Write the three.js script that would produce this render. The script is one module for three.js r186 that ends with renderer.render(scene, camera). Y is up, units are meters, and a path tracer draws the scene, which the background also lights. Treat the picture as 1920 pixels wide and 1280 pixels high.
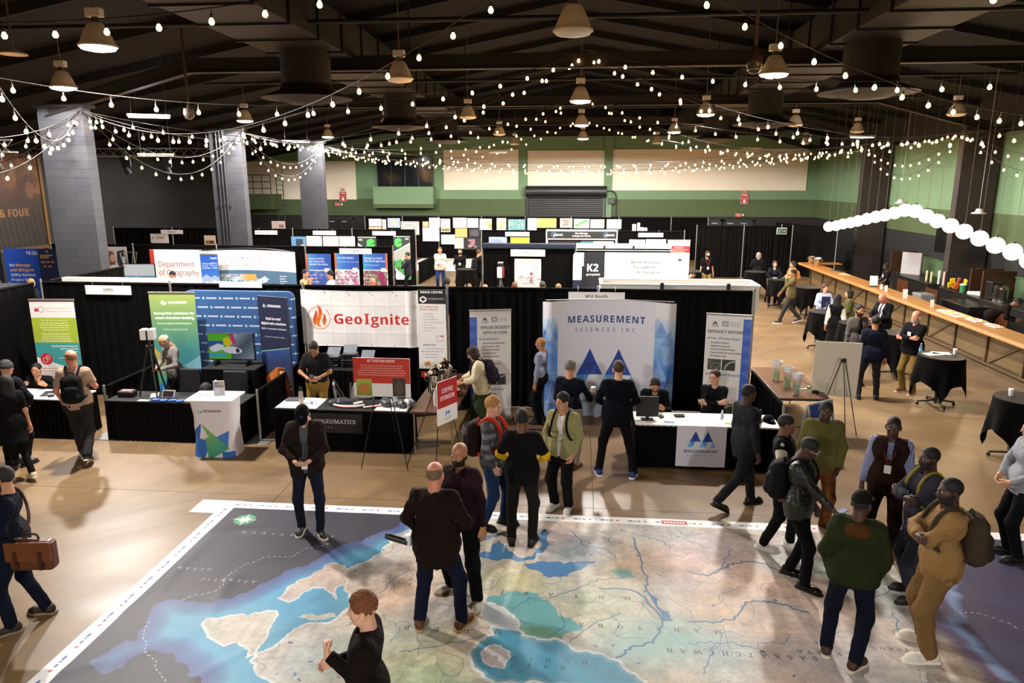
import * as THREE from 'three';
import { RoundedBoxGeometry } from 'three/addons/geometries/RoundedBoxGeometry.js';
import { mergeGeometries, mergeVertices } from 'three/addons/utils/BufferGeometryUtils.js';
import { ImprovedNoise } from 'three/addons/math/ImprovedNoise.js';
import { RectAreaLightUniformsLib } from 'three/addons/lights/RectAreaLightUniformsLib.js';
RectAreaLightUniformsLib.init();

// ---------- camera, background, exposure ----------
const scene = new THREE.Scene();
scene.background = new THREE.Color(0x000000);
const ORD = ['leftmost', 'second', 'third', 'fourth', 'fifth', 'sixth', 'seventh', 'eighth', 'ninth', 'rightmost'];
const camera = new THREE.PerspectiveCamera(51.06, 1.5, 0.1, 120);
camera.position.set(0, 4.5, 0);
camera.rotation.set(-12.6 * Math.PI / 180, 5.2 * Math.PI / 180, 0, 'YXZ');
const renderer = new THREE.WebGLRenderer({ antialias: true });
renderer.toneMapping = THREE.LinearToneMapping;
renderer.toneMappingExposure = 0.55;
renderer.shadowMap.enabled = true;
const LAMP_POWER = 520;      // candela of one lit high-bay lamp
const STRING_POWER = 1.7;      // candela of the warm light of one stretch of bulbs

// ---------- helpers ----------
let seed = 12345;
const rnd = () => { seed = (seed * 1664525 + 1013904223) >>> 0; return seed / 4294967296; };
const rr = (a, b) => a + (b - a) * rnd();
const noise = new ImprovedNoise();
const N3 = (x, y, z) => noise.noise(x, y, z);
const V = (x, y, z) => new THREE.Vector3(x, y, z);
const D2R = Math.PI / 180;
const mats = new Map();
function M(color, rough = 0.8, o = {}) {
  const key = color + '|' + rough + '|' + JSON.stringify(o);
  if (!mats.has(key)) { const P = o.transmission || o.clearcoat || o.sheen ? THREE.MeshPhysicalMaterial : THREE.MeshStandardMaterial; mats.set(key, new P({ color, roughness: rough, side: THREE.DoubleSide, ...o })); }
  return mats.get(key);
}
function TM(map, rough = 0.7, o = {}) { return new THREE.MeshStandardMaterial({ map, roughness: rough, side: THREE.DoubleSide, ...o }); }
function canvas(w, h, draw) {
  const c = document.createElement('canvas'); c.width = w; c.height = h;
  const g = c.getContext('2d'); draw(g, w, h);
  const t = new THREE.CanvasTexture(c); t.colorSpace = THREE.SRGBColorSpace; t.magFilter = THREE.LinearFilter; t.anisotropy = 8;
  return t;
}
function grayTex(w, h, f, sx = 1, sy = 1) {
  const d = new Uint8Array(w * h * 4);
  for (let y = 0; y < h; y++) for (let x = 0; x < w; x++) { const v = Math.max(0, Math.min(255, f(x / w, y / h) * 255)); const i = (y * w + x) * 4; d[i] = d[i + 1] = d[i + 2] = v; d[i + 3] = 255; }
  const t = new THREE.DataTexture(d, w, h); t.magFilter = THREE.LinearFilter; t.wrapS = t.wrapT = THREE.RepeatWrapping; t.repeat.set(sx, sy); t.needsUpdate = true; return t;
}
// tiling noise
function tn(u, v, f, s = 0) { const a = u * 2 * Math.PI, b = v * 2 * Math.PI, r = f / 6.2832; return N3(Math.cos(a) * r + s, Math.sin(a) * r + Math.cos(b) * r * 1.3 + 7, Math.sin(b) * r + 3.1); }
const used = new Map();
function numbered(n) { const k = used.get(n) || 0; used.set(n, k + 1); return k ? n + '_' + String(k).padStart(3, '0') : n; }
function shadow(m) { m.castShadow = m.receiveShadow = true; return m; }
function thing(name, label, category, pos = [0, 0, 0], turn = 0, group) {
  const o = new THREE.Group(); o.name = numbered(name); scene.add(o);
  o.position.set(...pos); o.rotation.y = turn; o.userData = { label, category }; if (group) o.userData.group = group;
  return o;
}
function part(parent, name, geo, m, pos, rot) {
  const o = shadow(new THREE.Mesh(geo, m)); o.name = name;
  if (pos) o.position.set(...pos); if (rot) o.rotation.set(...rot);
  parent.add(o); return o;
}
function solo(name, label, category, geo, m, pos, rot, group) {
  const o = part(scene, numbered(name), geo, m, pos, rot); o.userData = { label, category }; if (group) o.userData.group = group; return o;
}
function struct(name, geo, m, pos, rot) { const o = part(scene, name, geo, m, pos, rot); o.userData = { kind: 'structure' }; return o; }
function structGroup(name) { const o = new THREE.Group(); o.name = name; o.userData = { kind: 'structure' }; scene.add(o); return o; }
function copyOf(src, label, pos, turn, group) {
  const c = src.clone(); c.name = numbered(src.name.replace(/_\d{3}$/, '')); c.userData = { ...src.userData, label: label || src.userData.label }; if (group) c.userData.group = group;
  c.position.set(...pos); if (turn !== undefined) c.rotation.y = turn; scene.add(c); return c;
}
const box = (w, h, d, r = 0) => r ? new RoundedBoxGeometry(w, h, d, 2, r) : new THREE.BoxGeometry(w, h, d);
const cyl = (r1, r2, h, n = 20, open = false) => new THREE.CylinderGeometry(r1, r2, h, n, 1, open);
const lathe = (pts, n = 24) => new THREE.LatheGeometry(pts.map(p => new THREE.Vector2(p[0], p[1])), n);
const tube = (pts, r, seg = 24, rad = 6) => new THREE.TubeGeometry(new THREE.CatmullRomCurve3(pts.map(p => p.isVector3 ? p : V(...p))), seg, r, rad, false);
function rod(a, b, r, n = 8, r2) { // cylinder from a to b
  const A = V(...a), B = V(...b), d = B.clone().sub(A), g = new THREE.CylinderGeometry(r2 ?? r, r, d.length(), n);
  g.applyQuaternion(new THREE.Quaternion().setFromUnitVectors(V(0, 1, 0), d.clone().normalize())); const m = A.add(B).multiplyScalar(0.5); g.translate(m.x, m.y, m.z); return g;
}
function bar(a, b, w, h) { // box section from a to b (w across, h up)
  const A = V(...a), B = V(...b), d = B.clone().sub(A), g = new THREE.BoxGeometry(w, h, d.length());
  const m = new THREE.Matrix4().lookAt(B, A, V(0, 1, 0)); g.applyMatrix4(m); const c = A.add(B).multiplyScalar(0.5); g.translate(c.x, c.y, c.z); return g;
}
function at(g, x = 0, y = 0, z = 0, rx = 0, ry = 0, rz = 0) { if (rx || ry || rz) g.applyMatrix4(new THREE.Matrix4().makeRotationFromEuler(new THREE.Euler(rx, ry, rz))); g.translate(x, y, z); return g; }
function mg(list) {
  return mergeGeometries(list.map(g => { let q = g.index ? g.toNonIndexed() : g.clone(); for (const k of Object.keys(q.attributes)) if (!['position', 'normal', 'uv'].includes(k)) q.deleteAttribute(k); if (!q.attributes.uv) q.setAttribute('uv', new THREE.BufferAttribute(new Float32Array(q.attributes.position.count * 2), 2)); q.morphAttributes = {}; return q; }));
}
function extrude(shape, depth, bevel = 0) { return new THREE.ExtrudeGeometry(shape, { depth, bevelEnabled: bevel > 0, bevelSize: bevel, bevelThickness: bevel, bevelSegments: 2, curveSegments: 12 }); }
// thin printed board: front face carries the print, the rest plain. Centre at origin, facing +z.
function board(parent, name, w, h, t, map, edge = M(0xdddddd, 0.6), pos = [0, 0, 0], rot, o = {}) {
  const m = TM(map, o.rough ?? 0.6, o.mat || {});
  const g = new THREE.BoxGeometry(w, h, t); const mesh = new THREE.Mesh(g, [edge, edge, edge, edge, m, edge]); mesh.name = name; shadow(mesh);
  mesh.position.set(...pos); if (rot) mesh.rotation.set(...rot); parent.add(mesh); return mesh;
}
const FONT = (px, b = 1, f = 'sans-serif') => `${b ? 'bold ' : ''}${Math.round(px)}px ${f}`;
function txt(g, s, x, y, px, col = '#fff', o = {}) {
  g.save(); g.font = FONT(px, o.b ?? 1, o.f); g.fillStyle = col; g.textAlign = o.a || 'left'; g.textBaseline = o.bl || 'alphabetic';
  g.translate(x, y); if (o.sx) g.scale(o.sx, 1); if (o.rot) g.rotate(o.rot);
  if (o.ls) { let w = 0; for (const c of s) w += g.measureText(c).width + o.ls; w -= o.ls; let cx = o.a === 'center' ? -w / 2 : 0; g.textAlign = 'left'; for (const c of s) { g.fillText(c, cx, 0); cx += g.measureText(c).width + o.ls; } }
  else g.fillText(s, 0, 0);
  g.restore();
}
function greek(g, x, y, w, lines, lh, col, px, o = {}) { // small unreadable copy as short word-like strokes
  g.fillStyle = col; for (let i = 0; i < lines; i++) { let cx = x; const end = x + w * (o.ragged === false ? 1 : 0.72 + 0.28 * rnd()); const off = o.a === 'center' ? (x + w - end) / 2 : 0; while (cx < end) { const ww = px * (0.8 + 2.6 * rnd()); g.fillRect(cx + off, y + i * lh, Math.min(ww, Math.max(2, end - cx)), px * 0.55); cx += ww + px * 0.45; } }
}
function poly(g, pts, close = true) { g.beginPath(); g.moveTo(pts[0], pts[1]); for (let i = 2; i < pts.length; i += 2) g.lineTo(pts[i], pts[i + 1]); if (close) g.closePath(); }

// ---------- room shell ----------
const XL = -22, XR = 14.1, ZF = -45, ZB = 9;
const floorTex = canvas(2048, 2048, (g, w, h) => {
  const im = g.createImageData(w, h), d = im.data;
  for (let y = 0; y < h; y++) for (let x = 0; x < w; x++) {
    const u = x / w, v = y / h, i = (y * w + x) * 4;
    const a = tn(u, v, 12) * 0.5 + tn(u, v, 34, 5) * 0.3 + tn(u, v, 90, 9) * 0.18, b = tn(u, v, 7, 20), s = rnd() * 0.05;
    const k = 1 + a * 0.26 + s - 0.025, wv = b * 0.09;
    d[i] = 121 * k * (1 + wv * 0.3); d[i + 1] = 97 * k; d[i + 2] = 69 * k * (1 - wv); d[i + 3] = 255;
  }
  g.putImageData(im, 0, 0);
  g.strokeStyle = 'rgba(70,48,30,.35)'; for (let k = 0; k < 60; k++) { let x = rnd() * w, y = rnd() * h; g.lineWidth = 0.6 + rnd() * 0.8; g.beginPath(); g.moveTo(x, y); for (let j = 0; j < 6; j++) { x += rr(-40, 40); y += rr(-16, 16); g.lineTo(x, y); } g.stroke(); }
  for (let k = 0; k < 500; k++) { g.fillStyle = rnd() < 0.5 ? 'rgba(60,42,28,.4)' : 'rgba(200,175,140,.25)'; g.beginPath(); g.ellipse(rnd() * w, rnd() * h, rr(0.5, 2.5), rr(0.5, 2), rnd() * 3, 0, 7); g.fill(); }
});
floorTex.wrapS = floorTex.wrapT = THREE.RepeatWrapping;
const floorRough = grayTex(512, 512, (u, v) => 0.40 + tn(u, v, 14, 2) * 0.09 + tn(u, v, 50, 4) * 0.05);
const floorMat = new THREE.MeshStandardMaterial({ map: floorTex, roughnessMap: floorRough, roughness: 1.0 });
const floor = structGroup('floor');
part(floor, 'joint_bed', box(XR - XL, 0.2, ZB - ZF), M(0x55432f, 0.9), [(XL + XR) / 2, -0.112, (ZB + ZF) / 2]);
{
  const S = 4.6, J = 0.007;
  for (let x0 = -22.7; x0 < XR; x0 += S) for (let z0 = ZB; z0 > ZF; z0 -= S) {
    const a = Math.max(XL, x0) + J / 2, b = Math.min(XR, x0 + S) - J / 2, c = z0 - J / 2, e = Math.max(ZF, z0 - S) + J / 2; if (b - a < 0.1 || c - e < 0.1) continue;
    const g = new THREE.BoxGeometry(b - a, 0.03, c - e), p = g.attributes.position, uv = g.attributes.uv;
    for (let i = 0; i < p.count; i++) uv.setXY(i, (p.getX(i) + (a + b) / 2) / 11, (p.getZ(i) + (c + e) / 2) / 11);
    part(floor, 'slab', g, floorMat, [(a + b) / 2, -0.015, (c + e) / 2]);
  }
}
// painted block walls: black below, two greens above
const wallBump = grayTex(256, 256, (u, v) => 0.5 + tn(u, v, 40) * 0.3 + rnd() * 0.1);
const paint = (c, r = 0.75) => { const k = 'wall' + c; if (!mats.has(k)) mats.set(k, new THREE.MeshStandardMaterial({ color: c, roughness: r, bumpMap: wallBump, bumpScale: 0.002, side: THREE.DoubleSide })); return mats.get(k); };
const BLACKP = paint(0x1b1a1b), DGREEN = paint(0x4a5a38), LGREEN = paint(0x6c8a68), CREAM = paint(0xe6dcc8);
const ROOF = x => 9.9 - Math.abs(x - 0.3) * 0.185; // underside of the roof
function gable(x0, x1, y0) { const s = new THREE.Shape(); s.moveTo(x0, y0); s.lineTo(x1, y0); s.lineTo(x1, ROOF(x1)); if (x0 < 0.3 && x1 > 0.3) s.lineTo(0.3, ROOF(0.3)); s.lineTo(x0, ROOF(x0)); s.closePath(); return s; }
{
  const w = structGroup('wall_back');
  part(w, 'lower_band', box(XR - XL, 2.42, 0.3), BLACKP, [(XL + XR) / 2, 1.21, ZF - 0.15]);
  part(w, 'dark_green_band', box(XR - XL, 1.03, 0.3), DGREEN, [(XL + XR) / 2, 2.935, ZF - 0.15]);
  part(w, 'light_green_band', at(extrude(gable(XL, XR, 3.45), 0.3), 0, 0, ZF - 0.3), LGREEN);
  for (const [a, b, c, d] of [[-21, -13.95, 3.4, 5.75], [-8.35, -3.7, 4.0, 6.42], [-3.12, 1.62, 4.2, 6.35], [1.95, 13.5, 3.98, 6.4]]) part(w, 'cream_panel', box(b - a, d - c, 0.06, 0.01), CREAM, [(a + b) / 2, (c + d) / 2, ZF + 0.03]);
  part(w, 'column_strip', box(0.5, 6, 0.2), LGREEN, [1.78, 4.2 + 0.6, ZF + 0.1]);
}
{
  const w = structGroup('wall_right');
  const L = ZB - ZF, zc = (ZB + ZF) / 2;
  part(w, 'lower_band', box(0.3, 2.42, L), BLACKP, [XR + 0.15, 1.21, zc]);
  part(w, 'dark_green_band', box(0.3, 1.03, L), DGREEN, [XR + 0.15, 2.935, zc]);
  part(w, 'light_green_band', box(0.3, 2.65, L), LGREEN, [XR + 0.15, 4.775, zc]); part(w, 'upper_band', box(0.3, ROOF(XR) - 6.1, L), BLACKP, [XR + 0.15, (6.1 + ROOF(XR)) / 2, zc]);
}
{
  const w = structGroup('wall_left'); const L = ZB - ZF, zc = (ZB + ZF) / 2;
  part(w, 'lower_band', box(0.3, 3.4, L), BLACKP, [XL - 0.15, 1.7, zc]);
  part(w, 'upper_band', box(0.3, ROOF(XL) - 3.4, L), paint(0x22211f), [XL - 0.15, (3.4 + ROOF(XL)) / 2, zc]);
}
struct('wall_front', at(extrude(gable(XL, XR, 0), 0.3), 0, 0, ZB), paint(0x232122));
{
  const c = structGroup('ceiling'); const L = ZB - ZF + 0.6, zc = (ZB + ZF) / 2; const deck = M(0x040404, 0.95);
  const A = [[XL - 0.3, 0.3], [0.3, XR + 0.3]];
  for (const [a, b] of A) { const s = new THREE.Shape(); s.moveTo(a, ROOF(a)); s.lineTo(b, ROOF(b)); s.lineTo(b, ROOF(b) + 0.25); s.lineTo(a, ROOF(a) + 0.25); s.closePath(); part(c, 'roof_deck', at(extrude(s, L), 0, 0, ZF - 0.3), deck); }
  for (let z = -2.5; z > ZF; z -= 2.83) for (const [a, b] of A) part(c, 'purlin', bar([a, ROOF(a) - 0.12, z], [b, ROOF(b) - 0.12, z], 0.08, 0.2), M(0x0c0b0a, 0.85));
}
// far wall: roller door, balcony booth, doors, signs
{
  const d = structGroup('door_1'); const blk = M(0x191919, 0.5);
  part(d, 'roller_box', at(cyl(0.34, 0.34, 4.9, 20), 0, 0, 0, 0, 0, Math.PI / 2), M(0x202020, 0.45), [-0.75, 3.92, ZF + 0.36]);
  part(d, 'header', box(4.9, 0.34, 0.4), blk, [-0.75, 3.74, ZF + 0.25]);
  for (let k = 0; k < 30; k++) part(d, 'slat', box(4.62, 0.11, 0.05, 0.015), M(0x232324, 0.5), [-0.75, 0.07 + k * 0.12, ZF + 0.13]);
  for (const s of [-1, 1]) part(d, 'guide_rail', box(0.12, 3.8, 0.2), blk, [-0.75 + s * 2.38, 1.9, ZF + 0.14]);
  part(d, 'conduit', tube([[1.75, 3.95, ZF + 0.3], [2.15, 3.9, ZF + 0.2], [2.3, 3.6, ZF + 0.12], [2.3, 2, ZF + 0.12]], 0.035), M(0x2a2f2a, 0.6));
  part(d, 'motor_box', box(0.4, 0.35, 0.3, 0.03), M(0x3a3d3a, 0.5), [2.0, 3.35, ZF + 0.2]);
}
{
  const b = structGroup('window_1'); // projecting control booth
  part(b, 'booth_front', box(3.75, 1.05, 0.9), LGREEN, [-10.75, 3.68, ZF + 0.45]);
  part(b, 'booth_skirt', box(3.75, 0.25, 0.9), DGREEN, [-10.75, 3.03, ZF + 0.45]);
  for (let k = 0; k < 4; k++) part(b, 'pane', box(0.84, 1.8, 0.015), M(0x1a2026, 0.08), [-12.05 + k * 0.87, 5.12, ZF + 0.16]);
  for (let k = 0; k < 5; k++) part(b, 'mullion', box(0.06, 1.9, 0.12), M(0x151515, 0.5), [-12.5 + k * 0.87, 5.15, ZF + 0.15]);
  part(b, 'lintel', box(3.8, 0.12, 0.2), LGREEN, [-10.75, 6.15, ZF + 0.1]);
}
let doorN = 2;
for (const x of [-15.2, 6.1, 7.9, 9.6]) {
  const d = structGroup('door_' + doorN++); const fr = M(0x26292b, 0.6);
  part(d, 'frame', mg([box(0.1, 2.25, 0.16).translate(-0.95, 1.12, 0), box(0.1, 2.25, 0.16).translate(0.95, 1.12, 0), box(2, 0.1, 0.16).translate(0, 2.2, 0)]), fr, [x, 0, ZF + 0.06]);
  for (const s of [-1, 1]) { const lf = part(d, 'leaf', box(0.88, 2.14, 0.06, 0.01), M(x < 0 ? 0x171312 : 0x2b3235, 0.55), [x + s * 0.45, 1.07, ZF + 0.06]); part(lf, 'closer', box(0.34, 0.07, 0.07, 0.01), M(0xb9bcbd, 0.35, { metalness: 0.6 }), [-s * 0.05, 0.96, 0.06]); }
}
// ---------- columns, frames, ducts ----------
const FRAMES = [-9, -17.5, -26, -34.5, -43];
{
  const blockA = [0x34353a, 0x32333a, 0x36373c].map(c => M(c, 0.7)), blockB = [0x2b2422, 0x2a2321, 0x2d2624].map(c => M(c, 0.7));
  const full = box(0.397, 0.197, 0.355, 0.003), half = box(0.197, 0.197, 0.355, 0.003);
  for (const [x, z, set, top, nm] of [[-12.9, -17.67, blockA, 6.3, 'wall_column'], [-12.9, -26.17, blockA, 6.3, 'wall_column_001'], [-12.9, -34.67, blockA, 6.3, 'wall_column_002'], [13.4, -26.17, blockB, 6.3, 'wall_column_003'], [13.4, -34.67, blockB, 6.3, 'wall_column_004'], [13.4, -17.67, blockB, 6.3, 'wall_column_005']]) {
    const c = structGroup(nm);
    part(c, 'core', box(1.17, top, 0.33), set === blockA ? M(0x2c2d31, 0.9) : M(0x1f1a18, 0.9), [x, top / 2, z]);
    for (let k = 0; k * 0.2 < top - 0.1; k++) { const y = 0.1 + k * 0.2; const xs = k % 2 ? [[-0.5, half], [-0.2, full], [0.2, full], [0.5, half]] : [[-0.4, full], [0, full], [0.4, full]]; for (const [dx, g] of xs) part(c, 'block', g, set[(k * 7 + Math.round(dx * 10) + 20) % 3], [x + dx, y, z]); }
    if (set === blockA) { part(c, 'cap_plate', box(1.35, 0.08, 0.5), M(0x2b2b2c, 0.6), [x, top + 0.04, z]); }
  }
  const pipes = structGroup('trim_1');
  for (const dx of [-0.25, -0.12, 0.0]) part(pipes, 'conduit', cyl(0.03, 0.03, 4.2, 8), M(0x2c2d31, 0.5), [-12.95 + dx, 4.2, -25.93]);
  part(pipes, 'strut', box(0.5, 0.05, 0.04), M(0x2c2d31, 0.5), [-13.05, 3.7, -25.93]);
}
{
  const steel = M(0x110d0b, 0.65), dk = M(0x0d0b0a, 0.6);
  FRAMES.forEach((z, i) => {
    const f = structGroup('ceiling_beam' + (i ? '_00' + i : ''));
    const P = [[-13.2, 6.25], [-9.4, 7.22], [9.9, 7.22], [13.6, 6.25]];
    for (let k = 0; k < 3; k++) { const [a, b] = P[k], [c, d] = P[k + 1]; part(f, 'web', bar([a, b, z], [c, d, z], 0.04, 0.3), steel); part(f, 'flange', bar([a, b - 0.15, z], [c, d - 0.15, z], 0.22, 0.03), steel); part(f, 'flange', bar([a, b + 0.15, z], [c, d + 0.15, z], 0.22, 0.03), steel); }
    if (i < 4) for (const dz of [-2.8, -5.6]) part(f, 'pipe', rod([-12, 7.55, z + dz], [12.6, 7.55, z + dz], 0.045), dk);
    for (const x of [-4, 4.6]) part(f, 'hanger', rod([x, 7.3, z], [x, ROOF(x), z], 0.02), dk);
  });
  const fasc = struct('ceiling_fascia', box(XR - XL, 2.6, 0.25), M(0x0b0a0a, 0.9), [(XL + XR) / 2, 8.62, ZF + 1.1]);
  const ductM = M(0x151210, 0.65), rib = M(0x0e0c0b, 0.6), cap = M(0x1b1613, 0.65);
  for (const [nm, x] of [['ceiling_duct', -6.15], ['ceiling_duct_001', 6.05]]) {
    const d = structGroup(nm);
    for (let z = -3; z > -44; z -= 1.5) { part(d, 'duct_section', box(1.7, 0.8, 1.47, 0.02), ductM, [x, 7.72, z - 0.75]); part(d, 'duct_flange', box(1.78, 0.88, 0.05), rib, [x, 7.72, z]); }
    for (const z of [-16.5, -25.2, -33.9]) {
      part(d, 'diffuser_neck', cyl(0.55, 0.55, 0.75, 32), ductM, [x, 6.95, z]);
      part(d, 'diffuser_bell', lathe([[0.55, 0.32], [0.6, 0.18], [0.85, 0.08], [1.0, 0.02], [1.0, 0], [0.8, 0.02], [0.62, -0.06], [0.6, -0.02], [0.4, -0.1], [0, -0.12]], 40), cap, [x, 6.32, z]);
    }
  }
}
// ---------- high-bay lamps ----------
{
  const white = M(0xd8d2c4, 0.5), bellM = M(0xcfc5b0, 0.35), cordM = M(0x6b6258, 0.6), glass = M(0xf1e9d8, 0.3), lit = new THREE.MeshStandardMaterial({ color: 0xffffff, emissive: 0xfff4e6, emissiveIntensity: 30 });
  const bell = lathe([[0.07, 0.36], [0.1, 0.36], [0.13, 0.33], [0.19, 0.22], [0.24, 0.1], [0.262, 0.04], [0.285, 0.035], [0.285, 0.01], [0.27, 0.0], [0.255, 0.03], [0.235, 0.1], [0.18, 0.215], [0.12, 0.32], [0.07, 0.35]], 32);
  const lens = lathe([[0.27, 0.01], [0.24, -0.03], [0.12, -0.055], [0, -0.06]], 28), ballast = box(0.24, 0.13, 0.14, 0.012), neck = cyl(0.05, 0.075, 0.1, 16), prong = box(0.03, 0.12, 0.03);
  const make = (x, z, on, label) => {
    const t = thing('high_bay_lamp', label, 'lamp', [x, 6.55, z], 0, on ? 'lit high bay lamps' : 'unlit high bay lamps');
    part(t, 'reflector', bell, bellM); part(t, 'lens', lens, on ? lit : glass);
    part(t, 'neck', neck, M(0x4a443c, 0.5), [0, 0.4, 0]); part(t, 'ballast_box', ballast, white, [0, 0.51, 0]); part(t, 'hook', prong, cordM, [0, 0.62, 0]);
    part(t, 'cord', rod([0, 0.66, 0], [0, ROOF(x) - 6.55, 0], 0.012, 6), cordM);
    if (on) { const s = new THREE.SpotLight(0xfff9f2, LAMP_POWER, 0, 88 * D2R, 0.07, 2); s.position.set(x, 6.46, z); s.target.position.set(x, 0, z); s.castShadow = true; s.shadow.radius = 9; s.shadow.mapSize.set(1024, 1024); scene.add(s, s.target); }
  };
  const L = [[-0.12, -10.8, 0, 'large unlit cream high bay lamp at the top centre of the picture'], [-3.72, -15.3, 0, 'unlit cream high bay lamp above the flame logo banner'], [-7.54, -11.3, 1, 'brightest lit high bay lamp at the upper left'], [-11.55, -15.9, 1, 'lit high bay lamp in front of the nearest grey column'], [3.79, -15.3, 1, 'brightest lit high bay lamp at the upper right'], [0, -19.7, 1, 'nearest lit high bay lamp of the centre row'], [-11.56, -24.9, 1, 'lit high bay lamp beside the second grey column'], [-7.4, -28, 1, 'lit high bay lamp behind the left round diffuser'], [-3.65, -24.2, 0, 'unlit high bay lamp midway down the hall left of centre'], [-3.56, -32.9, 0, 'unlit high bay lamp in front of the green far wall'], [3.93, -23.9, 1, 'second lit high bay lamp right of centre'], [0.06, -27.9, 1, 'second lit high bay lamp of the centre row'], [0.17, -36.5, 1, 'farthest lit high bay lamp of the centre row'], [4.0, -32.1, 1, 'third lit high bay lamp right of centre'], [7.99, -28.6, 0, 'unlit high bay lamp below the right duct'], [11.76, -24.6, 0, 'unlit high bay lamp above the bar'], [12.37, -42, 0, 'small unlit high bay lamp in the far right corner'], [11.64, -32.5, 0, 'unlit high bay lamp above the far end of the bar'], [-3.6, -41.2, 0, 'unlit high bay lamp close to the far cream panel'], [4.2, -40.8, 0, 'unlit high bay lamp close to the wide far cream panel'], [-11.8, -34, 1, 'lit high bay lamp beside the third grey column'], [-3.7, 5.8, 1, 'left lit high bay lamp hanging behind the viewer'], [3.85, 5.8, 1, 'right lit high bay lamp hanging behind the viewer']];
  for (const l of L) make(...l);
}
// low pendant lamps by the bar
for (const [x, z, y, l] of [[11.9, -28.2, 3.7, 'small white enamel pendant lamp over the far back bar'], [12.0, -23.0, 3.55, 'small white enamel pendant lamp over the near back bar']]) {
  const t = thing('pendant_lamp', l, 'lamp', [x, y, z]);
  part(t, 'shade', lathe([[0.03, 0.16], [0.08, 0.15], [0.1, 0.07], [0.2, 0.03], [0.2, 0], [0.09, 0.05], [0.03, 0.14]], 24), M(0xd9d9d6, 0.4)); part(t, 'cord', rod([0, 0.16, 0], [0, ROOF(x) - y, 0], 0.008, 6), M(0x999999, 0.5));
}
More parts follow.
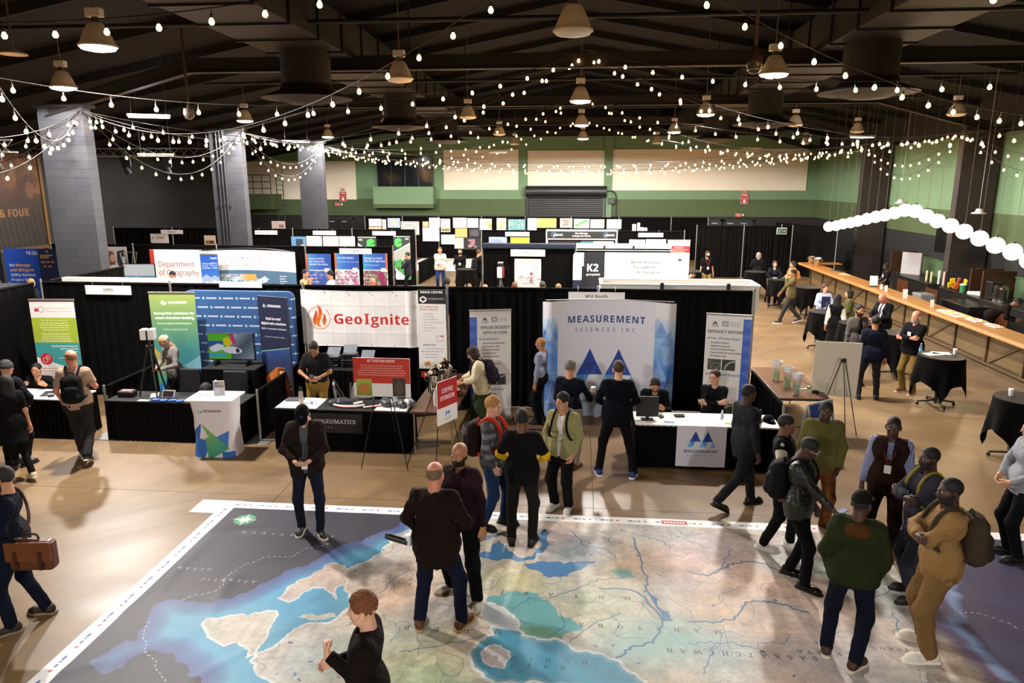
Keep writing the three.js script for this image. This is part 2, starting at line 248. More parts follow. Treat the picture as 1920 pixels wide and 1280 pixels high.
// ---------- string lights ----------
{
  const cableM = M(0x15120f, 0.6), sockM = M(0x1a1714, 0.5), bulbM = new THREE.MeshStandardMaterial({ color: 0xfff0d0, emissive: 0xffc277, emissiveIntensity: 34 });
  const bulbG = lathe([[0, -0.052], [0.016, -0.048], [0.027, -0.032], [0.0285, -0.018], [0.022, 0.0], [0.014, 0.014], [0.013, 0.02]], 12).scale(1.2, 1.2, 1.2), sockG = mg([cyl(0.016, 0.017, 0.05, 8).translate(0, 0.046, 0), rod([0, 0.06, 0], [0, 0.13, 0], 0.004, 4)]);
  const H = FRAMES.slice(0, 4).map(z => [0.1, 7.42, z]), Lf = [[-12.2, 7.0, -9], [-12.2, 6.2, -17.3], [-12.2, 6.25, -25.8], [-12.2, 6.2, -34.3]], Rt = [[12.7, 7.0, -9], [12.7, 6.2, -17.3], [12.7, 6.2, -25.8], [12.7, 6.2, -34.3]];
  const runs = [], ord = ['nearest', 'second', 'third', 'fourth'];
  for (let k = 0; k < 4; k++) for (let j = 0; j < 4; j++) if (Math.abs(k - j) <= 1) {
    const sg = k + j ? 0.9 : 0.5; runs.push([Lf[k], H[j], sg + 0.45 * rnd(), `string of warm bulbs from the ${ord[k]} left frame post to the ${ord[j]} roof hub`]);
    runs.push([Rt[k], H[j], sg + 0.45 * rnd(), `string of warm bulbs from the ${ord[k]} right frame post to the ${ord[j]} roof hub`]);
  }
  for (let k = 0; k < 3; k++) {
    runs.push([Lf[k], Lf[k + 1], k ? 1.0 : 1.2, `upper string of warm bulbs swagged along the left posts, ${ord[k]} bay`], [Lf[k], Lf[k + 1], k ? 1.5 : 2.0, `lower string of warm bulbs swagged along the left posts, ${ord[k]} bay`]);
    runs.push([Rt[k], Rt[k + 1], 0.95, `upper string of warm bulbs swagged along the right posts, ${ord[k]} bay`], [Rt[k], Rt[k + 1], 1.45, `lower string of warm bulbs swagged along the right posts, ${ord[k]} bay`]);
  }
  runs.push([[-12.2, 6.2, -17.3], [-20.5, 5.9, -17.6], 1.0, 'string of warm bulbs from the nearest grey column to the left truss']);
  runs.push([[-12.3, 6.2, -17.4], [-20.5, 5.9, -19.6], 1.2, 'string of warm bulbs sagging behind the left truss']);
  runs.push([[-12.2, 5.9, -34.3], [12.7, 5.9, -38.0], 0.9, 'string of warm bulbs crossing in front of the far cream panels']);
  runs.push([[-12.2, 6.0, -38.0], [12.7, 6.0, -34.3], 1.0, 'string of warm bulbs crossing the hall before the far wall']);
  runs.push([[-8.0, 7.07, -9.0], [-12.2, 6.2, -17.2], 1.3, 'string of warm bulbs dropping steeply to the nearest grey column']);
  runs.push([[-12.2, 5.95, -38.2], [12.7, 5.95, -42.5], 0.8, 'string of warm bulbs nearest the far wall, falling to the right']);
  runs.push([[-12.2, 5.95, -42.5], [12.7, 5.95, -38.2], 0.7, 'string of warm bulbs nearest the far wall, falling to the left']);
  runs.push([[-12.2, 6.1, -25.8], [12.7, 6.0, -34.3], 0.8, 'long diagonal string of warm bulbs from left to far right']);
  runs.push([[12.7, 6.1, -25.8], [-12.2, 6.0, -34.3], 0.8, 'long diagonal string of warm bulbs from right to far left']);
  for (const [a, b, sag, label] of runs) {
    const A = V(...a), B = V(...b), n = Math.max(6, Math.round(A.distanceTo(B) / 0.68)), P = [];
    const pt = t => V(A.x + (B.x - A.x) * t, A.y + (B.y - A.y) * t - sag * 4 * t * (1 - t), A.z + (B.z - A.z) * t);
    for (let i = 0; i <= 24; i++) P.push(pt(i / 24));
    const t = thing('string_light', label, 'string light', [0, 0, 0], 0, 'string lights under the roof');
    part(t, 'cable', tube(P, 0.008, 48, 5), cableM);
    const off = rr(0.2, 0.8);
    for (let i = 0; i < n; i++) {
      const p = pt((i + off) / n); const b2 = part(t, 'bulb', bulbG, bulbM, [p.x, p.y - 0.135, p.z], [rr(-0.12, 0.12), 0, rr(-0.12, 0.12)]); b2.castShadow = false;
      part(b2, 'socket', sockG, sockM);
    }
    for (const q of [0.25, 0.75]) { const p = pt(q); const pl = new THREE.PointLight(0xffb469, STRING_POWER * n / 18, 0, 2); pl.position.set(p.x, p.y - 0.3, p.z); pl.castShadow = true; pl.shadow.radius = 15; scene.add(pl); }
  }
}
// ---------- globe pendants over the bar ----------
{
  const G = [[-30.53, 2.71], [-29.68, 2.80], [-28.95, 2.91], [-28.20, 3.00], [-27.49, 3.10], [-26.72, 3.21], [-25.95, 3.32], [-25.23, 3.41], [-24.47, 3.52], [-23.76, 3.63], [-23.04, 3.63], [-22.32, 3.51], [-21.62, 3.41], [-20.87, 3.32], [-20.12, 3.21], [-19.34, 3.09], [-18.59, 2.98], [-17.86, 2.89], [-17.17, 2.76]];
  const sph = new THREE.SphereGeometry(0.2, 28, 20), gm = new THREE.MeshStandardMaterial({ color: 0xffffff, emissive: 0xffe9cc, emissiveIntensity: 5 });
  const nth = ['farthest', 'second', 'third', 'fourth', 'fifth', 'sixth', 'seventh', 'eighth', 'ninth', 'tenth', 'eleventh', 'twelfth', 'thirteenth', 'fourteenth', 'fifteenth', 'sixteenth', 'seventeenth', 'eighteenth', 'nearest'];
  G.forEach(([z, y], i) => {
    const t = thing('globe_pendant', i === 9 || i === 10 ? `glowing white globe at the crest of the arch above the bar, ${i === 9 ? 'far' : 'near'} one` : `glowing white globe above the bar, ${nth[i]} one${i && i < 18 ? ' counted from the far end' : ' of the row'}`, 'lamp', [10.2, y, z], 0, 'globe pendants above the bar');
    const s = part(t, 'globe_bulb', sph, gm); s.castShadow = false; part(t, 'cap', cyl(0.03, 0.05, 0.05, 12), M(0x333333, 0.4), [0, 0.215, 0]); part(t, 'cord', rod([0, 0.22, 0], [0, ROOF(10.2) - y, 0], 0.005, 5), M(0x555048, 0.6));
    if (i % 3 === 1) { const p = new THREE.PointLight(0xffddb0, 11, 0, 2); p.position.set(9.95, y - 0.1, z); p.castShadow = true; p.shadow.radius = 10; scene.add(p); }
  });
}
// ---------- pipe and drape ----------
const drapeM = new THREE.MeshPhysicalMaterial({ color: 0x060505, roughness: 0.9, specularIntensity: 0.2, side: THREE.DoubleSide, bumpMap: grayTex(128, 128, () => 0.4 + rnd() * 0.3, 8, 8), bumpScale: 0.001 });
const alu = M(0x9d9a94, 0.4, { metalness: 0.7 });
function drapeGeo(w, h, folds, amp = 0.035, sd = 0) {
  const nx = Math.max(8, Math.round(folds * 8)), ny = 8, g = new THREE.PlaneGeometry(w, h, nx, ny), p = g.attributes.position;
  for (let i = 0; i < p.count; i++) { const x = p.getX(i), y = p.getY(i), t = 0.5 - y / h; const ph = x / w * folds * 6.283 + N3(x * 2.1, sd * 3.7, 0) * 5 + t * N3(x * 1.3, sd, t * 2) * 1.6; const a = amp * (0.4 + 0.6 * Math.min(1, t * 3)) * Math.max(0.1, 0.75 + 1.3 * N3(x * 1.7, t * 0.8, sd * 5)); p.setZ(i, Math.sin(ph) * a); }
  g.computeVertexNormals(); return g;
}
let drapeSeed = 1;
function drape(x0, z0, x1, z1, h, label, group, y0 = 0.004) { // cloth hung from a bar between two points
  const len = Math.hypot(x1 - x0, z1 - z0), t = thing('drape', label, 'curtain', [(x0 + x1) / 2, 0, (z0 + z1) / 2], Math.atan2(-(z1 - z0), x1 - x0), group);
  part(t, 'cloth', drapeGeo(len - 0.06, h - y0, Math.round(len * 4.6), 0.028, drapeSeed++), drapeM, [0, (h + y0) / 2, 0]);
  part(t, 'header_pocket', at(new THREE.CapsuleGeometry(0.032, len - 0.12, 4, 10), 0, 0, 0, 0, 0, Math.PI / 2), drapeM, [0, h - 0.005, 0]);
  return t;
}
function post(x, z, h, label, group) { const t = thing('drape_post', label, 'post', [x, 0, z], 0, group); part(t, 'pole', cyl(0.022, 0.022, h, 12), alu, [0, h / 2 + 0.01, 0]); part(t, 'base_plate', box(0.4, 0.012, 0.4, 0.004), alu, [0, 0.008, 0]); return t; }
const ROW = ['the front row of booths', 'the second row of booths', 'the third row of booths'];
function run(xs, z, what, gaps = []) {
  xs.forEach((x, i) => post(x, z, 2.5, `${i === xs.length - 1 ? 'rightmost' : ORD[i]} slim metal post of ${what}`, 'drape posts'));
  for (let i = 0; i + 1 < xs.length; i++) if (!gaps.includes(i)) drape(xs[i], z, xs[i + 1], z, 2.44, `${i === xs.length - 2 ? 'rightmost' : ORD[i]} black back drape of ${what}`, 'tall black drapes');
}
run([-11.2, -8.36, -5.53, -2.57, 0.42, 3.4], -13.95, ROW[0]);
drape(-11.25, -13.85, -11.25, -11.0, 2.44, 'tall black side drape at the left end of the front booths', 'tall black drapes');
for (const [x, l] of [[-8.36, 'low black side drape by the scanner tripod'], [-5.53, 'low black side drape right of the blue booth'], [3.42, 'low black side drape at the right booth end']]) { drape(x, -13.8, x, -11.6, 0.92, l, 'low side drapes'); post(x, -11.55, 0.95, 'short post at the front end of the ' + l.slice(10), 'short posts'); }
run([-17.6, -14.7, -11.8, -8.8, -5.9, -3.0, -0.05, 2.9], -22.6, ROW[1], [4]);
run([-21, -18.2, -15.3, -12.6, -9.9, -7.05, -4.16, -1.3, 1.65, 4.5], -31, ROW[2], [5]);
run([-12.8, -10.5, -8.3, -5.7, -3.1, -0.4, 2.4, 5.4, 7.5], -42.7, 'the far poster wall');
run([5.65, 7.84, 10.07], -35, 'the screen before the exit doors');
drape(-7.05, -31.3, -6.95, -36.0, 0.95, 'low black side drape beside the far aisle', 'low side drapes');
drape(-11.2, -14.15, -11.2, -16.8, 2.44, 'slanting black side drape behind the nearest grey column', 'tall black drapes');
post(11.6, -33.5, 2.6, 'lone slim metal post behind the far end of the bar', 'drape posts');
drape(10.2, -38.5, 11.6, -33.6, 2.44, 'tall black drape behind the far end of the bar', 'tall black drapes');

// ---------- floor map ----------
const MP={ocean:[293,-4,275,14,257,41,233,62,211,83,198,97,186,126,175,144,158,155,149,175,138,187,130,206,121,217,107,225,87,228,67,225,51,225,44,234,46,253,51,265,53,280,60,297,49,298,44,309,39,326,36,336,51,344,65,344,71,336,73,323,81,313,105,312,133,330,137,342,156,350],land1:[112,266,112,257,124,254,131,249,141,245,153,247,165,239,179,235,183,241,184,259,186,274,188,291,187,307,182,312,178,300,161,290,151,297,139,290,127,282],land2:[171,212,173,191,182,172,192,156,202,135,210,134,228,149,238,178,228,186,235,207,223,194,204,188,193,200,186,218],pei:[206,244,215,238,234,236,246,240,235,246,218,247],main:[222,344,209,338,188,317,191,304,201,295,207,275,216,259,228,252,248,244,251,231,259,221,252,205,231,171,228,149,242,131,258,96,256,60,281,38,294,1],hudson:[397,285,401,277,408,265,418,256,415,244,408,233,401,221,396,215,404,201,416,207,428,219,437,230,442,248,445,256,469,260,492,266,513,275,531,284,540,286,547,300,559,311,562,313,426,325,415,317,403,303],lake1:[362,64,376,49,404,37,407,41,388,57,372,68],lake2:[393,75,400,61,413,82,432,102,447,96,457,69,449,56,446,38,457,25,464,36,465,64,459,82,448,102,429,110,411,104,397,109,381,102,380,94,394,90],lake3:[437,114,456,108,480,106,484,113,505,103,522,102,509,115,499,124,487,137,466,142,458,132,443,125],lake4:[578,158,587,194,598,200,600,215,589,216,585,185],teal:[400,198,417,180,436,176,456,176,472,195,482,217,508,233,478,259,452,258,441,251,430,218,416,207],isl:[407,284,414,273,425,272,433,279,432,305,422,304,411,297],pac:[934,56,929,108,907,162,889,195,892,207,896,226,896,250,898,270,899,282],green1:[441,239,469,239,487,249,489,263,469,257,445,256],teal2:[538,120,563,118,572,133,553,138],r1:[491,24,505,51,509,64,536,71,548,91],r2:[571,27,591,34,606,42,619,59],r3:[573,36,577,93,581,139,577,162],r4:[525,159,564,159,576,176,590,216,576,253,554,263,538,283],r5:[482,210,488,235,469,257],r6:[546,205,523,222,505,242,492,264],r7:[383,253,407,243,425,242,434,254,432,274,444,312],r8:[327,292,342,286,382,270,409,257],r9:[426,216,447,187,476,181,505,161,525,141,556,134],r10:[280,192,289,162,306,138],r11:[631,114,654,122,683,95,704,85,726,87,751,117],r12:[616,214,643,214,669,203,685,172,707,170,727,175,748,189],r13:[611,252,637,247,659,248,676,255],r14:[837,178,830,212,829,230],r15:[775,95,794,105],r16:[637,250,627,275,619,296],r17:[657,117,675,96,691,57],r18:[846,119,860,125,820,160],coast:[67,225,98,203,93,176,101,144,126,125,154,123,163,100,185,87],coast2:[55,265,65,294,80,314,103,335,126,353],coast3:[900,176,924,170,936,176,954,198],rose:[49,34]};
const MT={ATLANTIC:[99,180],OCEAN:[47,159],ATLANTIQUE:[124,67],ONTARIO:[473,174],QUEBEC:[342,248],HUDSON:[465,287],BAY:[471,297],MANITOBA:[575,227],SASKATCHEWAN:[660,261],ALBERTA:[746,252],YUKON:[808,240]};

const PXM = 184; // texture pixels per metre
const mapTex = canvas(2048, 1500, (g, w, h) => {
  const S = PXM / 100, P0 = a => a.map((v, i) => (v + (i % 2 ? 20 : 3)) * S), P = a => { let q = P0(a); if (a.length < 8) return q; for (let k = 0; k < 3; k++) { const o = []; for (let i = 0; i < q.length; i += 2) { const x = q[i], y = q[i + 1], j = (i + 2) % q.length, X = q[j], Y = q[j + 1], L = Math.hypot(X - x, Y - y); o.push(x, y); if (i + 2 < q.length && L < 260) o.push((x + X) / 2 + N3(x * 0.31, y * 0.37, k + 0.5) * L * 0.42, (y + Y) / 2 + N3(y * 0.33, x * 0.29, k + 7.5) * L * 0.42); } q = o; } return q; }, fill = (a, c) => { poly(g, P(a)); g.fillStyle = c; g.fill(); }, edge = (a, c, wd, close = true) => { poly(g, P(a), close); g.strokeStyle = c; g.lineWidth = wd * S; g.lineJoin = 'round'; g.stroke(); };
  // shelf sea everywhere, then land, then deep ocean on top
  g.fillStyle = '#5fb2d6'; g.fillRect(0, 0, w, h);
  const land = [...MP.main, 1000, -10, 1100, 400, 1100, 900, 222, 900];
  fill(land, '#dccfc0'); edge(land, '#f2efe8', 3);
  fill(MP.land1, '#d8d2c4'); edge(MP.land1, '#f4f1e6', 2.5); fill(MP.land2, '#e3c9b8'); edge(MP.land2, '#f6e9dd', 2.5); fill(MP.pei, '#dfe3cf');
  // tone patches on land
  g.save(); poly(g, P(land)); g.clip();
  const blob = (x, y, r, c) => { x = (x + 3) * S; y = (y + 20) * S; r *= S; const q = g.createRadialGradient(x, y, 0, x, y, r); q.addColorStop(0, c); q.addColorStop(1, c.replace(/[\d.]+\)$/, '0)')); g.fillStyle = q; g.fillRect(x - r, y - r, 2 * r, 2 * r); };
  for (const [x, y, r, c] of [[430, 150, 60, 'rgba(214,214,160,.9)'], [330, 300, 90, 'rgba(206,216,176,.85)'], [370, 340, 60, 'rgba(160,200,150,.7)'], [260, 320, 60, 'rgba(200,205,190,.8)'], [520, 190, 90, 'rgba(206,212,176,.8)'], [560, 100, 70, 'rgba(240,220,180,.7)'], [480, 60, 80, 'rgba(235,205,205,.8)'], [640, 90, 90, 'rgba(238,205,200,.9)'], [720, 130, 70, 'rgba(230,196,180,.9)'], [790, 60, 80, 'rgba(235,214,208,.9)'], [660, 190, 70, 'rgba(238,205,170,.9)'], [740, 210, 90, 'rgba(240,205,185,.9)'], [640, 270, 60, 'rgba(160,205,205,.8)'], [600, 240, 50, 'rgba(140,200,200,.8)'], [720, 280, 60, 'rgba(170,185,200,.8)'], [850, 120, 80, 'rgba(214,220,208,.9)'], [840, 230, 70, 'rgba(222,206,196,.9)'], [500, 90, 60, 'rgba(190,215,220,.7)'], [330, 120, 60, 'rgba(236,214,196,.8)'], [300, 200, 60, 'rgba(230,196,176,.7)'], [560, 260, 60, 'rgba(150,205,200,.8)'], [700, 330, 120, 'rgba(235,200,185,.8)'], [420, 420, 120, 'rgba(190,210,180,.8)'], [610, 420, 160, 'rgba(215,215,190,.8)'], [760, 90, 50, 'rgba(190,220,214,.8)'], [690, 60, 50, 'rgba(205,170,160,.6)']]) blob(x, y, r, c);
  for (let k = 0; k < 2600; k++) { const x = rnd() * w, y = rnd() * h * 0.6; g.fillStyle = ['rgba(255,250,240,.10)', 'rgba(120,90,70,.07)', 'rgba(120,150,110,.08)'][k % 3]; g.beginPath(); g.ellipse(x, y, rr(3, 22), rr(2, 10), rnd() * 3, 0, 7); g.fill(); }
  fill(MP.teal, 'rgba(96,186,196,.85)'); fill(MP.green1, 'rgba(110,170,130,.9)'); fill(MP.teal2, 'rgba(110,195,205,.8)');
  // fine rivers
  g.lineCap = 'round';
  for (let k = 0; k < 190; k++) { let x = rr(250, 1900) , y = rr(10, 900), a = rnd() * 6.28; g.strokeStyle = k % 3 ? 'rgba(70,110,150,.55)' : 'rgba(60,60,70,.4)'; g.lineWidth = rr(0.8, 2); g.beginPath(); g.moveTo(x, y); for (let j = 0; j < 14; j++) { a += rr(-0.8, 0.8); x += Math.cos(a) * 9; y += Math.sin(a) * 9; g.lineTo(x, y); } g.stroke(); }
  for (let k = 0; k < 220; k++) { g.fillStyle = k % 3 ? 'rgba(66,120,180,.8)' : 'rgba(70,60,140,.7)'; g.beginPath(); g.ellipse(rr(250, 1900), rr(20, 900), rr(1, 6), rr(1, 3), rnd() * 3, 0, 7); g.fill(); }
  g.restore();
  for (let k = 1; k <= 18; k++) if (MP['r' + k]) { const big = [3, 4, 11, 12].includes(k); const a = MP['r' + k]; g.strokeStyle = k === 7 ? '#8a7b86' : '#557ea6'; g.lineWidth = big ? 4 : 2; const q = P0(a); g.beginPath(); g.moveTo(q[0], q[1]); for (let i = 2; i < q.length; i += 2) { const px = q[i - 2], py = q[i - 1]; for (let s = 1; s <= 6; s++) { const f = s / 6; g.lineTo(px + (q[i] - px) * f + rr(-4, 4), py + (q[i + 1] - py) * f + rr(-4, 4)); } } g.stroke(); }
  fill(MP.hudson, '#4fa9cb'); edge(MP.hudson, '#eef0f0', 7); fill(MP.hudson, 'rgba(79,169,203,.75)'); fill(MP.isl, '#cfc6c6'); edge(MP.isl, '#f0e9e6', 2);
  g.fillStyle = 'rgba(240,240,245,.85)'; poly(g, P(MP.hudson.slice(8, 26))); g.fill();
  for (const k of ['lake1', 'lake2', 'lake3', 'lake4']) { fill(MP[k], '#4b8cc0'); edge(MP[k], '#3a78ad', 1); }
  // deep oceans with soft shelf break
  const oc = [...MP.ocean, 222, 900, -60, 900, -60, -60, 293, -60], pc = [...MP.pac, 855, 900, 1200, 900, 1200, -60, 934, -60];
  for (const [a, c0, c1] of [[oc, '58,66,140', '#29263c'], [pc, '90,80,150', '#4a4264']]) { const q = P(a); for (let k = 30; k > 0; k--) { poly(g, q); g.strokeStyle = `rgba(${c0},0.045)`; g.lineWidth = k * 1.7 * S; g.lineJoin = 'round'; g.stroke(); } fill(a, c1); }
  for (let k = 8; k > 0; k--) edge(MP.pac, 'rgba(150,200,240,.16)', k * 2.2, false);
  g.setLineDash([7, 6]); for (const k of ['coast', 'coast2', 'coast3']) edge(MP[k], 'rgba(240,240,245,.85)', 1.1, false); g.setLineDash([]);
  // compass rose
  { const [x, y] = P(MP.rose); g.save(); g.translate(x, y); g.fillStyle = '#3f9d6c'; g.beginPath(); g.arc(0, 0, 27, 0, 7); g.fill(); g.fillStyle = '#f2f4f2'; for (let k = 0; k < 16; k++) { g.rotate(Math.PI / 8); const L = k % 4 === 3 ? 36 : k % 2 ? 24 : 16; g.beginPath(); g.moveTo(-4, 0); g.lineTo(0, -L); g.lineTo(4, 0); g.fill(); } g.restore(); }
  const lab = (s, k, px, col, ls) => { const [x, y] = P(MT[k]); g.save(); g.translate(x, y); g.rotate(Math.PI); txt(g, s, 0, 0, px, col, { a: 'center', ls, b: 0, f: 'serif' }); g.restore(); };
  lab('ATLANTIC', 'ATLANTIC', 13, '#d8d8e4', 8); lab('OCEAN', 'OCEAN', 13, '#d8d8e4', 8); lab('ATLANTIQUE', 'ATLANTIQUE', 13, '#d8d8e4', 16); lab('ONTARIO', 'ONTARIO', 17, '#333', 40); lab('QUÉBEC', 'QUEBEC', 17, '#333', 46); lab('HUDSON', 'HUDSON', 14, '#345', 22); lab('BAY', 'BAY', 14, '#345', 20); lab('MANITOBA', 'MANITOBA', 16, '#333', 26); lab('SASKATCHEWAN', 'SASKATCHEWAN', 16, '#333', 12); lab('ALBERTA', 'ALBERTA', 14, '#444', 8); lab('YUKON', 'YUKON', 13, '#444', 5);
  for (let k = 0; k < 160; k++) { g.save(); g.translate(rr(520, 1750), rr(30, 800)); g.rotate(Math.PI + rr(-0.1, 0.1)); g.fillStyle = 'rgba(50,45,50,.4)'; let x = 0; for (let j = 0; j < 5 + rnd() * 6; j++) { g.fillRect(x, 0, rr(1, 2.5), 2); x += rr(3, 6); } g.restore(); }
  { const im = g.getImageData(0, 0, w, 1000), d = im.data; for (let y = 0; y < 1000; y++) for (let x = 0; x < w; x++) { const i = (y * w + x) * 4, r = d[i], b = d[i + 2], land = r > b - 12 ? 1 : 0.35; const n = N3(x * 0.03, y * 0.03, 4) * 0.5 + N3(x * 0.085, y * 0.085, 9) * 0.4 + N3(x * 0.22, y * 0.22, 2) * 0.3; const f = 0.86 + land * n * 0.2, hue = N3(x * 0.006, y * 0.006, 30) * 0.09; d[i] = r * f * (1 + hue); d[i + 1] *= f; d[i + 2] = b * f * (1 - hue); } g.putImageData(im, 0, 0); }
  // border: white with fish and leaf marks
  const B = 37; g.fillStyle = '#f4f3f0'; g.fillRect(0, 0, w, B); g.fillRect(0, 0, B, h); g.fillRect(w - B, 0, B, h);
  const mark = (x, y, k, rot) => { g.save(); g.translate(x, y); g.rotate(rot); g.scale(0.72, 0.72); if (k % 2) { g.fillStyle = '#d8505a'; g.beginPath(); g.arc(0, 0, 4.5, 0, 7); g.fill(); g.fillRect(-1, -7, 2, 14); } else { g.fillStyle = '#3b5b9a'; g.beginPath(); g.moveTo(-14, 0); g.quadraticCurveTo(-4, -8, 8, 0); g.lineTo(15, -5); g.lineTo(14, 5); g.lineTo(8, 1); g.quadraticCurveTo(-4, 8, -14, 0); g.fill(); g.fillStyle = '#3d4a5e'; g.fillRect(20, -3, 12, 6); } g.restore(); };
  for (let k = 0, y = 50; y < h; y += 33, k++) { mark(18, y, k, Math.PI / 2); mark(w - 18, y, k, Math.PI / 2); } for (let k = 0, x = 40; x < w; x += 34, k++) mark(x, 19, k, 0);
  g.fillStyle = '#c4444c'; g.fillRect(1135, 8, 62, 20); g.fillStyle = '#f4e3e3'; for (let k = 0; k < 7; k++) g.fillRect(1141 + k * 7.5, 14, 5, 8);
});
{
  const W = 2048 / PXM, Hh = 1500 / PXM, x0 = -4.96, z0 = -9.15;
  const g = new THREE.PlaneGeometry(W, Hh, 260, 190); g.rotateX(-Math.PI / 2); const p = g.attributes.position;
  for (let i = 0; i < p.count; i++) {
    const x = p.getX(i) + W / 2, z = p.getZ(i) + Hh / 2; const e = Math.min(x, z, W - x, 1);
    const d = x * 0.78 - (Hh - z) * 0.42; // long soft creases running to the far corner
    const cr = Math.pow(Math.max(0, Math.sin(d * 7 + N3(x * 0.6, z * 0.6, 2) * 5)), 6) * 0.012 * Math.max(0, 1 - x / 3.6) + Math.pow(Math.max(0, N3(x * 1.3, z * 1.6, 8)), 2) * 0.01;
    p.setY(i, 0.006 + Math.min(e * 4, 1) * cr + (Math.abs(((x + 0.1) % 1.83) - 0.9) < 0.02 ? 0.002 : 0));
  }
  g.computeVertexNormals();
  const t = thing('floor_map', 'huge printed map of Canada spread on the concrete floor', 'map', [x0 + W / 2, 0, z0 + Hh / 2]);
  part(t, 'sheet', g, TM(mapTex, 0.55));
  solo('corner_sheet', 'small white printed sheet sticking out under the far left map corner', 'sheet', box(0.62, 0.003, 0.4), TM(canvas(256, 160, (q, w, h) => { q.fillStyle = '#eeeae6'; q.fillRect(0, 0, w, h); q.fillStyle = '#d99'; for (let k = 0; k < 12; k++) q.fillRect(20 + k * 9, h - 26, 6, 6); q.fillStyle = '#333'; q.fillRect(w - 60, 10, 26, 14); }), 0.5), [-5.02, 0.0025, -8.97]);
}
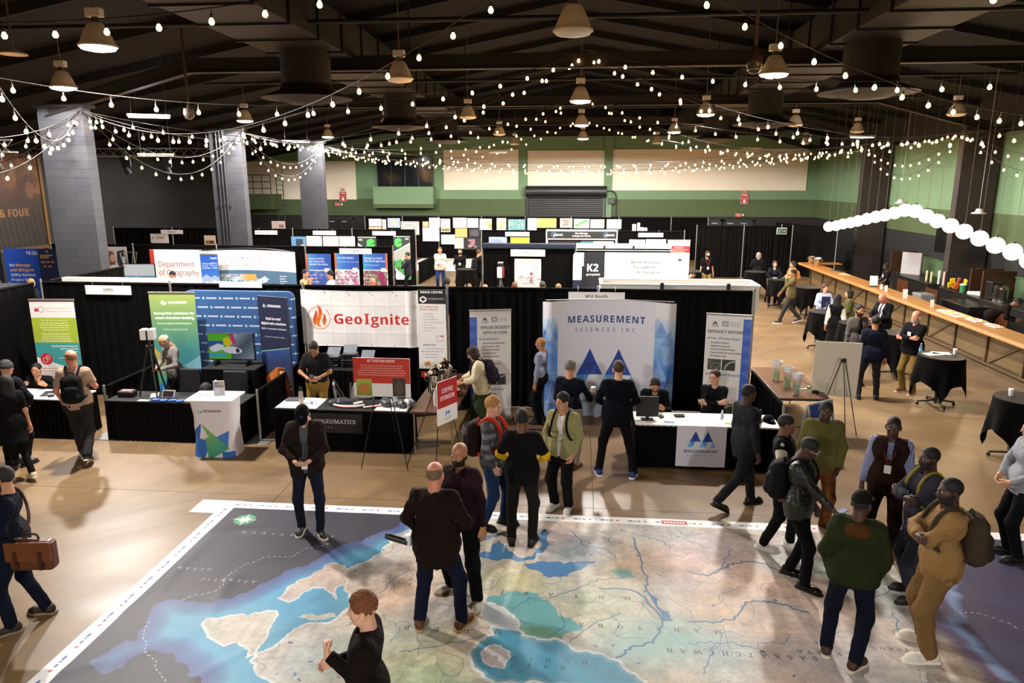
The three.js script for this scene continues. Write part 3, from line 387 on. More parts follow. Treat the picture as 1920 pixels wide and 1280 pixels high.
// ---------- signed-distance modelling for people ----------
class Field {
  constructor(lo, hi, c) { this.lo = lo; this.c = c; this.n = [0, 1, 2].map(i => Math.ceil((hi[i] - lo[i]) / c) + 2); this.f = new Float32Array(this.n[0] * this.n[1] * this.n[2]).fill(1e3); }
  each(lo, hi, fn) {
    const { n, c, f } = this, a = [], b = []; for (let i = 0; i < 3; i++) { a[i] = Math.max(0, Math.floor((lo[i] - this.lo[i]) / c)); b[i] = Math.min(n[i] - 1, Math.ceil((hi[i] - this.lo[i]) / c)); }
    for (let z = a[2]; z <= b[2]; z++) for (let y = a[1]; y <= b[1]; y++) { let i = (z * n[1] + y) * n[0] + a[0]; const Y = this.lo[1] + y * c, Z = this.lo[2] + z * c; for (let x = a[0]; x <= b[0]; x++, i++) f[i] = fn(this.lo[0] + x * c, Y, Z, f[i]); }
  }
  // tapered capsule a-b; o: k blend, ax+s squash along an axis, flat cut past b, flatA cut before a
  cap(A, B, ra, rb, o = {}) {
    const k = o.k ?? 0.03, m = k + 3 * this.c, R = Math.max(ra, rb) * Math.max(1, o.s || 1) + m, dx = B.x - A.x, dy = B.y - A.y, dz = B.z - A.z, L2 = dx * dx + dy * dy + dz * dz + 1e-9, L = Math.sqrt(L2), ax = o.ax, is = o.s ? 1 / o.s - 1 : 0, sub = o.sub;
    this.each([Math.min(A.x, B.x) - R, Math.min(A.y, B.y) - R, Math.min(A.z, B.z) - R], [Math.max(A.x, B.x) + R, Math.max(A.y, B.y) + R, Math.max(A.z, B.z) + R], (x, y, z, f) => {
      let px = x - A.x, py = y - A.y, pz = z - A.z; if (ax) { const q = (px * ax.x + py * ax.y + pz * ax.z) * is; px += ax.x * q; py += ax.y * q; pz += ax.z * q; }
      const dt = px * dx + py * dy + pz * dz, t = Math.max(0, Math.min(1, dt / L2)); const ex = px - dx * t, ey = py - dy * t, ez = pz - dz * t;
      let d = Math.sqrt(ex * ex + ey * ey + ez * ez) - (ra + (rb - ra) * t);
      if (o.flat) { const e = dt / L - L; if (e > d) d = e; } if (o.flatA) { const e = -dt / L; if (e > d) d = e; }
      if (sub) return Math.max(f, -d);
      const h = Math.max(k - Math.abs(f - d), 0) / k; return Math.min(f, d) - h * h * k * 0.25;
    });
  }
  mod(fn, near = 0.08) { const { n, c, f, lo } = this; for (let z = 0, i = 0; z < n[2]; z++) for (let y = 0; y < n[1]; y++) for (let x = 0; x < n[0]; x++, i++) if (f[i] < near && f[i] > -near) f[i] = fn(lo[0] + x * c, lo[1] + y * c, lo[2] + z * c, f[i]); }
  mesh(uvScale = 0) { // naive surface nets
    const { n, c, f, lo } = this, [nx, ny, nz] = n, id = new Int32Array(nx * ny * nz).fill(-1), P = [], I = [], sy = nx, sz = nx * ny;
    const E = [[0, 1], [0, 2], [0, 4], [1, 3], [1, 5], [2, 3], [2, 6], [3, 7], [4, 5], [4, 6], [5, 7], [6, 7]], v = new Float32Array(8);
    for (let z = 0; z < nz - 1; z++) for (let y = 0; y < ny - 1; y++) for (let x = 0; x < nx - 1; x++) {
      const i = x + y * sy + z * sz; let m = 0; for (let q = 0; q < 8; q++) { v[q] = f[i + (q & 1) + ((q >> 1) & 1) * sy + (q >> 2) * sz]; if (v[q] < 0) m |= 1 << q; } if (m === 0 || m === 255) continue;
      let sx = 0, syy = 0, szz = 0, k = 0; for (const [a, b] of E) if (((m >> a) & 1) !== ((m >> b) & 1)) { const t = v[a] / (v[a] - v[b]); sx += (a & 1) + t * ((b & 1) - (a & 1)); syy += ((a >> 1) & 1) + t * (((b >> 1) & 1) - ((a >> 1) & 1)); szz += (a >> 2) + t * ((b >> 2) - (a >> 2)); k++; }
      id[i] = P.length / 3; P.push(lo[0] + (x + sx / k) * c, lo[1] + (y + syy / k) * c, lo[2] + (z + szz / k) * c);
    }
    const quad = (a, b, d, e, flip) => { if (a < 0 || b < 0 || d < 0 || e < 0) return; if (flip) I.push(a, d, b, b, d, e); else I.push(a, b, d, b, e, d); };
    for (let z = 1; z < nz - 1; z++) for (let y = 1; y < ny - 1; y++) for (let x = 1; x < nx - 1; x++) {
      const i = x + y * sy + z * sz, s = f[i] < 0;
      if (s !== f[i + 1] < 0) quad(id[i - sy - sz], id[i - sz], id[i - sy], id[i], !s);
      if (s !== f[i + sy] < 0) quad(id[i - 1 - sz], id[i - sz], id[i - 1], id[i], s);
      if (s !== f[i + sz] < 0) quad(id[i - 1 - sy], id[i - sy], id[i - 1], id[i], !s);
    }
    const g = new THREE.BufferGeometry(); g.setAttribute('position', new THREE.Float32BufferAttribute(P, 3)); g.setIndex(I); g.computeVertexNormals();
    const uv = new Float32Array(P.length / 3 * 2); if (uvScale) for (let k = 0; k < P.length / 3; k++) { uv[2 * k] = (P[3 * k] + P[3 * k + 2] * 0.35) * uvScale; uv[2 * k + 1] = P[3 * k + 1] * uvScale; } g.setAttribute('uv', new THREE.BufferAttribute(uv, 2));
    return g;
  }
}
const ell = (x, y, z, cx, cy, cz, rx, ry, rz) => { const a = (x - cx) / rx, b = (y - cy) / ry, c = (z - cz) / rz, k0 = Math.sqrt(a * a + b * b + c * c), k1 = Math.sqrt(a * a / rx / rx + b * b / ry / ry + c * c / rz / rz); return k1 < 1e-6 ? -Math.min(rx, ry, rz) : k0 * (k0 - 1) / k1; };
const smin = (a, b, k) => { const h = Math.max(k - Math.abs(a - b), 0) / k; return Math.min(a, b) - h * h * k * 0.25; };
function fnMesh(lo, hi, c, fn) { const F = new Field(lo, hi, c); F.each(lo, [hi[0] + 2 * c, hi[1] + 2 * c, hi[2] + 2 * c], fn); return F.mesh(); }
const seg = (x, y, z, a, b, ra, rb) => { const dx = b[0] - a[0], dy = b[1] - a[1], dz = b[2] - a[2], px = x - a[0], py = y - a[1], pz = z - a[2], t = Math.max(0, Math.min(1, (px * dx + py * dy + pz * dz) / (dx * dx + dy * dy + dz * dz))); return Math.hypot(px - dx * t, py - dy * t, pz - dz * t) - (ra + (rb - ra) * t); };
const cache = new Map(), memo = (k, f) => { if (!cache.has(k)) cache.set(k, f()); return cache.get(k); };
const COL = (g, fn) => { const p = g.attributes.position, c = new Float32Array(p.count * 3); for (let i = 0; i < p.count; i++) { const q = fn ? fn(p.getX(i), p.getY(i), p.getZ(i)) : [1, 1, 1]; c.set(q, i * 3); } g.setAttribute('color', new THREE.BufferAttribute(c, 3)); return g; };
const headSDF = (x, y, z, fem, wd) => {
  x = Math.abs(x) / wd; const jw = fem ? 0.88 : 1;
  let d = ell(x, y, z, 0, 0.03, -0.012, 0.074, 0.087, 0.096);
  d = smin(d, ell(x, y, z, 0, -0.035, 0.022, 0.058 * jw, 0.085, 0.066), 0.03);
  d = smin(d, seg(x, y, z, [0, -0.086, 0.034], [0.028 * jw, -0.082, 0.026], 0.029, 0.026), 0.03);
  d = smin(d, seg(x, y, z, [0, -0.102, 0.058], [0.006, -0.1, 0.056], 0.017, 0.015), 0.02);
  d = smin(d, seg(x, y, z, [0, 0.016, 0.078], [0.036, 0.013, 0.064], fem ? 0.009 : 0.013, 0.011), 0.015);
  d = smin(d, seg(x, y, z, [0.04, -0.024, 0.056], [0.05, -0.02, 0.035], 0.021, 0.018), 0.025);
  d = smin(d, seg(x, y, z, [0, 0.002, 0.085], [0, -0.036, 0.106], 0.0075, 0.0115), 0.012);
  d = smin(d, seg(x, y, z, [0, -0.04, 0.097], [0.011, -0.042, 0.09], 0.009, 0.007), 0.008);
  d = Math.max(d, -ell(x, y, z, 0.031, -0.004, 0.098, 0.017, 0.0095, 0.017) * 1);
  d = smin(d, seg(x, y, z, [0, -0.066, 0.087], [0.02, -0.068, 0.075], 0.0065, 0.004), 0.008);
  d = smin(d, seg(x, y, z, [0, -0.077, 0.085], [0.017, -0.075, 0.076], 0.007, 0.004), 0.006);
  d = smin(d, Math.max(ell(x, y, z, 0.08, -0.012, -0.012, 0.012, 0.034, 0.021), -ell(x, y, z, 0.088, -0.01, -0.006, 0.008, 0.02, 0.011)), 0.008);
  d = smin(d, seg(x, y, z, [0, -0.05, -0.022], [0, -0.21, -0.04], fem ? 0.047 : 0.056, fem ? 0.052 : 0.063), 0.03);
  return d;
};
const headGeo = (fem, c, brow) => memo(`h${fem}${c}${brow}`, () => COL(fnMesh([-0.1, -0.22, -0.13], [0.1, 0.13, 0.13], c, (x, y, z) => headSDF(x, y, z, fem, 1)), (x, y, z) => { const X = Math.abs(x); if (z > 0.06 && y < -0.058 && y > -0.085 && X < 0.022) return [0.86, 0.62, 0.6]; if (brow && z > 0.05 && X > 0.013 && X < 0.048 && Math.abs(y - 0.019 + (X - 0.03) * 0.15) < 0.005) return [0.3, 0.24, 0.2]; return [1, 1, 1]; }));
const HAIR = {
  short: (x, y, z) => { let d = ell(x, y, z, 0, 0.036, -0.014, 0.081, 0.095, 0.103) + N3(x * 60, y * 60, z * 60) * 0.004 + N3(x * 150, y * 60, z * 110) * 0.005; d = Math.max(d, -ell(x, y, z, 0, -0.05, 0.105, 0.1, 0.128, 0.088), -(y + 0.055 - Math.max(0, z) * 0.8)); return Math.max(d, -ell(Math.abs(x), y, z, 0.085, -0.022, -0.002, 0.03, 0.038, 0.028)); },
  quiff: (x, y, z) => { let d = ell(x, y, z, 0, 0.045, -0.008, 0.082, 0.1, 0.104) + N3(x * 70, y * 50, z * 40) * 0.007 + N3(x * 140, y * 70, z * 90) * 0.006; d = Math.max(d, -ell(x, y, z, 0, -0.06, 0.11, 0.106, 0.13, 0.088), -(y + 0.05)); return Math.max(d, -ell(Math.abs(x), y, z, 0.09, -0.03, 0.0, 0.03, 0.05, 0.04)); },
  buzz: (x, y, z) => { let d = ell(x, y, z, 0, 0.033, -0.013, 0.0768, 0.09, 0.099) + N3(x * 120, y * 120, z * 120) * 0.0015; d = Math.max(d, -ell(x, y, z, 0, -0.05, 0.105, 0.092, 0.13, 0.082), -(y + 0.05 - Math.max(0, z) * 0.8)); return Math.max(d, -ell(Math.abs(x), y, z, 0.085, -0.022, -0.002, 0.03, 0.038, 0.028)); },
  fringe: (x, y, z) => Math.max(ell(x, y, z, 0, 0.028, -0.014, 0.0785, 0.087, 0.1), -ell(x, y, z, 0, 0.105, 0.03, 0.085, 0.085, 0.14), -(y + 0.055), z - 0.025, -ell(Math.abs(x), y, z, 0.085, -0.022, -0.002, 0.028, 0.036, 0.026)),
  curly: (x, y, z) => { let d = ell(x, y, z, 0, 0.04, -0.02, 0.1, 0.105, 0.115) + N3(x * 35, y * 35, z * 35) * 0.014; return Math.max(d, -ell(x, y, z, 0, -0.06, 0.11, 0.1, 0.115, 0.095), -(y + 0.09)); },
  bob: (x, y, z) => { let d = smin(ell(x, y, z, 0, 0.03, -0.018, 0.094, 0.1, 0.11), ell(x, y, z, 0, -0.06, -0.025, 0.105, 0.09, 0.09), 0.05) + N3(x * 30, y * 18, z * 30) * 0.012; return Math.max(d, -ell(x, y, z, 0, -0.05, 0.11, 0.082, 0.115, 0.1), -(y + 0.13)); },
  long: (x, y, z) => { let d = smin(ell(x, y, z, 0, 0.032, -0.016, 0.09, 0.098, 0.108), ell(x, y, z, 0, -0.12, -0.06, 0.1, 0.19, 0.055), 0.06) + N3(x * 40, y * 8, z * 40) * 0.008; return Math.max(d, -ell(x, y, z, 0, -0.06, 0.11, 0.078, 0.12, 0.1), -ell(x, y, z, 0, -0.25, 0.09, 0.07, 0.14, 0.1)); },
  bun: (x, y, z) => Math.min(Math.max(ell(x, y, z, 0, 0.034, -0.014, 0.081, 0.094, 0.103), -ell(x, y, z, 0, -0.05, 0.105, 0.1, 0.115, 0.09), -(y + 0.05)), ell(x, y, z, 0, 0.1, -0.075, 0.045, 0.045, 0.045)),
  beanie: (x, y, z) => Math.max(smin(ell(x, y, z, 0, 0.045, -0.014, 0.089, 0.1, 0.11), Math.max(ell(x, y, z, 0, 0.03, -0.014, 0.096, 0.14, 0.117), Math.abs(y - 0.03) - 0.03), 0.02), -(y + 0.0 + z * 0.15), -ell(x, y, z, 0, 0.02, -0.012, 0.072, 0.085, 0.094)),
};
const BRIM = (x, y, z) => Math.max(Math.max(Math.abs(y - 0.045 + (z - 0.07) * 0.25 + x * x * 3) - 0.004, ell(x, y, z, 0, 0.04, 0.1, 0.078, 0.06, 0.085)), 0.06 - z);
const CAPD = (x, y, z) => Math.max(ell(x, y, z, 0, 0.04, -0.012, 0.087, 0.1, 0.107), -(y - 0.028 + (z < 0 ? z * 0.12 : 0)), -ell(x, y, z, 0, 0.025, -0.012, 0.072, 0.085, 0.094));
const BEARD = (x, y, z) => { const X = Math.abs(x); let d = headSDF(x, y, z, 0, 1) - 0.0055 + N3(x * 90, y * 90, z * 90) * 0.002; return Math.max(d, y + 0.042 + Math.max(0, 0.05 - z) * -0.55, -(z + 0.012), -ell(X, y, z, 0, -0.07, 0.1, 0.019, 0.008, 0.04), -(y + 0.125), z > 0.09 && y > -0.05 ? 0.01 : -1, -ell(X, y, z, 0.045, -0.03, 0.08, 0.028, 0.03, 0.05)); };
const hairGeo = (k, c) => memo('hr' + k + c, () => fnMesh([-0.14, -0.34, -0.17], [0.14, 0.17, 0.2], c, k === 'beard' ? BEARD : k === 'capdome' ? CAPD : k === 'brim' ? BRIM : HAIR[k]));
// hand: left hand, fingers along -y, palm to +z, thumb on +x
const handGeo = (kind, c) => memo('hd' + kind + c, () => {
  const curl = { relax: [18, 30, 20], hold: [42, 55, 30], fist: [78, 88, 55], flat: [4, 6, 4], grip: [58, 70, 40] }[kind], S = [];
  const xs = [0.03, 0.01, -0.01, -0.028], Ls = [0.072, 0.08, 0.074, 0.058];
  xs.forEach((x, i) => {
    S.push([[x * 0.5, -0.005, 0], [x, -0.088, 0], 0.017, 0.0125, 0.016]);
    let p = [x, -0.088, 0], a = 0; [0.45, 0.32, 0.23].forEach((fr, j) => { a += (curl[j] + i * 2) * D2R; const l = Ls[i] * fr * 1.08, q = [p[0] + (x * 0.06) * fr, p[1] - Math.cos(a) * l, p[2] + Math.sin(a) * l]; S.push([p, q, 0.0098 - j * 0.001, 0.0088 - j * 0.001, j ? 0.003 : 0.006]); p = q; });
  });
  const th = kind === 'fist' || kind === 'grip' ? [[0.02, -0.025, 0.008], [0.043, -0.058, 0.022], [0.033, -0.085, 0.04], [0.012, -0.096, 0.046]] : kind === 'hold' ? [[0.02, -0.025, 0.008], [0.046, -0.055, 0.018], [0.05, -0.088, 0.03], [0.038, -0.108, 0.04]] : [[0.02, -0.025, 0.006], [0.045, -0.055, 0.014], [0.054, -0.085, 0.022], [0.054, -0.108, 0.026]];
  for (let j = 0; j < 3; j++) S.push([th[j], th[j + 1], 0.0155 - j * 0.003, 0.0125 - j * 0.002, j ? 0.004 : 0.014]);
  S.push([[0, 0.05, 0], [0, -0.01, 0], 0.0265, 0.024, 0.02]);
  const F = new Field([-0.07, -0.19, -0.05], [0.09, 0.06, 0.1], c); for (const [a, b, r, q, k] of S) F.cap(V(...a), V(...b), r, q, { k });
  return COL(F.mesh());
});
const shoeGeo = memo('shoe', () => { const F = new Field([-0.08, -0.01, -0.13], [0.08, 0.16, 0.25], 0.0075); const k = 0.03; F.cap(V(0, 0.05, -0.045), V(0, 0.044, 0.13), 0.041, 0.035, { k, ax: V(1, 0, 0), s: 1.08 }); F.cap(V(0, 0.04, 0.12), V(0.004, 0.036, 0.165), 0.039, 0.03, { k, ax: V(1, 0, 0), s: 1.12 }); F.cap(V(0, 0.06, -0.025), V(0, 0.105, -0.03), 0.043, 0.041, { k, flat: 1 }); F.mod((x, y, z, f) => Math.max(f, 0.014 - y)); return F.mesh(); });
const soleGeo = memo('sole', () => { const s = new THREE.Shape(); s.moveTo(-0.034, -0.08); s.bezierCurveTo(-0.04, -0.105, 0.04, -0.105, 0.036, -0.08); s.bezierCurveTo(0.038, -0.02, 0.036, 0.02, 0.047, 0.1); s.bezierCurveTo(0.05, 0.17, 0.03, 0.207, 0.004, 0.208); s.bezierCurveTo(-0.03, 0.207, -0.047, 0.17, -0.046, 0.1); s.bezierCurveTo(-0.04, 0.03, -0.036, 0, -0.034, -0.08); const g = new THREE.ExtrudeGeometry(s, { depth: 0.02, bevelEnabled: true, bevelSize: 0.003, bevelThickness: 0.003, bevelSegments: 1, curveSegments: 6 }); g.rotateX(Math.PI / 2); g.scale(1, 1, 1); g.translate(0, 0.023, 0); return g; });
const laceGeo = memo('lace', () => mg([0, 1, 2, 3].map(k => tube([[-0.02, 0.076 - k * 0.006, 0.03 + k * 0.022], [0, 0.087 - k * 0.007, 0.036 + k * 0.022], [0.02, 0.076 - k * 0.006, 0.03 + k * 0.022]], 0.0035, 6, 4))));
const glassesGeo = memo('glass', () => mg([-1, 1].flatMap(s => [at(new THREE.TorusGeometry(0.021, 0.0022, 5, 18), s * 0.031, -0.006, 0.1), rod([s * 0.052, 0, 0.098], [s * 0.078, 0.002, -0.01], 0.002, 5)]).concat([rod([-0.01, -0.002, 0.101], [0.01, -0.002, 0.101], 0.0022, 5)])));
const eyeGeo = memo('eye', () => COL(new THREE.SphereGeometry(0.0125, 14, 10), (x, y, z) => z > 0.0085 ? [0.025, 0.018, 0.014] : [0.5, 0.46, 0.43]));
const eyeM = new THREE.MeshStandardMaterial({ vertexColors: true, roughness: 0.25 });
const skinM = c => { const k = 'skin' + c; if (!mats.has(k)) mats.set(k, new THREE.MeshStandardMaterial({ color: c, roughness: 0.55, vertexColors: true })); return mats.get(k); };
const weave = grayTex(512, 512, (u, v) => { const a = Math.abs(tn(u, v, 6, 3)), b = Math.abs(tn(u, v, 12, 8)), c = tn(u, v, 40, 1); return 0.25 + a * 0.75 + b * 0.4 + c * 0.1 + rnd() * 0.05; });
const cloth = (c, r = 0.88, o = {}) => { const k = 'cl' + c + r + JSON.stringify(o); if (!mats.has(k)) mats.set(k, new THREE.MeshPhysicalMaterial({ color: c, roughness: r, specularIntensity: r > 0.6 ? 0.25 : 1, bumpMap: weave, bumpScale: 0.008, side: THREE.DoubleSide, ...o })); return mats.get(k); };
function ik(A, T, l1, l2, hint) { const d = T.clone().sub(A); let L = d.length(); const mx = (l1 + l2) * 0.999; if (L > mx) { T = A.clone().add(d.multiplyScalar(mx / L)); L = mx; } const u = T.clone().sub(A).normalize(), c = (l1 * l1 + L * L - l2 * l2) / (2 * L), h = Math.sqrt(Math.max(0, l1 * l1 - c * c)), n = hint.clone().addScaledVector(u, -hint.dot(u)).normalize(); return [A.clone().addScaledVector(u, c).addScaledVector(n, h), T]; }
function orient(g, pos, Y, Z, sc = 1, mirror = false) { const z = Z.clone().addScaledVector(Y, -Z.dot(Y)).normalize(), x = Y.clone().cross(z).normalize(); const m = new THREE.Matrix4().makeBasis(x, Y, z).scale(V(sc * (mirror ? -1 : 1), sc, sc)).setPosition(pos); const q = g.clone().applyMatrix4(m); if (mirror && q.index) { const a = q.index.array; for (let i = 0; i < a.length; i += 3) { const t = a[i]; a[i] = a[i + 1]; a[i + 1] = t; } q.computeVertexNormals(); } return q; }
function joinIdx(list) { return mergeGeometries(list.map(g => { const q = new THREE.BufferGeometry(); q.setAttribute('position', g.attributes.position); q.setAttribute('normal', g.attributes.normal); q.setAttribute('color', g.attributes.color || COL(g).attributes.color); q.setIndex(g.index); return q; })); }

/* person spec: p [x,z], a facing degrees (0 = towards +z), h height, w build, f female, skin, hair [style, colour], beard colour,
 hy/hp head yaw/pitch degrees relative to body, lean/side/twist degrees, L/R wrist targets [x,y,z] (x + = own left) at 1.75 m scale,
 eL/eR elbow hints, pL/pR palm normals, hL/hR hand kind, fL/fR feet [x,z,yaw,heelLift], hip hip height, near detail,
 top {c, sleeve, hem, r loose, collar, map}, open inner colour (jacket open over it), legs {c, r, len}, skirt, shoe [upper, sole] */
function person(label, s) {
  const k = (s.h || 1.75) / 1.75, w = s.w || 1, fem = s.f ? 1 : 0, near = s.near ?? 1, c1 = near ? 0.0145 : 0.026, hc = near ? 0.0052 : 0.0085;
  const t = thing('person', label, 'person', [s.p[0], s.y || 0, s.p[1]], (s.a || 0) * D2R, s.group);
  const v = (x, y, z) => V(x * k, y * k, z * k);
  const hipY = s.hip ?? 0.93, pel = v(...(s.off || [0]).concat(hipY).slice(0, 0), 0, hipY, s.pz || 0);
  const Q = new THREE.Quaternion().setFromEuler(new THREE.Euler((s.lean || 0) * D2R, (s.twist || 0) * D2R, (s.side || 0) * D2R, 'YXZ'));
  const up = (x, y, z) => v(x, y, z).applyQuaternion(Q).add(pel);
  const hQ = new THREE.Quaternion().setFromEuler(new THREE.Euler((s.hp || 0) * D2R, ((s.hy || 0) + (s.twist || 0)) * D2R, (s.hr || 0) * D2R, 'YXZ'));
  const sw = (fem ? 0.155 : 0.172) * (0.6 + 0.4 * w), neckB = up(0, 0.515, -0.02), headC = neckB.clone().add(v(0, 0.045, 0.01).applyQuaternion(Q)).add(v(0, 0.135, 0.02).applyQuaternion(hQ));
  const arm = (sd, tgt, hint) => { const S = up(sd * sw, 0.475, -0.015), T = tgt ? v(...tgt) : up(sd * (sw + 0.075 + 0.02 * w), -0.1, 0.03); const [E, W] = ik(S, T, 0.285 * k, 0.255 * k, hint ? V(...hint) : V(sd * 0.35, -0.2, -1)); return { S, E, W, d: W.clone().sub(E).normalize() }; };
  const AL = arm(1, s.L, s.eL), AR = arm(-1, s.R, s.eR);
  const leg = (sd, ft) => { const [fx, fz, fy = sd * 10, lift = 0] = ft || [sd * 0.11, 0]; const yaw = fy * D2R, Hh = pel.clone().add(v(sd * 0.088, -0.02, 0)), An = v(fx, 0.085 + lift, fz), [K, A] = ik(Hh, An, 0.435 * k, 0.425 * k, V(Math.sin(yaw) + (s.kh || 0) * sd, 0.1, Math.cos(yaw))); return { H: Hh, K, A, yaw, lift }; };
  const LL = leg(1, s.fL), LR = leg(-1, s.fR);
  const X = V(1, 0, 0).applyQuaternion(Q), Zc = V(0, 0, 1).applyQuaternion(Q);
  const bound = (pts, m) => { const lo = [9, 9, 9], hi = [-9, -9, -9]; for (const p of pts) [p.x, p.y, p.z].forEach((q, i) => { lo[i] = Math.min(lo[i], q - m); hi[i] = Math.max(hi[i], q + m); }); return [lo, hi]; };
  const torso = (F, e, o = {}) => { // e: thickness added over the body
    const b = w * (fem ? 0.93 : 1), kk = 0.09 * k, hem = o.hem ?? -0.02, r = q => q * k + e;
    if (o.noTorso !== 1) {
      F.cap(up(-0.082 * b, 0.37, 0.005), up(0.082 * b, 0.37, 0.005), r(0.103 * (0.5 + 0.5 * b)), r(0.103 * (0.5 + 0.5 * b)), { k: kk });
      F.cap(up(-0.07 * b, 0.15, 0.005), up(0.07 * b, 0.15, 0.005), r(0.096 * b), r(0.096 * b), { k: kk });
      F.cap(up(-0.075 * b, 0.02, 0), up(0.075 * b, 0.02, 0), r(0.112 * b), r(0.112 * b), { k: kk });
      F.cap(up(-sw + 0.03, 0.475, -0.015), up(sw - 0.03, 0.475, -0.015), r(0.056), r(0.056), { k: kk });
      F.cap(up(0, 0.47, -0.02), up(0, 0.53, -0.018), r(0.075), r(0.05), { k: 0.05, flat: 1 });
      if (fem) F.cap(up(-0.065, 0.33, 0.075), up(0.065, 0.33, 0.075), r(0.052), r(0.052), { k: 0.05 });
      if (s.belly) F.cap(up(-0.04, 0.14, 0.05 * s.belly), up(0.04, 0.14, 0.05 * s.belly), r(0.1), r(0.1), { k: 0.09 });
      if (hem < -0.03) F.cap(up(0, 0.06, 0), up(0, hem, 0.0), r(0.118 * b), r(0.122 * b) + (o.flare || 0), { k: kk, ax: X, s: 1.32, flat: 1 });
    }
  };
  const fs0 = s.p[0] * 7 + s.p[1] * 3, fold = (amp, fr) => (x, y, z, f) => f + amp * (1.2 * N3(x * fr + fs0, y * fr * 0.7, z * fr) + 1.1 * Math.abs(N3(x * fr * 1.6 + 9, y * fr * 1.3 + fs0, z * fr * 1.6)));
  // --- skin: one continuous figure ---
  {
    const c = near ? 0.02 : 0.032, pts = [AL.S, AL.E, AL.W, AR.S, AR.E, AR.W, LL.H, LL.K, LL.A, LR.H, LR.K, LR.A, neckB, headC], [lo, hi] = bound(pts, 0.2), F = new Field(lo, hi, c);
    torso(F, -0.022); for (const A of [AL, AR]) { F.cap(A.S, A.E, 0.043 * k * (fem ? 0.86 : 1), 0.037 * k, {}); F.cap(A.E, A.W, 0.037 * k * (fem ? 0.86 : 1), 0.026 * k, {}); }
    for (const L of [LL, LR]) { F.cap(L.H, L.K, 0.07 * k, 0.05 * k, { k: 0.06 }); F.cap(L.K, L.A, 0.05 * k, 0.036 * k, {}); }
    F.cap(neckB, headC, 0.05 * k, 0.045 * k, {});
    const hd = headGeo(fem, hc, s.hair?.[0] === undefined || s.hair ? 1 : 1).clone().applyMatrix4(new THREE.Matrix4().compose(headC, hQ, v(1, 1, 1).multiplyScalar(s.hs || 1)));
    const list = [COL(F.mesh()), hd];
    const hands = [[AL, s.pL || [-0.8, 0.1, -0.3], s.hL || 'relax', false], [AR, s.pR || [0.8, 0.1, -0.3], s.hR || 'relax', true]];
    for (const [A, pn, kind, mir] of hands) { const dir = (mir ? s.dR : s.dL) ? V(...(mir ? s.dR : s.dL)).normalize() : A.d; A.hd = dir; list.push(orient(handGeo(kind, near ? 0.0052 : 0.009), A.W, dir.clone().negate(), V(...pn), k * (fem ? 0.9 : 1), mir)); }
    part(t, 'body', joinIdx(list), skinM(s.skin ?? 0xc99678));
  }
  const head = new THREE.Group(); head.position.copy(headC); head.quaternion.copy(hQ); const hsc = k * (s.hs || 1);
  const onHead = (name, geo, m) => { const q = part(t, name, geo, m); q.position.copy(headC); q.quaternion.copy(hQ); q.scale.setScalar(hsc); return q; };
  if (near) for (const sd of [-1, 1]) { const e = onHead('eye', eyeGeo, eyeM); e.position.copy(headC).add(V(sd * 0.0305, -0.0045, 0.0768).multiplyScalar(hsc).applyQuaternion(hQ)); }
  if (s.hair) onHead('hair', hairGeo(s.hair[0], near ? 0.0055 : 0.009), M(s.hair[1], 0.75));
  if (s.cap) { const cp = onHead('cap', hairGeo('capdome', near ? 0.0055 : 0.009), cloth(s.cap)); part(cp, 'brim', hairGeo('brim', 0.0045), cloth(s.cap)); if (s.logo) part(cp, 'logo', mg([-1, 1].map(q => at(new THREE.ConeGeometry(0.014, 0.026, 3), q * 0.012, 0.082, 0.09, -0.5, 0, 0).scale(1, 1, 1))), M(s.logo, 0.6)); }
  if (s.beard) onHead('beard', hairGeo('beard', near ? 0.0055 : 0.009), M(s.beard, 0.85));
  if (s.glasses) onHead('glasses', glassesGeo, M(s.glasses, 0.3));
  if (s.phones) onHead('headphones', mg([at(new THREE.TorusGeometry(0.092, 0.009, 6, 20, Math.PI), 0, 0.03, -0.01), at(cyl(0.035, 0.035, 0.025, 14), 0.09, -0.01, -0.01, 0, 0, Math.PI / 2), at(cyl(0.035, 0.035, 0.025, 14), -0.09, -0.01, -0.01, 0, 0, Math.PI / 2)]), M(0x111111, 0.5));
  // --- tops ---
  const makeTop = (name, o) => {
    const e = (o.r ?? 0.008) * 0.72, sl = o.sleeve ?? 1, hem = o.hem ?? -0.08, [lo, hi] = bound([AL.S, AL.E, AL.W, AR.S, AR.E, AR.W, neckB, up(0, hem, 0), up(0.1, 0, 0), up(-0.1, 0, 0)], 0.2), F = new Field(lo, hi, c1);
    torso(F, e, { hem, flare: o.flare });
    for (const A of [AL, AR]) {
      const sr = (o.sr ?? 0.012) * 0.75; if (sl > 0.02) F.cap(A.S, sl < 0.5 ? A.S.clone().lerp(A.E, sl * 2) : A.E, 0.05 * k + sr * 0.8, (sl < 0.5 ? 0.05 : 0.042) * k + sr, { k: 0.05, flat: sl < 0.5 });
      if (sl > 0.5) F.cap(A.E, A.E.clone().lerp(A.W, Math.min(1, (sl - 0.5) * 2) * 0.98), 0.042 * k + sr, 0.031 * k + sr, { k: 0.03, flat: 1 });
    }
    if (o.collar) F.cap(up(0, 0.5, -0.02), up(0, 0.5 + o.collar, -0.012), 0.066 * k, 0.06 * k, { k: 0.025, flat: 1 });
    if (o.hood) F.cap(up(-0.05, 0.47, -0.1), up(0.05, 0.47, -0.1), 0.062, 0.062, { k: 0.05 });
    F.mod(fold(o.amp ?? 0.0065, 13));
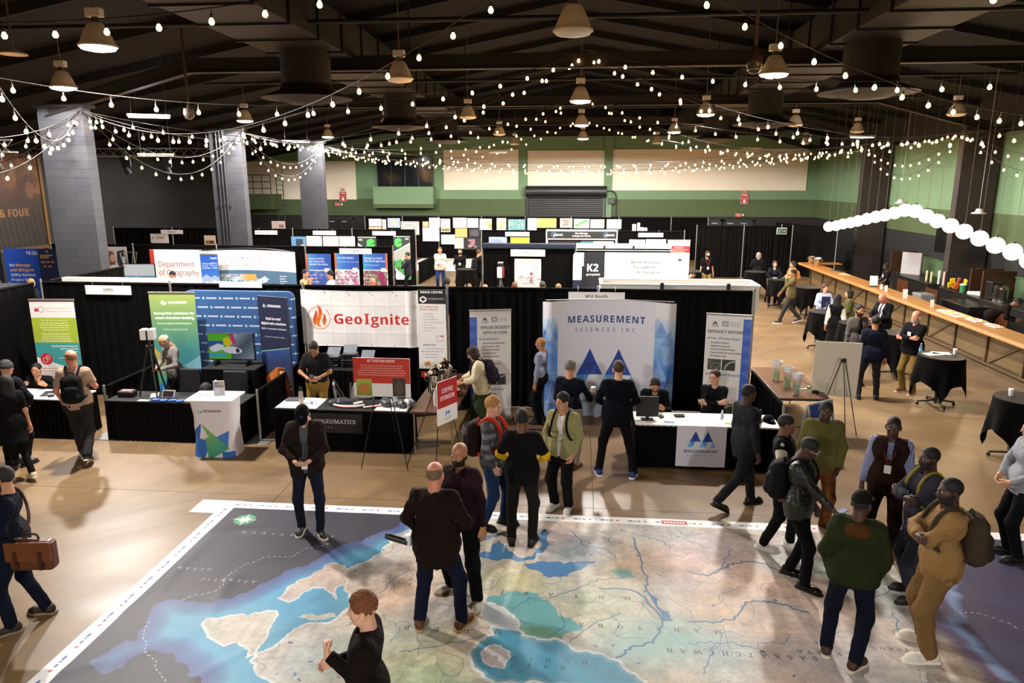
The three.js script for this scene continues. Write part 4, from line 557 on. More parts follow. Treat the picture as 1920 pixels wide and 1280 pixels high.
    // open front shows the layer beneath
    if (o.open) { const inv = Q.clone().invert(), q = V(0, 0, 0); F.mod((x, y, z, f) => { q.set(x, y, z).sub(pel).applyQuaternion(inv); const hw = o.open * (0.4 + 0.6 * Math.max(0, Math.min(1, (o.vee ? (q.y - o.vee) : q.y) / 0.5))) * k; return q.z > 0.02 && (!o.vee || q.y > o.vee * k) ? Math.max(f, Math.min(hw - Math.abs(q.x), 0.03)) : f; }, 0.12); }
    if (o.sleeveless) { /* armholes */ }
    // throat opening
    { const inv = hQ.clone().invert(); const n0 = up(0, 0.535, 0.012); F.mod((x, y, z, f) => Math.max(f, 0.052 * k - Math.hypot(x - n0.x, (y - n0.y) * 0.6, z - n0.z))); }
    return part(t, name, F.mesh(o.uv || 3), o.mat || cloth(o.c, o.rough ?? 0.88));
  };
  const tl = [].concat(s.top || []); tl.forEach((o, i) => makeTop(o.n || 'shirt', i < tl.length - 1 ? { r: 0.0, sr: 0.0, sleeve: 0.3, amp: 0.003, ...o } : o));
  // --- legs ---
  const mkLegs = (name, o) => {
    const e = o.r ?? 0.014, [lo, hi] = bound([LL.H, LL.K, LL.A, LR.H, LR.K, LR.A, pel], 0.22), F = new Field(lo, hi, c1), ln = o.len ?? 1, b = w;
    F.cap(pel.clone().add(v(-0.07 * b, 0.05, 0)), pel.clone().add(v(0.07 * b, 0.05, 0)), 0.108 * b * k + e * 0.5, 0.108 * b * k + e * 0.5, { k: 0.06 });
    F.cap(pel.clone().add(v(-0.075 * b, -0.03, -0.01)), pel.clone().add(v(0.075 * b, -0.03, -0.01)), 0.112 * b * k + e * 0.5, 0.112 * b * k + e * 0.5, { k: 0.06 });
    for (const L of [LL, LR]) { F.cap(L.H, L.K, 0.084 * (0.4 + 0.6 * b) * k + e, 0.056 * k + e, { k: 0.05 }); const dn = L.A.clone().sub(L.K).normalize(); if (ln > 0.6) F.cap(L.K, L.A.clone().addScaledVector(dn, (o.drop ?? 0.025) * k), 0.056 * k + e, 0.045 * k + e * (o.flare ?? 1), { k: 0.04, flat: 1 }); }
    F.mod((x, y, z, f) => fold(o.amp ?? 0.007, 12)(x, y, z, Math.max(f, y - (pel.y + ((tl.length ? tl[tl.length - 1].hem ?? -0.08 : 0) < -0.03 && Math.abs(s.lean || 0) < 20 ? -0.005 : 0.1) * k))));
    return part(t, name, F.mesh(3), o.mat || cloth(o.c, o.rough ?? 0.88));
  };
  if (s.legs) mkLegs('trousers', s.legs);
  if (s.skirt) { const o = s.skirt, F = new Field(...bound([pel, v(0, o.to ?? 0.3, 0)], 0.34), c1); F.cap(pel.clone().add(v(0, 0.1, 0)), v(0, o.to ?? 0.3, 0), 0.115 * w * k, (o.wide ?? 0.17) * k, { k: 0.04, ax: V(1, 0, 0), s: 1.25, flat: 1, flatA: 1 }); F.mod((x, y, z, f) => f + Math.sin(Math.atan2(x, z) * 11) * 0.008 * Math.max(0, pel.y - y)); part(t, 'skirt', F.mesh(3), cloth(o.c)); }
  if (s.belt) { const g = new THREE.TorusGeometry(0.118 * w * k, 0.014, 6, 28); g.scale(1.5, 1.04, 1.6); g.rotateX(Math.PI / 2); part(t, 'belt', g, M(s.belt, 0.5), [pel.x, pel.y + 0.085 * k, pel.z]); }
  // --- shoes ---
  for (const L of [LL, LR]) { const [cu, cs, lace] = s.shoe || [0x171412, 0x0c0b0b]; const sh = part(t, 'shoe', shoeGeo, M(cu, s.shine ? 0.25 : 0.6)); sh.position.set(L.A.x, L.lift * k, L.A.z); sh.rotation.set((L.lift > 0.03 ? Math.min(0.9, L.lift * 4.5) : 0), L.yaw, 0, 'YXZ'); if (L.lift > 0.03) sh.position.y = L.lift * k * 0.9; sh.scale.setScalar(k * (s.fs || 1)); part(sh, 'sole', soleGeo, M(cs, 0.7)); if (near && lace !== undefined) part(sh, 'laces', laceGeo, M(lace, 0.8)); }
  if (s.badge) { // lanyard and badge
    const y0 = s.badge.y ?? 0.16, zc = 0.135 * w + (s.belly ? 0.03 * s.belly : 0) + (s.badge.z || 0), m = M(s.badge.c ?? 0x111111, 0.7), cx = s.badge.x || 0;
    for (const sd of [-1, 1]) part(t, 'lanyard', new THREE.TubeGeometry(new THREE.CatmullRomCurve3([up(sd * 0.06, 0.53, -0.02), up(sd * 0.075, 0.48, 0.07), up(sd * 0.045 + cx * 0.5, 0.36, 0.125 + zc * 0.08), up(cx + sd * 0.006, y0 + 0.06, zc + 0.012)]), 14, 0.005, 4), m);
    const bg = part(t, 'badge', box(0.075, 0.1, 0.004), M(s.badge.card ?? 0xe9e6e0, 0.5)); bg.position.copy(up(cx, y0, zc + 0.018)); bg.quaternion.copy(Q);
  }
  if (s.watch) { const A = s.watch > 0 ? AL : AR; const g = new THREE.TorusGeometry(0.033 * k, 0.006, 6, 16); const q = part(t, 'watch', g, M(0xb9bcc0, 0.3, { metalness: 0.7 })); q.position.copy(A.W).addScaledVector(A.d, -0.02); q.quaternion.setFromUnitVectors(V(0, 0, 1), A.d); }
  if (s.tie) part(t, 'tie', new THREE.TubeGeometry(new THREE.CatmullRomCurve3([up(0, 0.5, 0.065), up(0, 0.4, 0.125), up(0, 0.15, 0.14)]), 10, 0.017, 5), M(s.tie, 0.7));
  t.updateMatrixWorld(true);
  const wq = t.quaternion.clone(), W = p => p.clone().applyMatrix4(t.matrixWorld);
  return { t, k, up: (x, y, z) => W(up(x, y, z)), Q: wq.clone().multiply(Q), L: W(AL.W.clone().addScaledVector(AL.hd, 0.09 * k)), R: W(AR.W.clone().addScaledVector(AR.hd, 0.09 * k)), dirL: AL.hd.clone().applyQuaternion(wq), dirR: AR.hd.clone().applyQuaternion(wq), w: p => W(v(...p)), q: wq };
}
// a rucksack on a person's back: pack, pocket, top handle and two shoulder straps
function backpack(who, label, c, o = {}) {
  const t = thing('backpack', label, 'backpack'), s = o.s || 1; t.position.copy(who.up(o.x || 0, o.y ?? 0.27, -0.145 - 0.09 * s - (o.back || 0))); t.quaternion.copy(who.Q);
  const F = new Field([-0.24 * s, -0.32 * s, -0.18 * s], [0.24 * s, 0.32 * s, 0.18 * s], 0.014); F.cap(V(-0.06 * s, -0.13 * s, 0), V(-0.06 * s, 0.13 * s, 0.01), 0.105 * s, 0.09 * s, { k: 0.08 }); F.cap(V(0.06 * s, -0.13 * s, 0), V(0.06 * s, 0.13 * s, 0.01), 0.105 * s, 0.09 * s, { k: 0.08 }); F.mod((x, y, z, f) => f + 0.006 * N3(x * 18, y * 18, z * 18));
  part(t, 'pack', F.mesh(3), cloth(c, 0.8));
  const G2 = new Field([-0.2 * s, -0.28 * s, -0.22 * s], [0.2 * s, 0.14 * s, 0.05], 0.014); G2.cap(V(-0.05 * s, -0.12 * s, -0.075 * s), V(0.05 * s, -0.12 * s, -0.075 * s), 0.075 * s, 0.075 * s, { k: 0.05 }); G2.cap(V(-0.045 * s, 0, -0.07 * s), V(0.045 * s, 0, -0.07 * s), 0.065 * s, 0.065 * s, { k: 0.05 });
  part(t, 'pocket', G2.mesh(3), cloth(o.c2 ?? c, 0.75)); part(t, 'handle', tube([[-0.04, 0.2 * s, 0.05], [-0.03, 0.25 * s, 0.05], [0.03, 0.25 * s, 0.05], [0.04, 0.2 * s, 0.05]], 0.009, 12, 5), cloth(o.c3 ?? c));
  if (o.cordC) part(t, 'bungee_cord', mg([-1, 1].map(q => tube([[-0.09 * q * s, -0.05 * s, -0.13 * s], [0.08 * q * s, 0.04 * s, -0.12 * s], [-0.07 * q * s, 0.14 * s, -0.09 * s]], 0.005, 14, 4))), M(o.cordC, 0.6));
  t.updateMatrixWorld(true); const inv = t.matrixWorld.clone().invert(), P = (x, y, z) => who.up(x, y, z).applyMatrix4(inv);
  for (const sd of [-1, 1]) { const pts = [P(sd * 0.07, 0.46, -0.16), P(sd * 0.095, 0.565, -0.03), P(sd * 0.1, 0.525, 0.075), P(sd * 0.115, 0.38, 0.15), P(sd * 0.15, 0.22, 0.12), P(sd * 0.17, 0.14, 0.0), P(sd * 0.13, 0.1, -0.15)]; const g = new THREE.TubeGeometry(new THREE.CatmullRomCurve3(pts), 28, o.sw ?? 0.017, 6); part(t, 'shoulder_strap', g, cloth(o.c3 ?? c, 0.8)); }
  return t;
}
function phoneIn(pos, dir, label, name = 'phone', lit) { const t = thing(name, label, name.replace('_', ' ')); t.position.copy(pos); t.lookAt(pos.clone().add(dir)); part(t, 'case', box(0.074, 0.15, 0.008, 0.003), M(0x101114, 0.35)); part(t, 'screen', box(0.068, 0.142, 0.002), lit ? new THREE.MeshStandardMaterial({ color: 0x111111, emissive: lit, emissiveIntensity: 1.0, roughness: 0.2 }) : M(0x1c2026, 0.15), [0, 0, 0.0045]); return t; }
function cupAt(pos, label, c = 0xf1efea, o = {}) { const t = thing('paper_cup', label, 'cup', pos.toArray ? pos.toArray() : pos, 0, o.group); part(t, 'cup', lathe([[0, 0], [0.028, 0], [0.04, 0.11], [0.037, 0.108], [0.027, 0.006], [0, 0.006]], 18), M(c, 0.6)); part(t, 'lid', lathe([[0.042, 0.108], [0.042, 0.116], [0.036, 0.122], [0, 0.122]], 18), M(o.lid ?? 0xf7f6f2, 0.5)); return t; }
// ---------- booth furniture helpers ----------
const BLK = M(0x070606, 0.85), WHT = M(0xe9e7e3, 0.6), DKPL = M(0x151515, 0.4);
function rollup(x, z, turn, w, h, map, label, o = {}) {
  const t = thing('roll_up_banner', label, 'banner', [x, 0, z], turn);
  board(t, 'sheet', w, h - 0.12, 0.004, map, M(0xd8d6d2, 0.6), [0, (h - 0.12) / 2 + 0.1, 0], o.tilt ? [o.tilt, 0, 0] : undefined);
  part(t, 'top_rail', box(w + 0.02, 0.035, 0.03, 0.008), alu, [0, h, 0]); part(t, 'base_cassette', box(w + 0.05, 0.1, 0.2, 0.03), M(0x9a9a9a, 0.4, { metalness: 0.5 }), [0, 0.05, 0]); part(t, 'support_pole', rod([0, 0.08, -0.04], [0, h, -0.03], 0.01), alu);
  return t;
}
function signBoard(x, y, z, text, label, w = 1.04, h = 0.18) {
  const t = thing('booth_sign', label, 'sign', [x, y, z]);
  board(t, 'card', w, h, 0.006, canvas(320, 56, (g, W, H) => { g.fillStyle = '#f1efec'; g.fillRect(0, 0, W, H); txt(g, text, W / 2, H * 0.66, 26, '#4a3f3c', { a: 'center', b: text.length < 12 ? 1 : 0 }); }), WHT);
  for (const s of [-1, 1]) part(t, 'hook', tube([[s * w * 0.33, h / 2 - 0.01, 0.004], [s * w * 0.33, h / 2 + 0.05, 0], [s * w * 0.33, h / 2 + 0.1, -0.12]], 0.004, 8, 4), alu);
  return t;
}
function skirtGeo(w, d, h, amp = 0.012, per = 0.09) {
  const P = [], I = [], U = [], peri = 2 * (w + d), n = Math.round(peri / 0.02), ny = 5;
  for (let j = 0; j <= ny; j++) for (let i = 0; i <= n; i++) { const s = (i / n) * peri; let x, z, nx, nz; if (s < w) { x = -w / 2 + s; z = d / 2; nx = 0; nz = 1; } else if (s < w + d) { x = w / 2; z = d / 2 - (s - w); nx = 1; nz = 0; } else if (s < 2 * w + d) { x = w / 2 - (s - w - d); z = -d / 2; nx = 0; nz = -1; } else { x = -w / 2; z = -d / 2 + (s - 2 * w - d); nx = -1; nz = 0; } const t = j / ny, a = (0.006 + amp * t) * Math.sin(s / per * 6.283 + Math.sin(s * 4) * 1.5) + 0.012 * t; P.push(x + nx * a, h * (1 - t) + 0.015 * t, z + nz * a); U.push(i / n, t); }
  for (let j = 0; j < ny; j++) for (let i = 0; i < n; i++) { const a = j * (n + 1) + i, b = a + 1, c = a + n + 1, e = c + 1; I.push(a, c, b, b, c, e); }
  const g = new THREE.BufferGeometry(); g.setAttribute('position', new THREE.Float32BufferAttribute(P, 3)); g.setAttribute('uv', new THREE.Float32BufferAttribute(U, 2)); g.setIndex(I); g.computeVertexNormals(); return g;
}
function clothTable(x0, x1, z0, z1, h, top, label, o = {}) {
  const w = x1 - x0, d = z1 - z0, t = thing('draped_table', label, 'table', [(x0 + x1) / 2, 0, (z0 + z1) / 2]);
  part(t, 'table_top', box(w, 0.03, d, 0.01), top, [0, h - 0.015, 0]); part(t, 'skirt', skirtGeo(w - 0.005, d - 0.005, h - 0.02, o.amp), o.skirt || drapeM);
  for (const sx of [-1, 1]) for (const sz of [-1, 1]) part(t, 'leg', cyl(0.018, 0.018, h - 0.03, 8), M(0x555555, 0.5), [sx * (w / 2 - 0.1), (h - 0.03) / 2, sz * (d / 2 - 0.08)]);
  return t;
}
const poster = (x, y, z, w, h, map, label, o = {}) => { const t = thing(o.n || 'poster', label, o.cat || 'poster', [x, y, z], o.turn || 0, o.group); board(t, 'print', w, h, 0.012, map, WHT); if (o.frame) part(t, 'frame', mg([box(w + 0.03, 0.02, 0.02).translate(0, h / 2, 0), box(w + 0.03, 0.02, 0.02).translate(0, -h / 2, 0), box(0.02, h, 0.02).translate(-w / 2 - 0.005, 0, 0), box(0.02, h, 0.02).translate(w / 2 + 0.005, 0, 0)]), o.frame); return t; };
const fillR = (g, c, x, y, w, h) => { g.fillStyle = c; g.fillRect(x, y, w, h); };
const grad = (g, x0, y0, x1, y1, ...st) => { const q = g.createLinearGradient(x0, y0, x1, y1); st.forEach((c, i) => q.addColorStop(i / (st.length - 1), c)); return q; };
function hexMark(g, x, y, s, mono) { const c = mono ? ['#fff', '#fff', '#fff'] : ['#8fd0c8', '#d6e8a0', '#3f8fd8']; g.fillStyle = c[0]; poly(g, [x - s, y - s * 0.5, x - s * 0.1, y + s * 0.2, x - s * 0.1, y + s, x - s, y + s * 0.4]); g.fill(); g.fillStyle = c[1]; poly(g, [x - s * 0.5, y - s, x + s * 0.2, y - s * 0.4, x + s * 0.1, y + s * 0.25, x - s * 0.5, y - s * 0.3]); g.fill(); g.fillStyle = c[2]; poly(g, [x + s * 0.1, y + s * 0.3, x + s, y - s * 0.3, x + s * 0.9, y + s * 0.5, x, y + s]); g.fill(); }
function mountains(g, x, y, s) { // twin faceted triangle emblem, (x, y) = left foot, s = width
  const c = ['#1d3f9c', '#2450b4', '#1a3788', '#4f93d8', '#6fb4e4', '#3d82cf', '#8cc6ec']; const T = (a, b, d, e, f, h, k) => { g.fillStyle = c[k]; poly(g, [x + a * s, y - b * s, x + d * s, y - e * s, x + f * s, y - h * s]); g.fill(); };
  for (const o of [0, 0.44]) { const X = v => v + o; T(X(0.3), 0.62, X(0.2), 0.42, X(0.4), 0.42, 0); T(X(0.2), 0.42, X(0.1), 0.22, X(0.3), 0.22, 1); T(X(0.2), 0.42, X(0.3), 0.22, X(0.4), 0.42, 2); T(X(0.4), 0.42, X(0.3), 0.22, X(0.5), 0.22, 1); T(X(0.1), 0.22, X(0), 0, X(0.2), 0.0, 4); T(X(0.1), 0.22, X(0.2), 0, X(0.3), 0.22, 3); if (o) T(X(0.5), 0.22, X(0.4), 0, X(0.6), 0, 4); }
}
// ---------- front row prints ----------
signBoard(-9.66, 2.31, -13.86, 'ISPRS', 'white name board lettered ISPRS on the black drape', 1.0, 0.19);
signBoard(0.39, 2.32, -13.86, 'MSI Booth', 'white name board lettered MSI Booth above the white curved display', 1.09, 0.17);
signBoard(-6.8, 2.46, -13.86, '', 'blank white name board above the blue logo backdrop', 0.9, 0.12);
rollup(-10.12, -12.8, 4 * D2R, 0.88, 2.27, canvas(420, 1040, (g, w, h) => {
  fillR(g, '#f4f1ee', 0, 0, w, h); fillR(g, '#d33', 0, 0, w, 8); txt(g, '✦', 60, 95, 44, '#c33'); g.strokeStyle = '#b98'; g.lineWidth = 6; g.beginPath(); g.arc(105, 82, 26, 0, 7); g.stroke(); g.fillStyle = '#c22b2b'; poly(g, [60, 55, 68, 78, 88, 72, 76, 92, 84, 104, 60, 100, 38, 104, 46, 92, 32, 72, 52, 78]); g.fill();
  txt(g, 'Canadian Remote Sensing Society', 145, 74, 15, '#b99a96', { b: 0 }); txt(g, 'Société canadienne de télédétection', 145, 104, 15, '#b99a96', { b: 0 });
  fillR(g, '#a9bd38', 0, 160, w, 240); txt(g, 'The only national society for', w / 2, 190, 18, '#e8f0b0', { a: 'center' }); greek(g, 60, 208, 300, 4, 22, '#eef3c8', 13, { a: 'center' }); greek(g, 60, 312, 300, 4, 22, '#eef3c8', 13, { a: 'center' });
  g.fillStyle = '#3f9c9c'; poly(g, [0, 400, w, 400, w, 690, 0, 540]); g.fill(); txt(g, 'Excellent Networking and', w - 16, 440, 20, '#fff', { a: 'right' }); txt(g, 'Business / Career', w - 16, 466, 20, '#fff', { a: 'right' }); txt(g, 'Opportunities', w - 16, 492, 20, '#e6f3f3', { a: 'right', b: 0 }); txt(g, 'Excellentes possibilités', w - 16, 556, 19, '#d8eeee', { a: 'right', b: 0 }); txt(g, 'de réseautage et', w - 16, 582, 19, '#d8eeee', { a: 'right', b: 0 }); txt(g, "d'affaires", w - 16, 608, 19, '#d8eeee', { a: 'right', b: 0 });
  g.fillStyle = '#c22f36'; g.beginPath(); g.arc(90, 560, 58, 0, 7); g.fill(); g.strokeStyle = '#fff'; g.lineWidth = 4; g.beginPath(); g.arc(78, 572, 22, 0, 7); g.stroke(); g.beginPath(); g.arc(108, 545, 16, 0, 7); g.stroke();
  greek(g, 40, 650, 280, 5, 26, '#d38a86', 14); greek(g, 40, 800, 240, 4, 26, '#d38a86', 14); g.fillStyle = '#3a3f78'; poly(g, [160, 960, w, 770, w, h, 300, h]); g.fill(); txt(g, 'BECOME A', w - 10, 860, 30, '#dfe2f2', { a: 'right' }); txt(g, 'MEMBER', w - 10, 900, 30, '#dfe2f2', { a: 'right' }); g.fillStyle = '#c22f36'; poly(g, [0, 900, 160, 960, 300, h, 0, h]); g.fill();
}), 'tall roll up banner in white, lime and teal at the left booth');
// blue logo backdrop
{
  const t = thing('fabric_backdrop', 'wide blue fabric backdrop with repeating white logos', 'backdrop', [-6.72, 0, -13.62]);
  const s = new THREE.Shape(); const W = 2.25, Hh = 2.36; s.moveTo(-W / 2, 0); s.lineTo(W / 2, 0); s.lineTo(W / 2, Hh - 0.14); s.quadraticCurveTo(W / 2, Hh, W / 2 - 0.14, Hh); s.lineTo(-W / 2 + 0.14, Hh); s.quadraticCurveTo(-W / 2, Hh, -W / 2, Hh - 0.14); s.closePath();
  const g = new THREE.ExtrudeGeometry(s, { depth: 0.06, bevelEnabled: true, bevelSize: 0.02, bevelThickness: 0.02, bevelSegments: 3 }), p = g.attributes.position, uv = g.attributes.uv; for (let i = 0; i < p.count; i++) uv.setXY(i, (p.getX(i) + W / 2) / W, p.getY(i) / Hh);
  part(t, 'fabric', g, TM(canvas(1024, 1074, (q, w, h) => { q.fillStyle = grad(q, 0, 0, 0, h, '#2c5488', '#27497c', '#25457a'); q.fillRect(0, 0, w, h); for (let r = 0; r < 12; r++) for (let c = -1; c < 8; c++) { const x = c * 158 + (r % 2) * 70 + 30, y = 60 + r * 84; hexMark(q, x, y, 15); txt(q, 'HEXAGON', x + 24, y + 7, 20, '#f3f6f8'); } }), 0.7));
  for (const sx of [-1, 1]) part(t, 'foot', box(0.08, 0.02, 0.5, 0.005), alu, [sx * 0.8, 0.01, 0.03]);
}
rollup(-7.9, -13.2, 5 * D2R, 0.9, 2.38, canvas(420, 1090, (g, w, h) => {
  g.fillStyle = grad(g, 0, 0, 0, h, '#9fb05c', '#6d9a6a', '#3f8586', '#2f7f93', '#2f77a8'); g.fillRect(0, 0, w, h);
  hexMark(g, 130, 84, 26, 1); txt(g, 'HEXAGON', 168, 96, 36, '#fff'); txt(g, 'Geospatial solutions for', w / 2 + 6, 200, 35, '#fff', { a: 'center', sx: 0.93 }); txt(g, 'smart decision-making', w / 2 + 6, 244, 35, '#fff', { a: 'center', sx: 0.93 }); txt(g, 'Process, exploit and disseminate', w / 2, 292, 20, '#e4efe8', { a: 'center' }); txt(g, '/ Unleash imagery potential', w / 2, 350, 19, '#dcebe8', { a: 'center', b: 0 });
  g.fillStyle = grad(g, 0, 520, 0, 900, '#c9a24a', '#7a9a60', '#3d8f74'); poly(g, [0, 520, 150, 690, 60, 960, 0, 1000]); g.fill(); g.fillStyle = grad(g, 0, 760, 0, h, '#2d8fb6', '#1d5ea6', '#173a80'); poly(g, [0, 900, 200, 760, w, 700, w, h, 0, h]); g.fill(); g.fillStyle = 'rgba(160,190,210,.6)'; poly(g, [260, 700, w, 600, w, 820]); g.fill(); for (let k = 0; k < 60; k++) { g.strokeStyle = ['#e0c060', '#4aa0c0', '#2a6a9a', '#60b090'][k % 4]; g.globalAlpha = 0.35; g.beginPath(); g.moveTo(rr(0, w), rr(700, h)); g.quadraticCurveTo(rr(0, w), rr(700, h), rr(0, w), rr(800, h)); g.lineWidth = rr(2, 9); g.stroke(); } g.globalAlpha = 1;
}), 'green to blue roll up banner about geospatial solutions');
{
  const t = thing('fabric_banner', 'narrow navy fabric panel with a lit train photograph', 'banner', [-5.7, 0, -12.85], -14 * D2R);
  board(t, 'fabric', 0.66, 2.38, 0.05, canvas(380, 1330, (g, w, h) => {
    fillR(g, '#1d2340', 0, 0, w, h); hexMark(g, 90, 100, 24); txt(g, 'HEXAGON', 124, 112, 36, '#fff'); txt(g, 'End-to-end', w / 2, 250, 40, '#fff', { a: 'center', sx: 0.92 }); txt(g, 'digital twin solutions', w / 2, 300, 36, '#fff', { a: 'center', sx: 0.88 }); txt(g, 'Digital | Connected | Intelligent', w / 2, 352, 21, '#dfe4ee', { a: 'center' }); txt(g, '/ Create smart digital realities', w / 2, 440, 20, '#c8cedc', { a: 'center', b: 0 });
    g.fillStyle = grad(g, 0, 560, 0, h, '#2b4a86', '#27375e', '#4a2a1c', '#5a2010', '#1a1010'); poly(g, [0, 600, w, 540, w, h, 0, h]); g.fill(); g.strokeStyle = '#8fc6a0'; g.lineWidth = 8; g.beginPath(); g.moveTo(0, 600); g.lineTo(w, 540); g.stroke();
    g.fillStyle = '#c86a2a'; poly(g, [20, 900, 190, 760, 290, 760, 310, 950, 60, 960]); g.fill(); g.fillStyle = '#6a3018'; poly(g, [200, 780, 290, 770, 305, 940, 215, 945]); g.fill(); fillR(g, '#ffb84a', 222, 800, 62, 36); g.strokeStyle = '#e89a4a'; g.lineWidth = 3; for (let k = 0; k < 8; k++) { g.beginPath(); g.moveTo(30 + k * 20, 895 - k * 15); g.lineTo(70 + k * 18, 955); g.stroke(); } for (let k = 0; k < 26; k++) { g.fillStyle = k % 2 ? '#ffb050' : '#ff7a30'; g.beginPath(); g.arc(rr(60, w), rr(930, 1030), rr(2, 7), 0, 7); g.fill(); } g.strokeStyle = '#14203a'; for (let k = 0; k < 10; k++) { g.beginPath(); g.moveTo(rr(0, w), 600); g.lineTo(rr(0, w), 900); g.stroke(); }
  }), M(0x161b30, 0.7), [0, 1.2, 0]);
  part(t, 'foot', box(0.5, 0.02, 0.35, 0.005), alu, [0, 0.01, 0]);
}
// flame logo vinyl banner, creased from folding and hung from its eyelets
{
  const W = 2.4, Hh = 1.16, g = new THREE.PlaneGeometry(W, Hh, 96, 48), p = g.attributes.position;
  for (let i = 0; i < p.count; i++) { const x = p.getX(i), y = p.getY(i); const cx = Math.abs(((x + W / 2) % 0.3) - 0.15) > 0.135 ? 0.006 : 0, cy = Math.abs(((y + Hh / 2) % 0.29) - 0.145) > 0.13 ? 0.005 : 0; p.setZ(i, cx + cy + 0.02 * N3(x * 2, y * 2, 1) + 0.025 * Math.exp(-Math.pow((x + y * 0.9 + 0.35) / 0.18, 2)) * (0.5 + y / Hh) + (x > W / 2 - 0.26 ? 0.03 * Math.sin((x - W / 2 + 0.26) * 20) : 0)); p.setY(i, y - 0.025 * (0.5 + y / Hh) * Math.sin((x + W / 2) / W * Math.PI)); }
  g.computeVertexNormals();
  const t = thing('vinyl_banner', 'large white creased banner with an orange flame logo and red lettering', 'banner', [-4.34, 1.81, -13.83]);
  part(t, 'sheet', g, TM(canvas(1200, 580, (q, w, h) => {
    fillR(q, '#ece9e8', 0, 0, w, h); q.strokeStyle = '#d8622a'; q.lineWidth = 7; q.beginPath(); q.arc(178, 290, 115, -0.9, 2.7); q.stroke(); q.beginPath(); q.arc(178, 290, 115, 3.1, 5.0); q.stroke();
    q.fillStyle = grad(q, 100, 150, 240, 400, '#c8321e', '#e06a22', '#f0a830'); q.beginPath(); q.moveTo(165, 150); q.bezierCurveTo(240, 200, 215, 270, 190, 310); q.bezierCurveTo(170, 350, 185, 390, 215, 385); q.bezierCurveTo(150, 400, 120, 340, 160, 280); q.bezierCurveTo(185, 235, 180, 190, 165, 150); q.fill(); q.fillStyle = grad(q, 100, 200, 160, 380, '#b02a1c', '#e07a28'); q.beginPath(); q.moveTo(150, 190); q.bezierCurveTo(150, 250, 100, 280, 115, 345); q.bezierCurveTo(120, 365, 130, 372, 140, 376); q.bezierCurveTo(130, 330, 165, 280, 162, 240); q.fill(); q.fillStyle = grad(q, 190, 250, 250, 400, '#b02a1c', '#f0b030'); q.beginPath(); q.moveTo(225, 235); q.bezierCurveTo(235, 290, 200, 300, 215, 345); q.bezierCurveTo(225, 370, 240, 372, 245, 350); q.bezierCurveTo(262, 300, 250, 260, 225, 235); q.fill();
    txt(q, 'Geo', 325, 345, 146, '#c8251c', { sx: 1.1 }); txt(q, 'I', 640, 345, 154, '#c8251c', { f: 'serif' }); txt(q, 'gnite', 708, 345, 146, '#c8251c', { sx: 1.12 });
  }), 0.55));
  for (const sx of [-1, -0.6, -0.2, 0.2, 0.6, 1]) for (const sy of [-1, 1]) part(t, 'eyelet', new THREE.TorusGeometry(0.012, 0.004, 5, 12), alu, [sx * (W / 2 - 0.03), sy * (Hh / 2 - 0.03) - (sy > 0 ? 0.025 * Math.sin((sx + 1) / 2 * Math.PI) : 0), 0.03]);
}
poster(-2.87, 1.6, -13.86, 0.57, 1.62, canvas(400, 1136, (g, w, h) => {
  fillR(g, '#efedec', 0, 0, w, h); fillR(g, '#141314', 0, 0, w, 200); txt(g, 'MEDIA CENTRE', w / 2, 52, 46, '#fff', { a: 'center', sx: 0.96 }); g.fillStyle = '#fff'; poly(g, [80, 90, 128, 114, 128, 162, 80, 188, 32, 162, 32, 114]); g.fill(); g.fillStyle = '#141314'; poly(g, [80, 104, 92, 124, 112, 122, 104, 150, 84, 158, 82, 172, 78, 172, 76, 158, 56, 150, 48, 122, 68, 124]); g.fill(); txt(g, 'GOGEOMATICS', 145, 140, 32, '#e6e4e2', { b: 0, f: 'serif' }); txt(g, 'CANADA', 145, 170, 18, '#aaa', { b: 0, ls: 10 });
  txt(g, "LET'S GROW YOUR", 30, 256, 30, '#b8453e'); txt(g, 'BRAND TOGETHER', 30, 292, 30, '#b8453e'); ['Job postings', 'Event listings', 'Business directory', 'Press release publication', 'Banner ads', 'Email marketing', 'Quiz ads'].forEach((s, i) => txt(g, '•  ' + s, 60, 350 + i * 40, 25, '#5c5a5a', { b: 0 })); g.fillStyle = '#38588c'; g.strokeStyle = '#444'; g.lineWidth = 4; g.strokeRect(262, 660, 90, 70); fillR(g, '#c33', 320, 650, 40, 20);
  txt(g, 'MARKETING', 60, 800, 32, '#444'); ['Content writing services', 'Strategy development', 'Video interviews', 'Event planning'].forEach((s, i) => txt(g, '•  ' + s, 64, 850 + i * 42, 26, '#5c5a5a', { b: 0 })); g.fillStyle = '#c88a3a'; poly(g, [70, 1050, 150, 1020, 170, 1080, 90, 1100]); g.fill(); g.strokeStyle = '#333'; for (let k = 0; k < 5; k++) { g.beginPath(); g.moveTo(110 + k * 40, 1090); g.lineTo(115 + k * 40, 1130); g.stroke(); }
}), 'narrow white and black media centre banner hung beside the flame banner', { n: 'hanging_banner', cat: 'banner' });
solo('red_plaque', 'small red plaque below the media centre banner', 'sign', box(0.36, 0.12, 0.02), TM(canvas(180, 60, (g, w, h) => { fillR(g, '#c22f22', 0, 0, w, h); txt(g, 'GoGeo', w / 2, 42, 36, '#fff', { a: 'center' }); }), 0.5), [-2.95, 0.66, -13.9]);
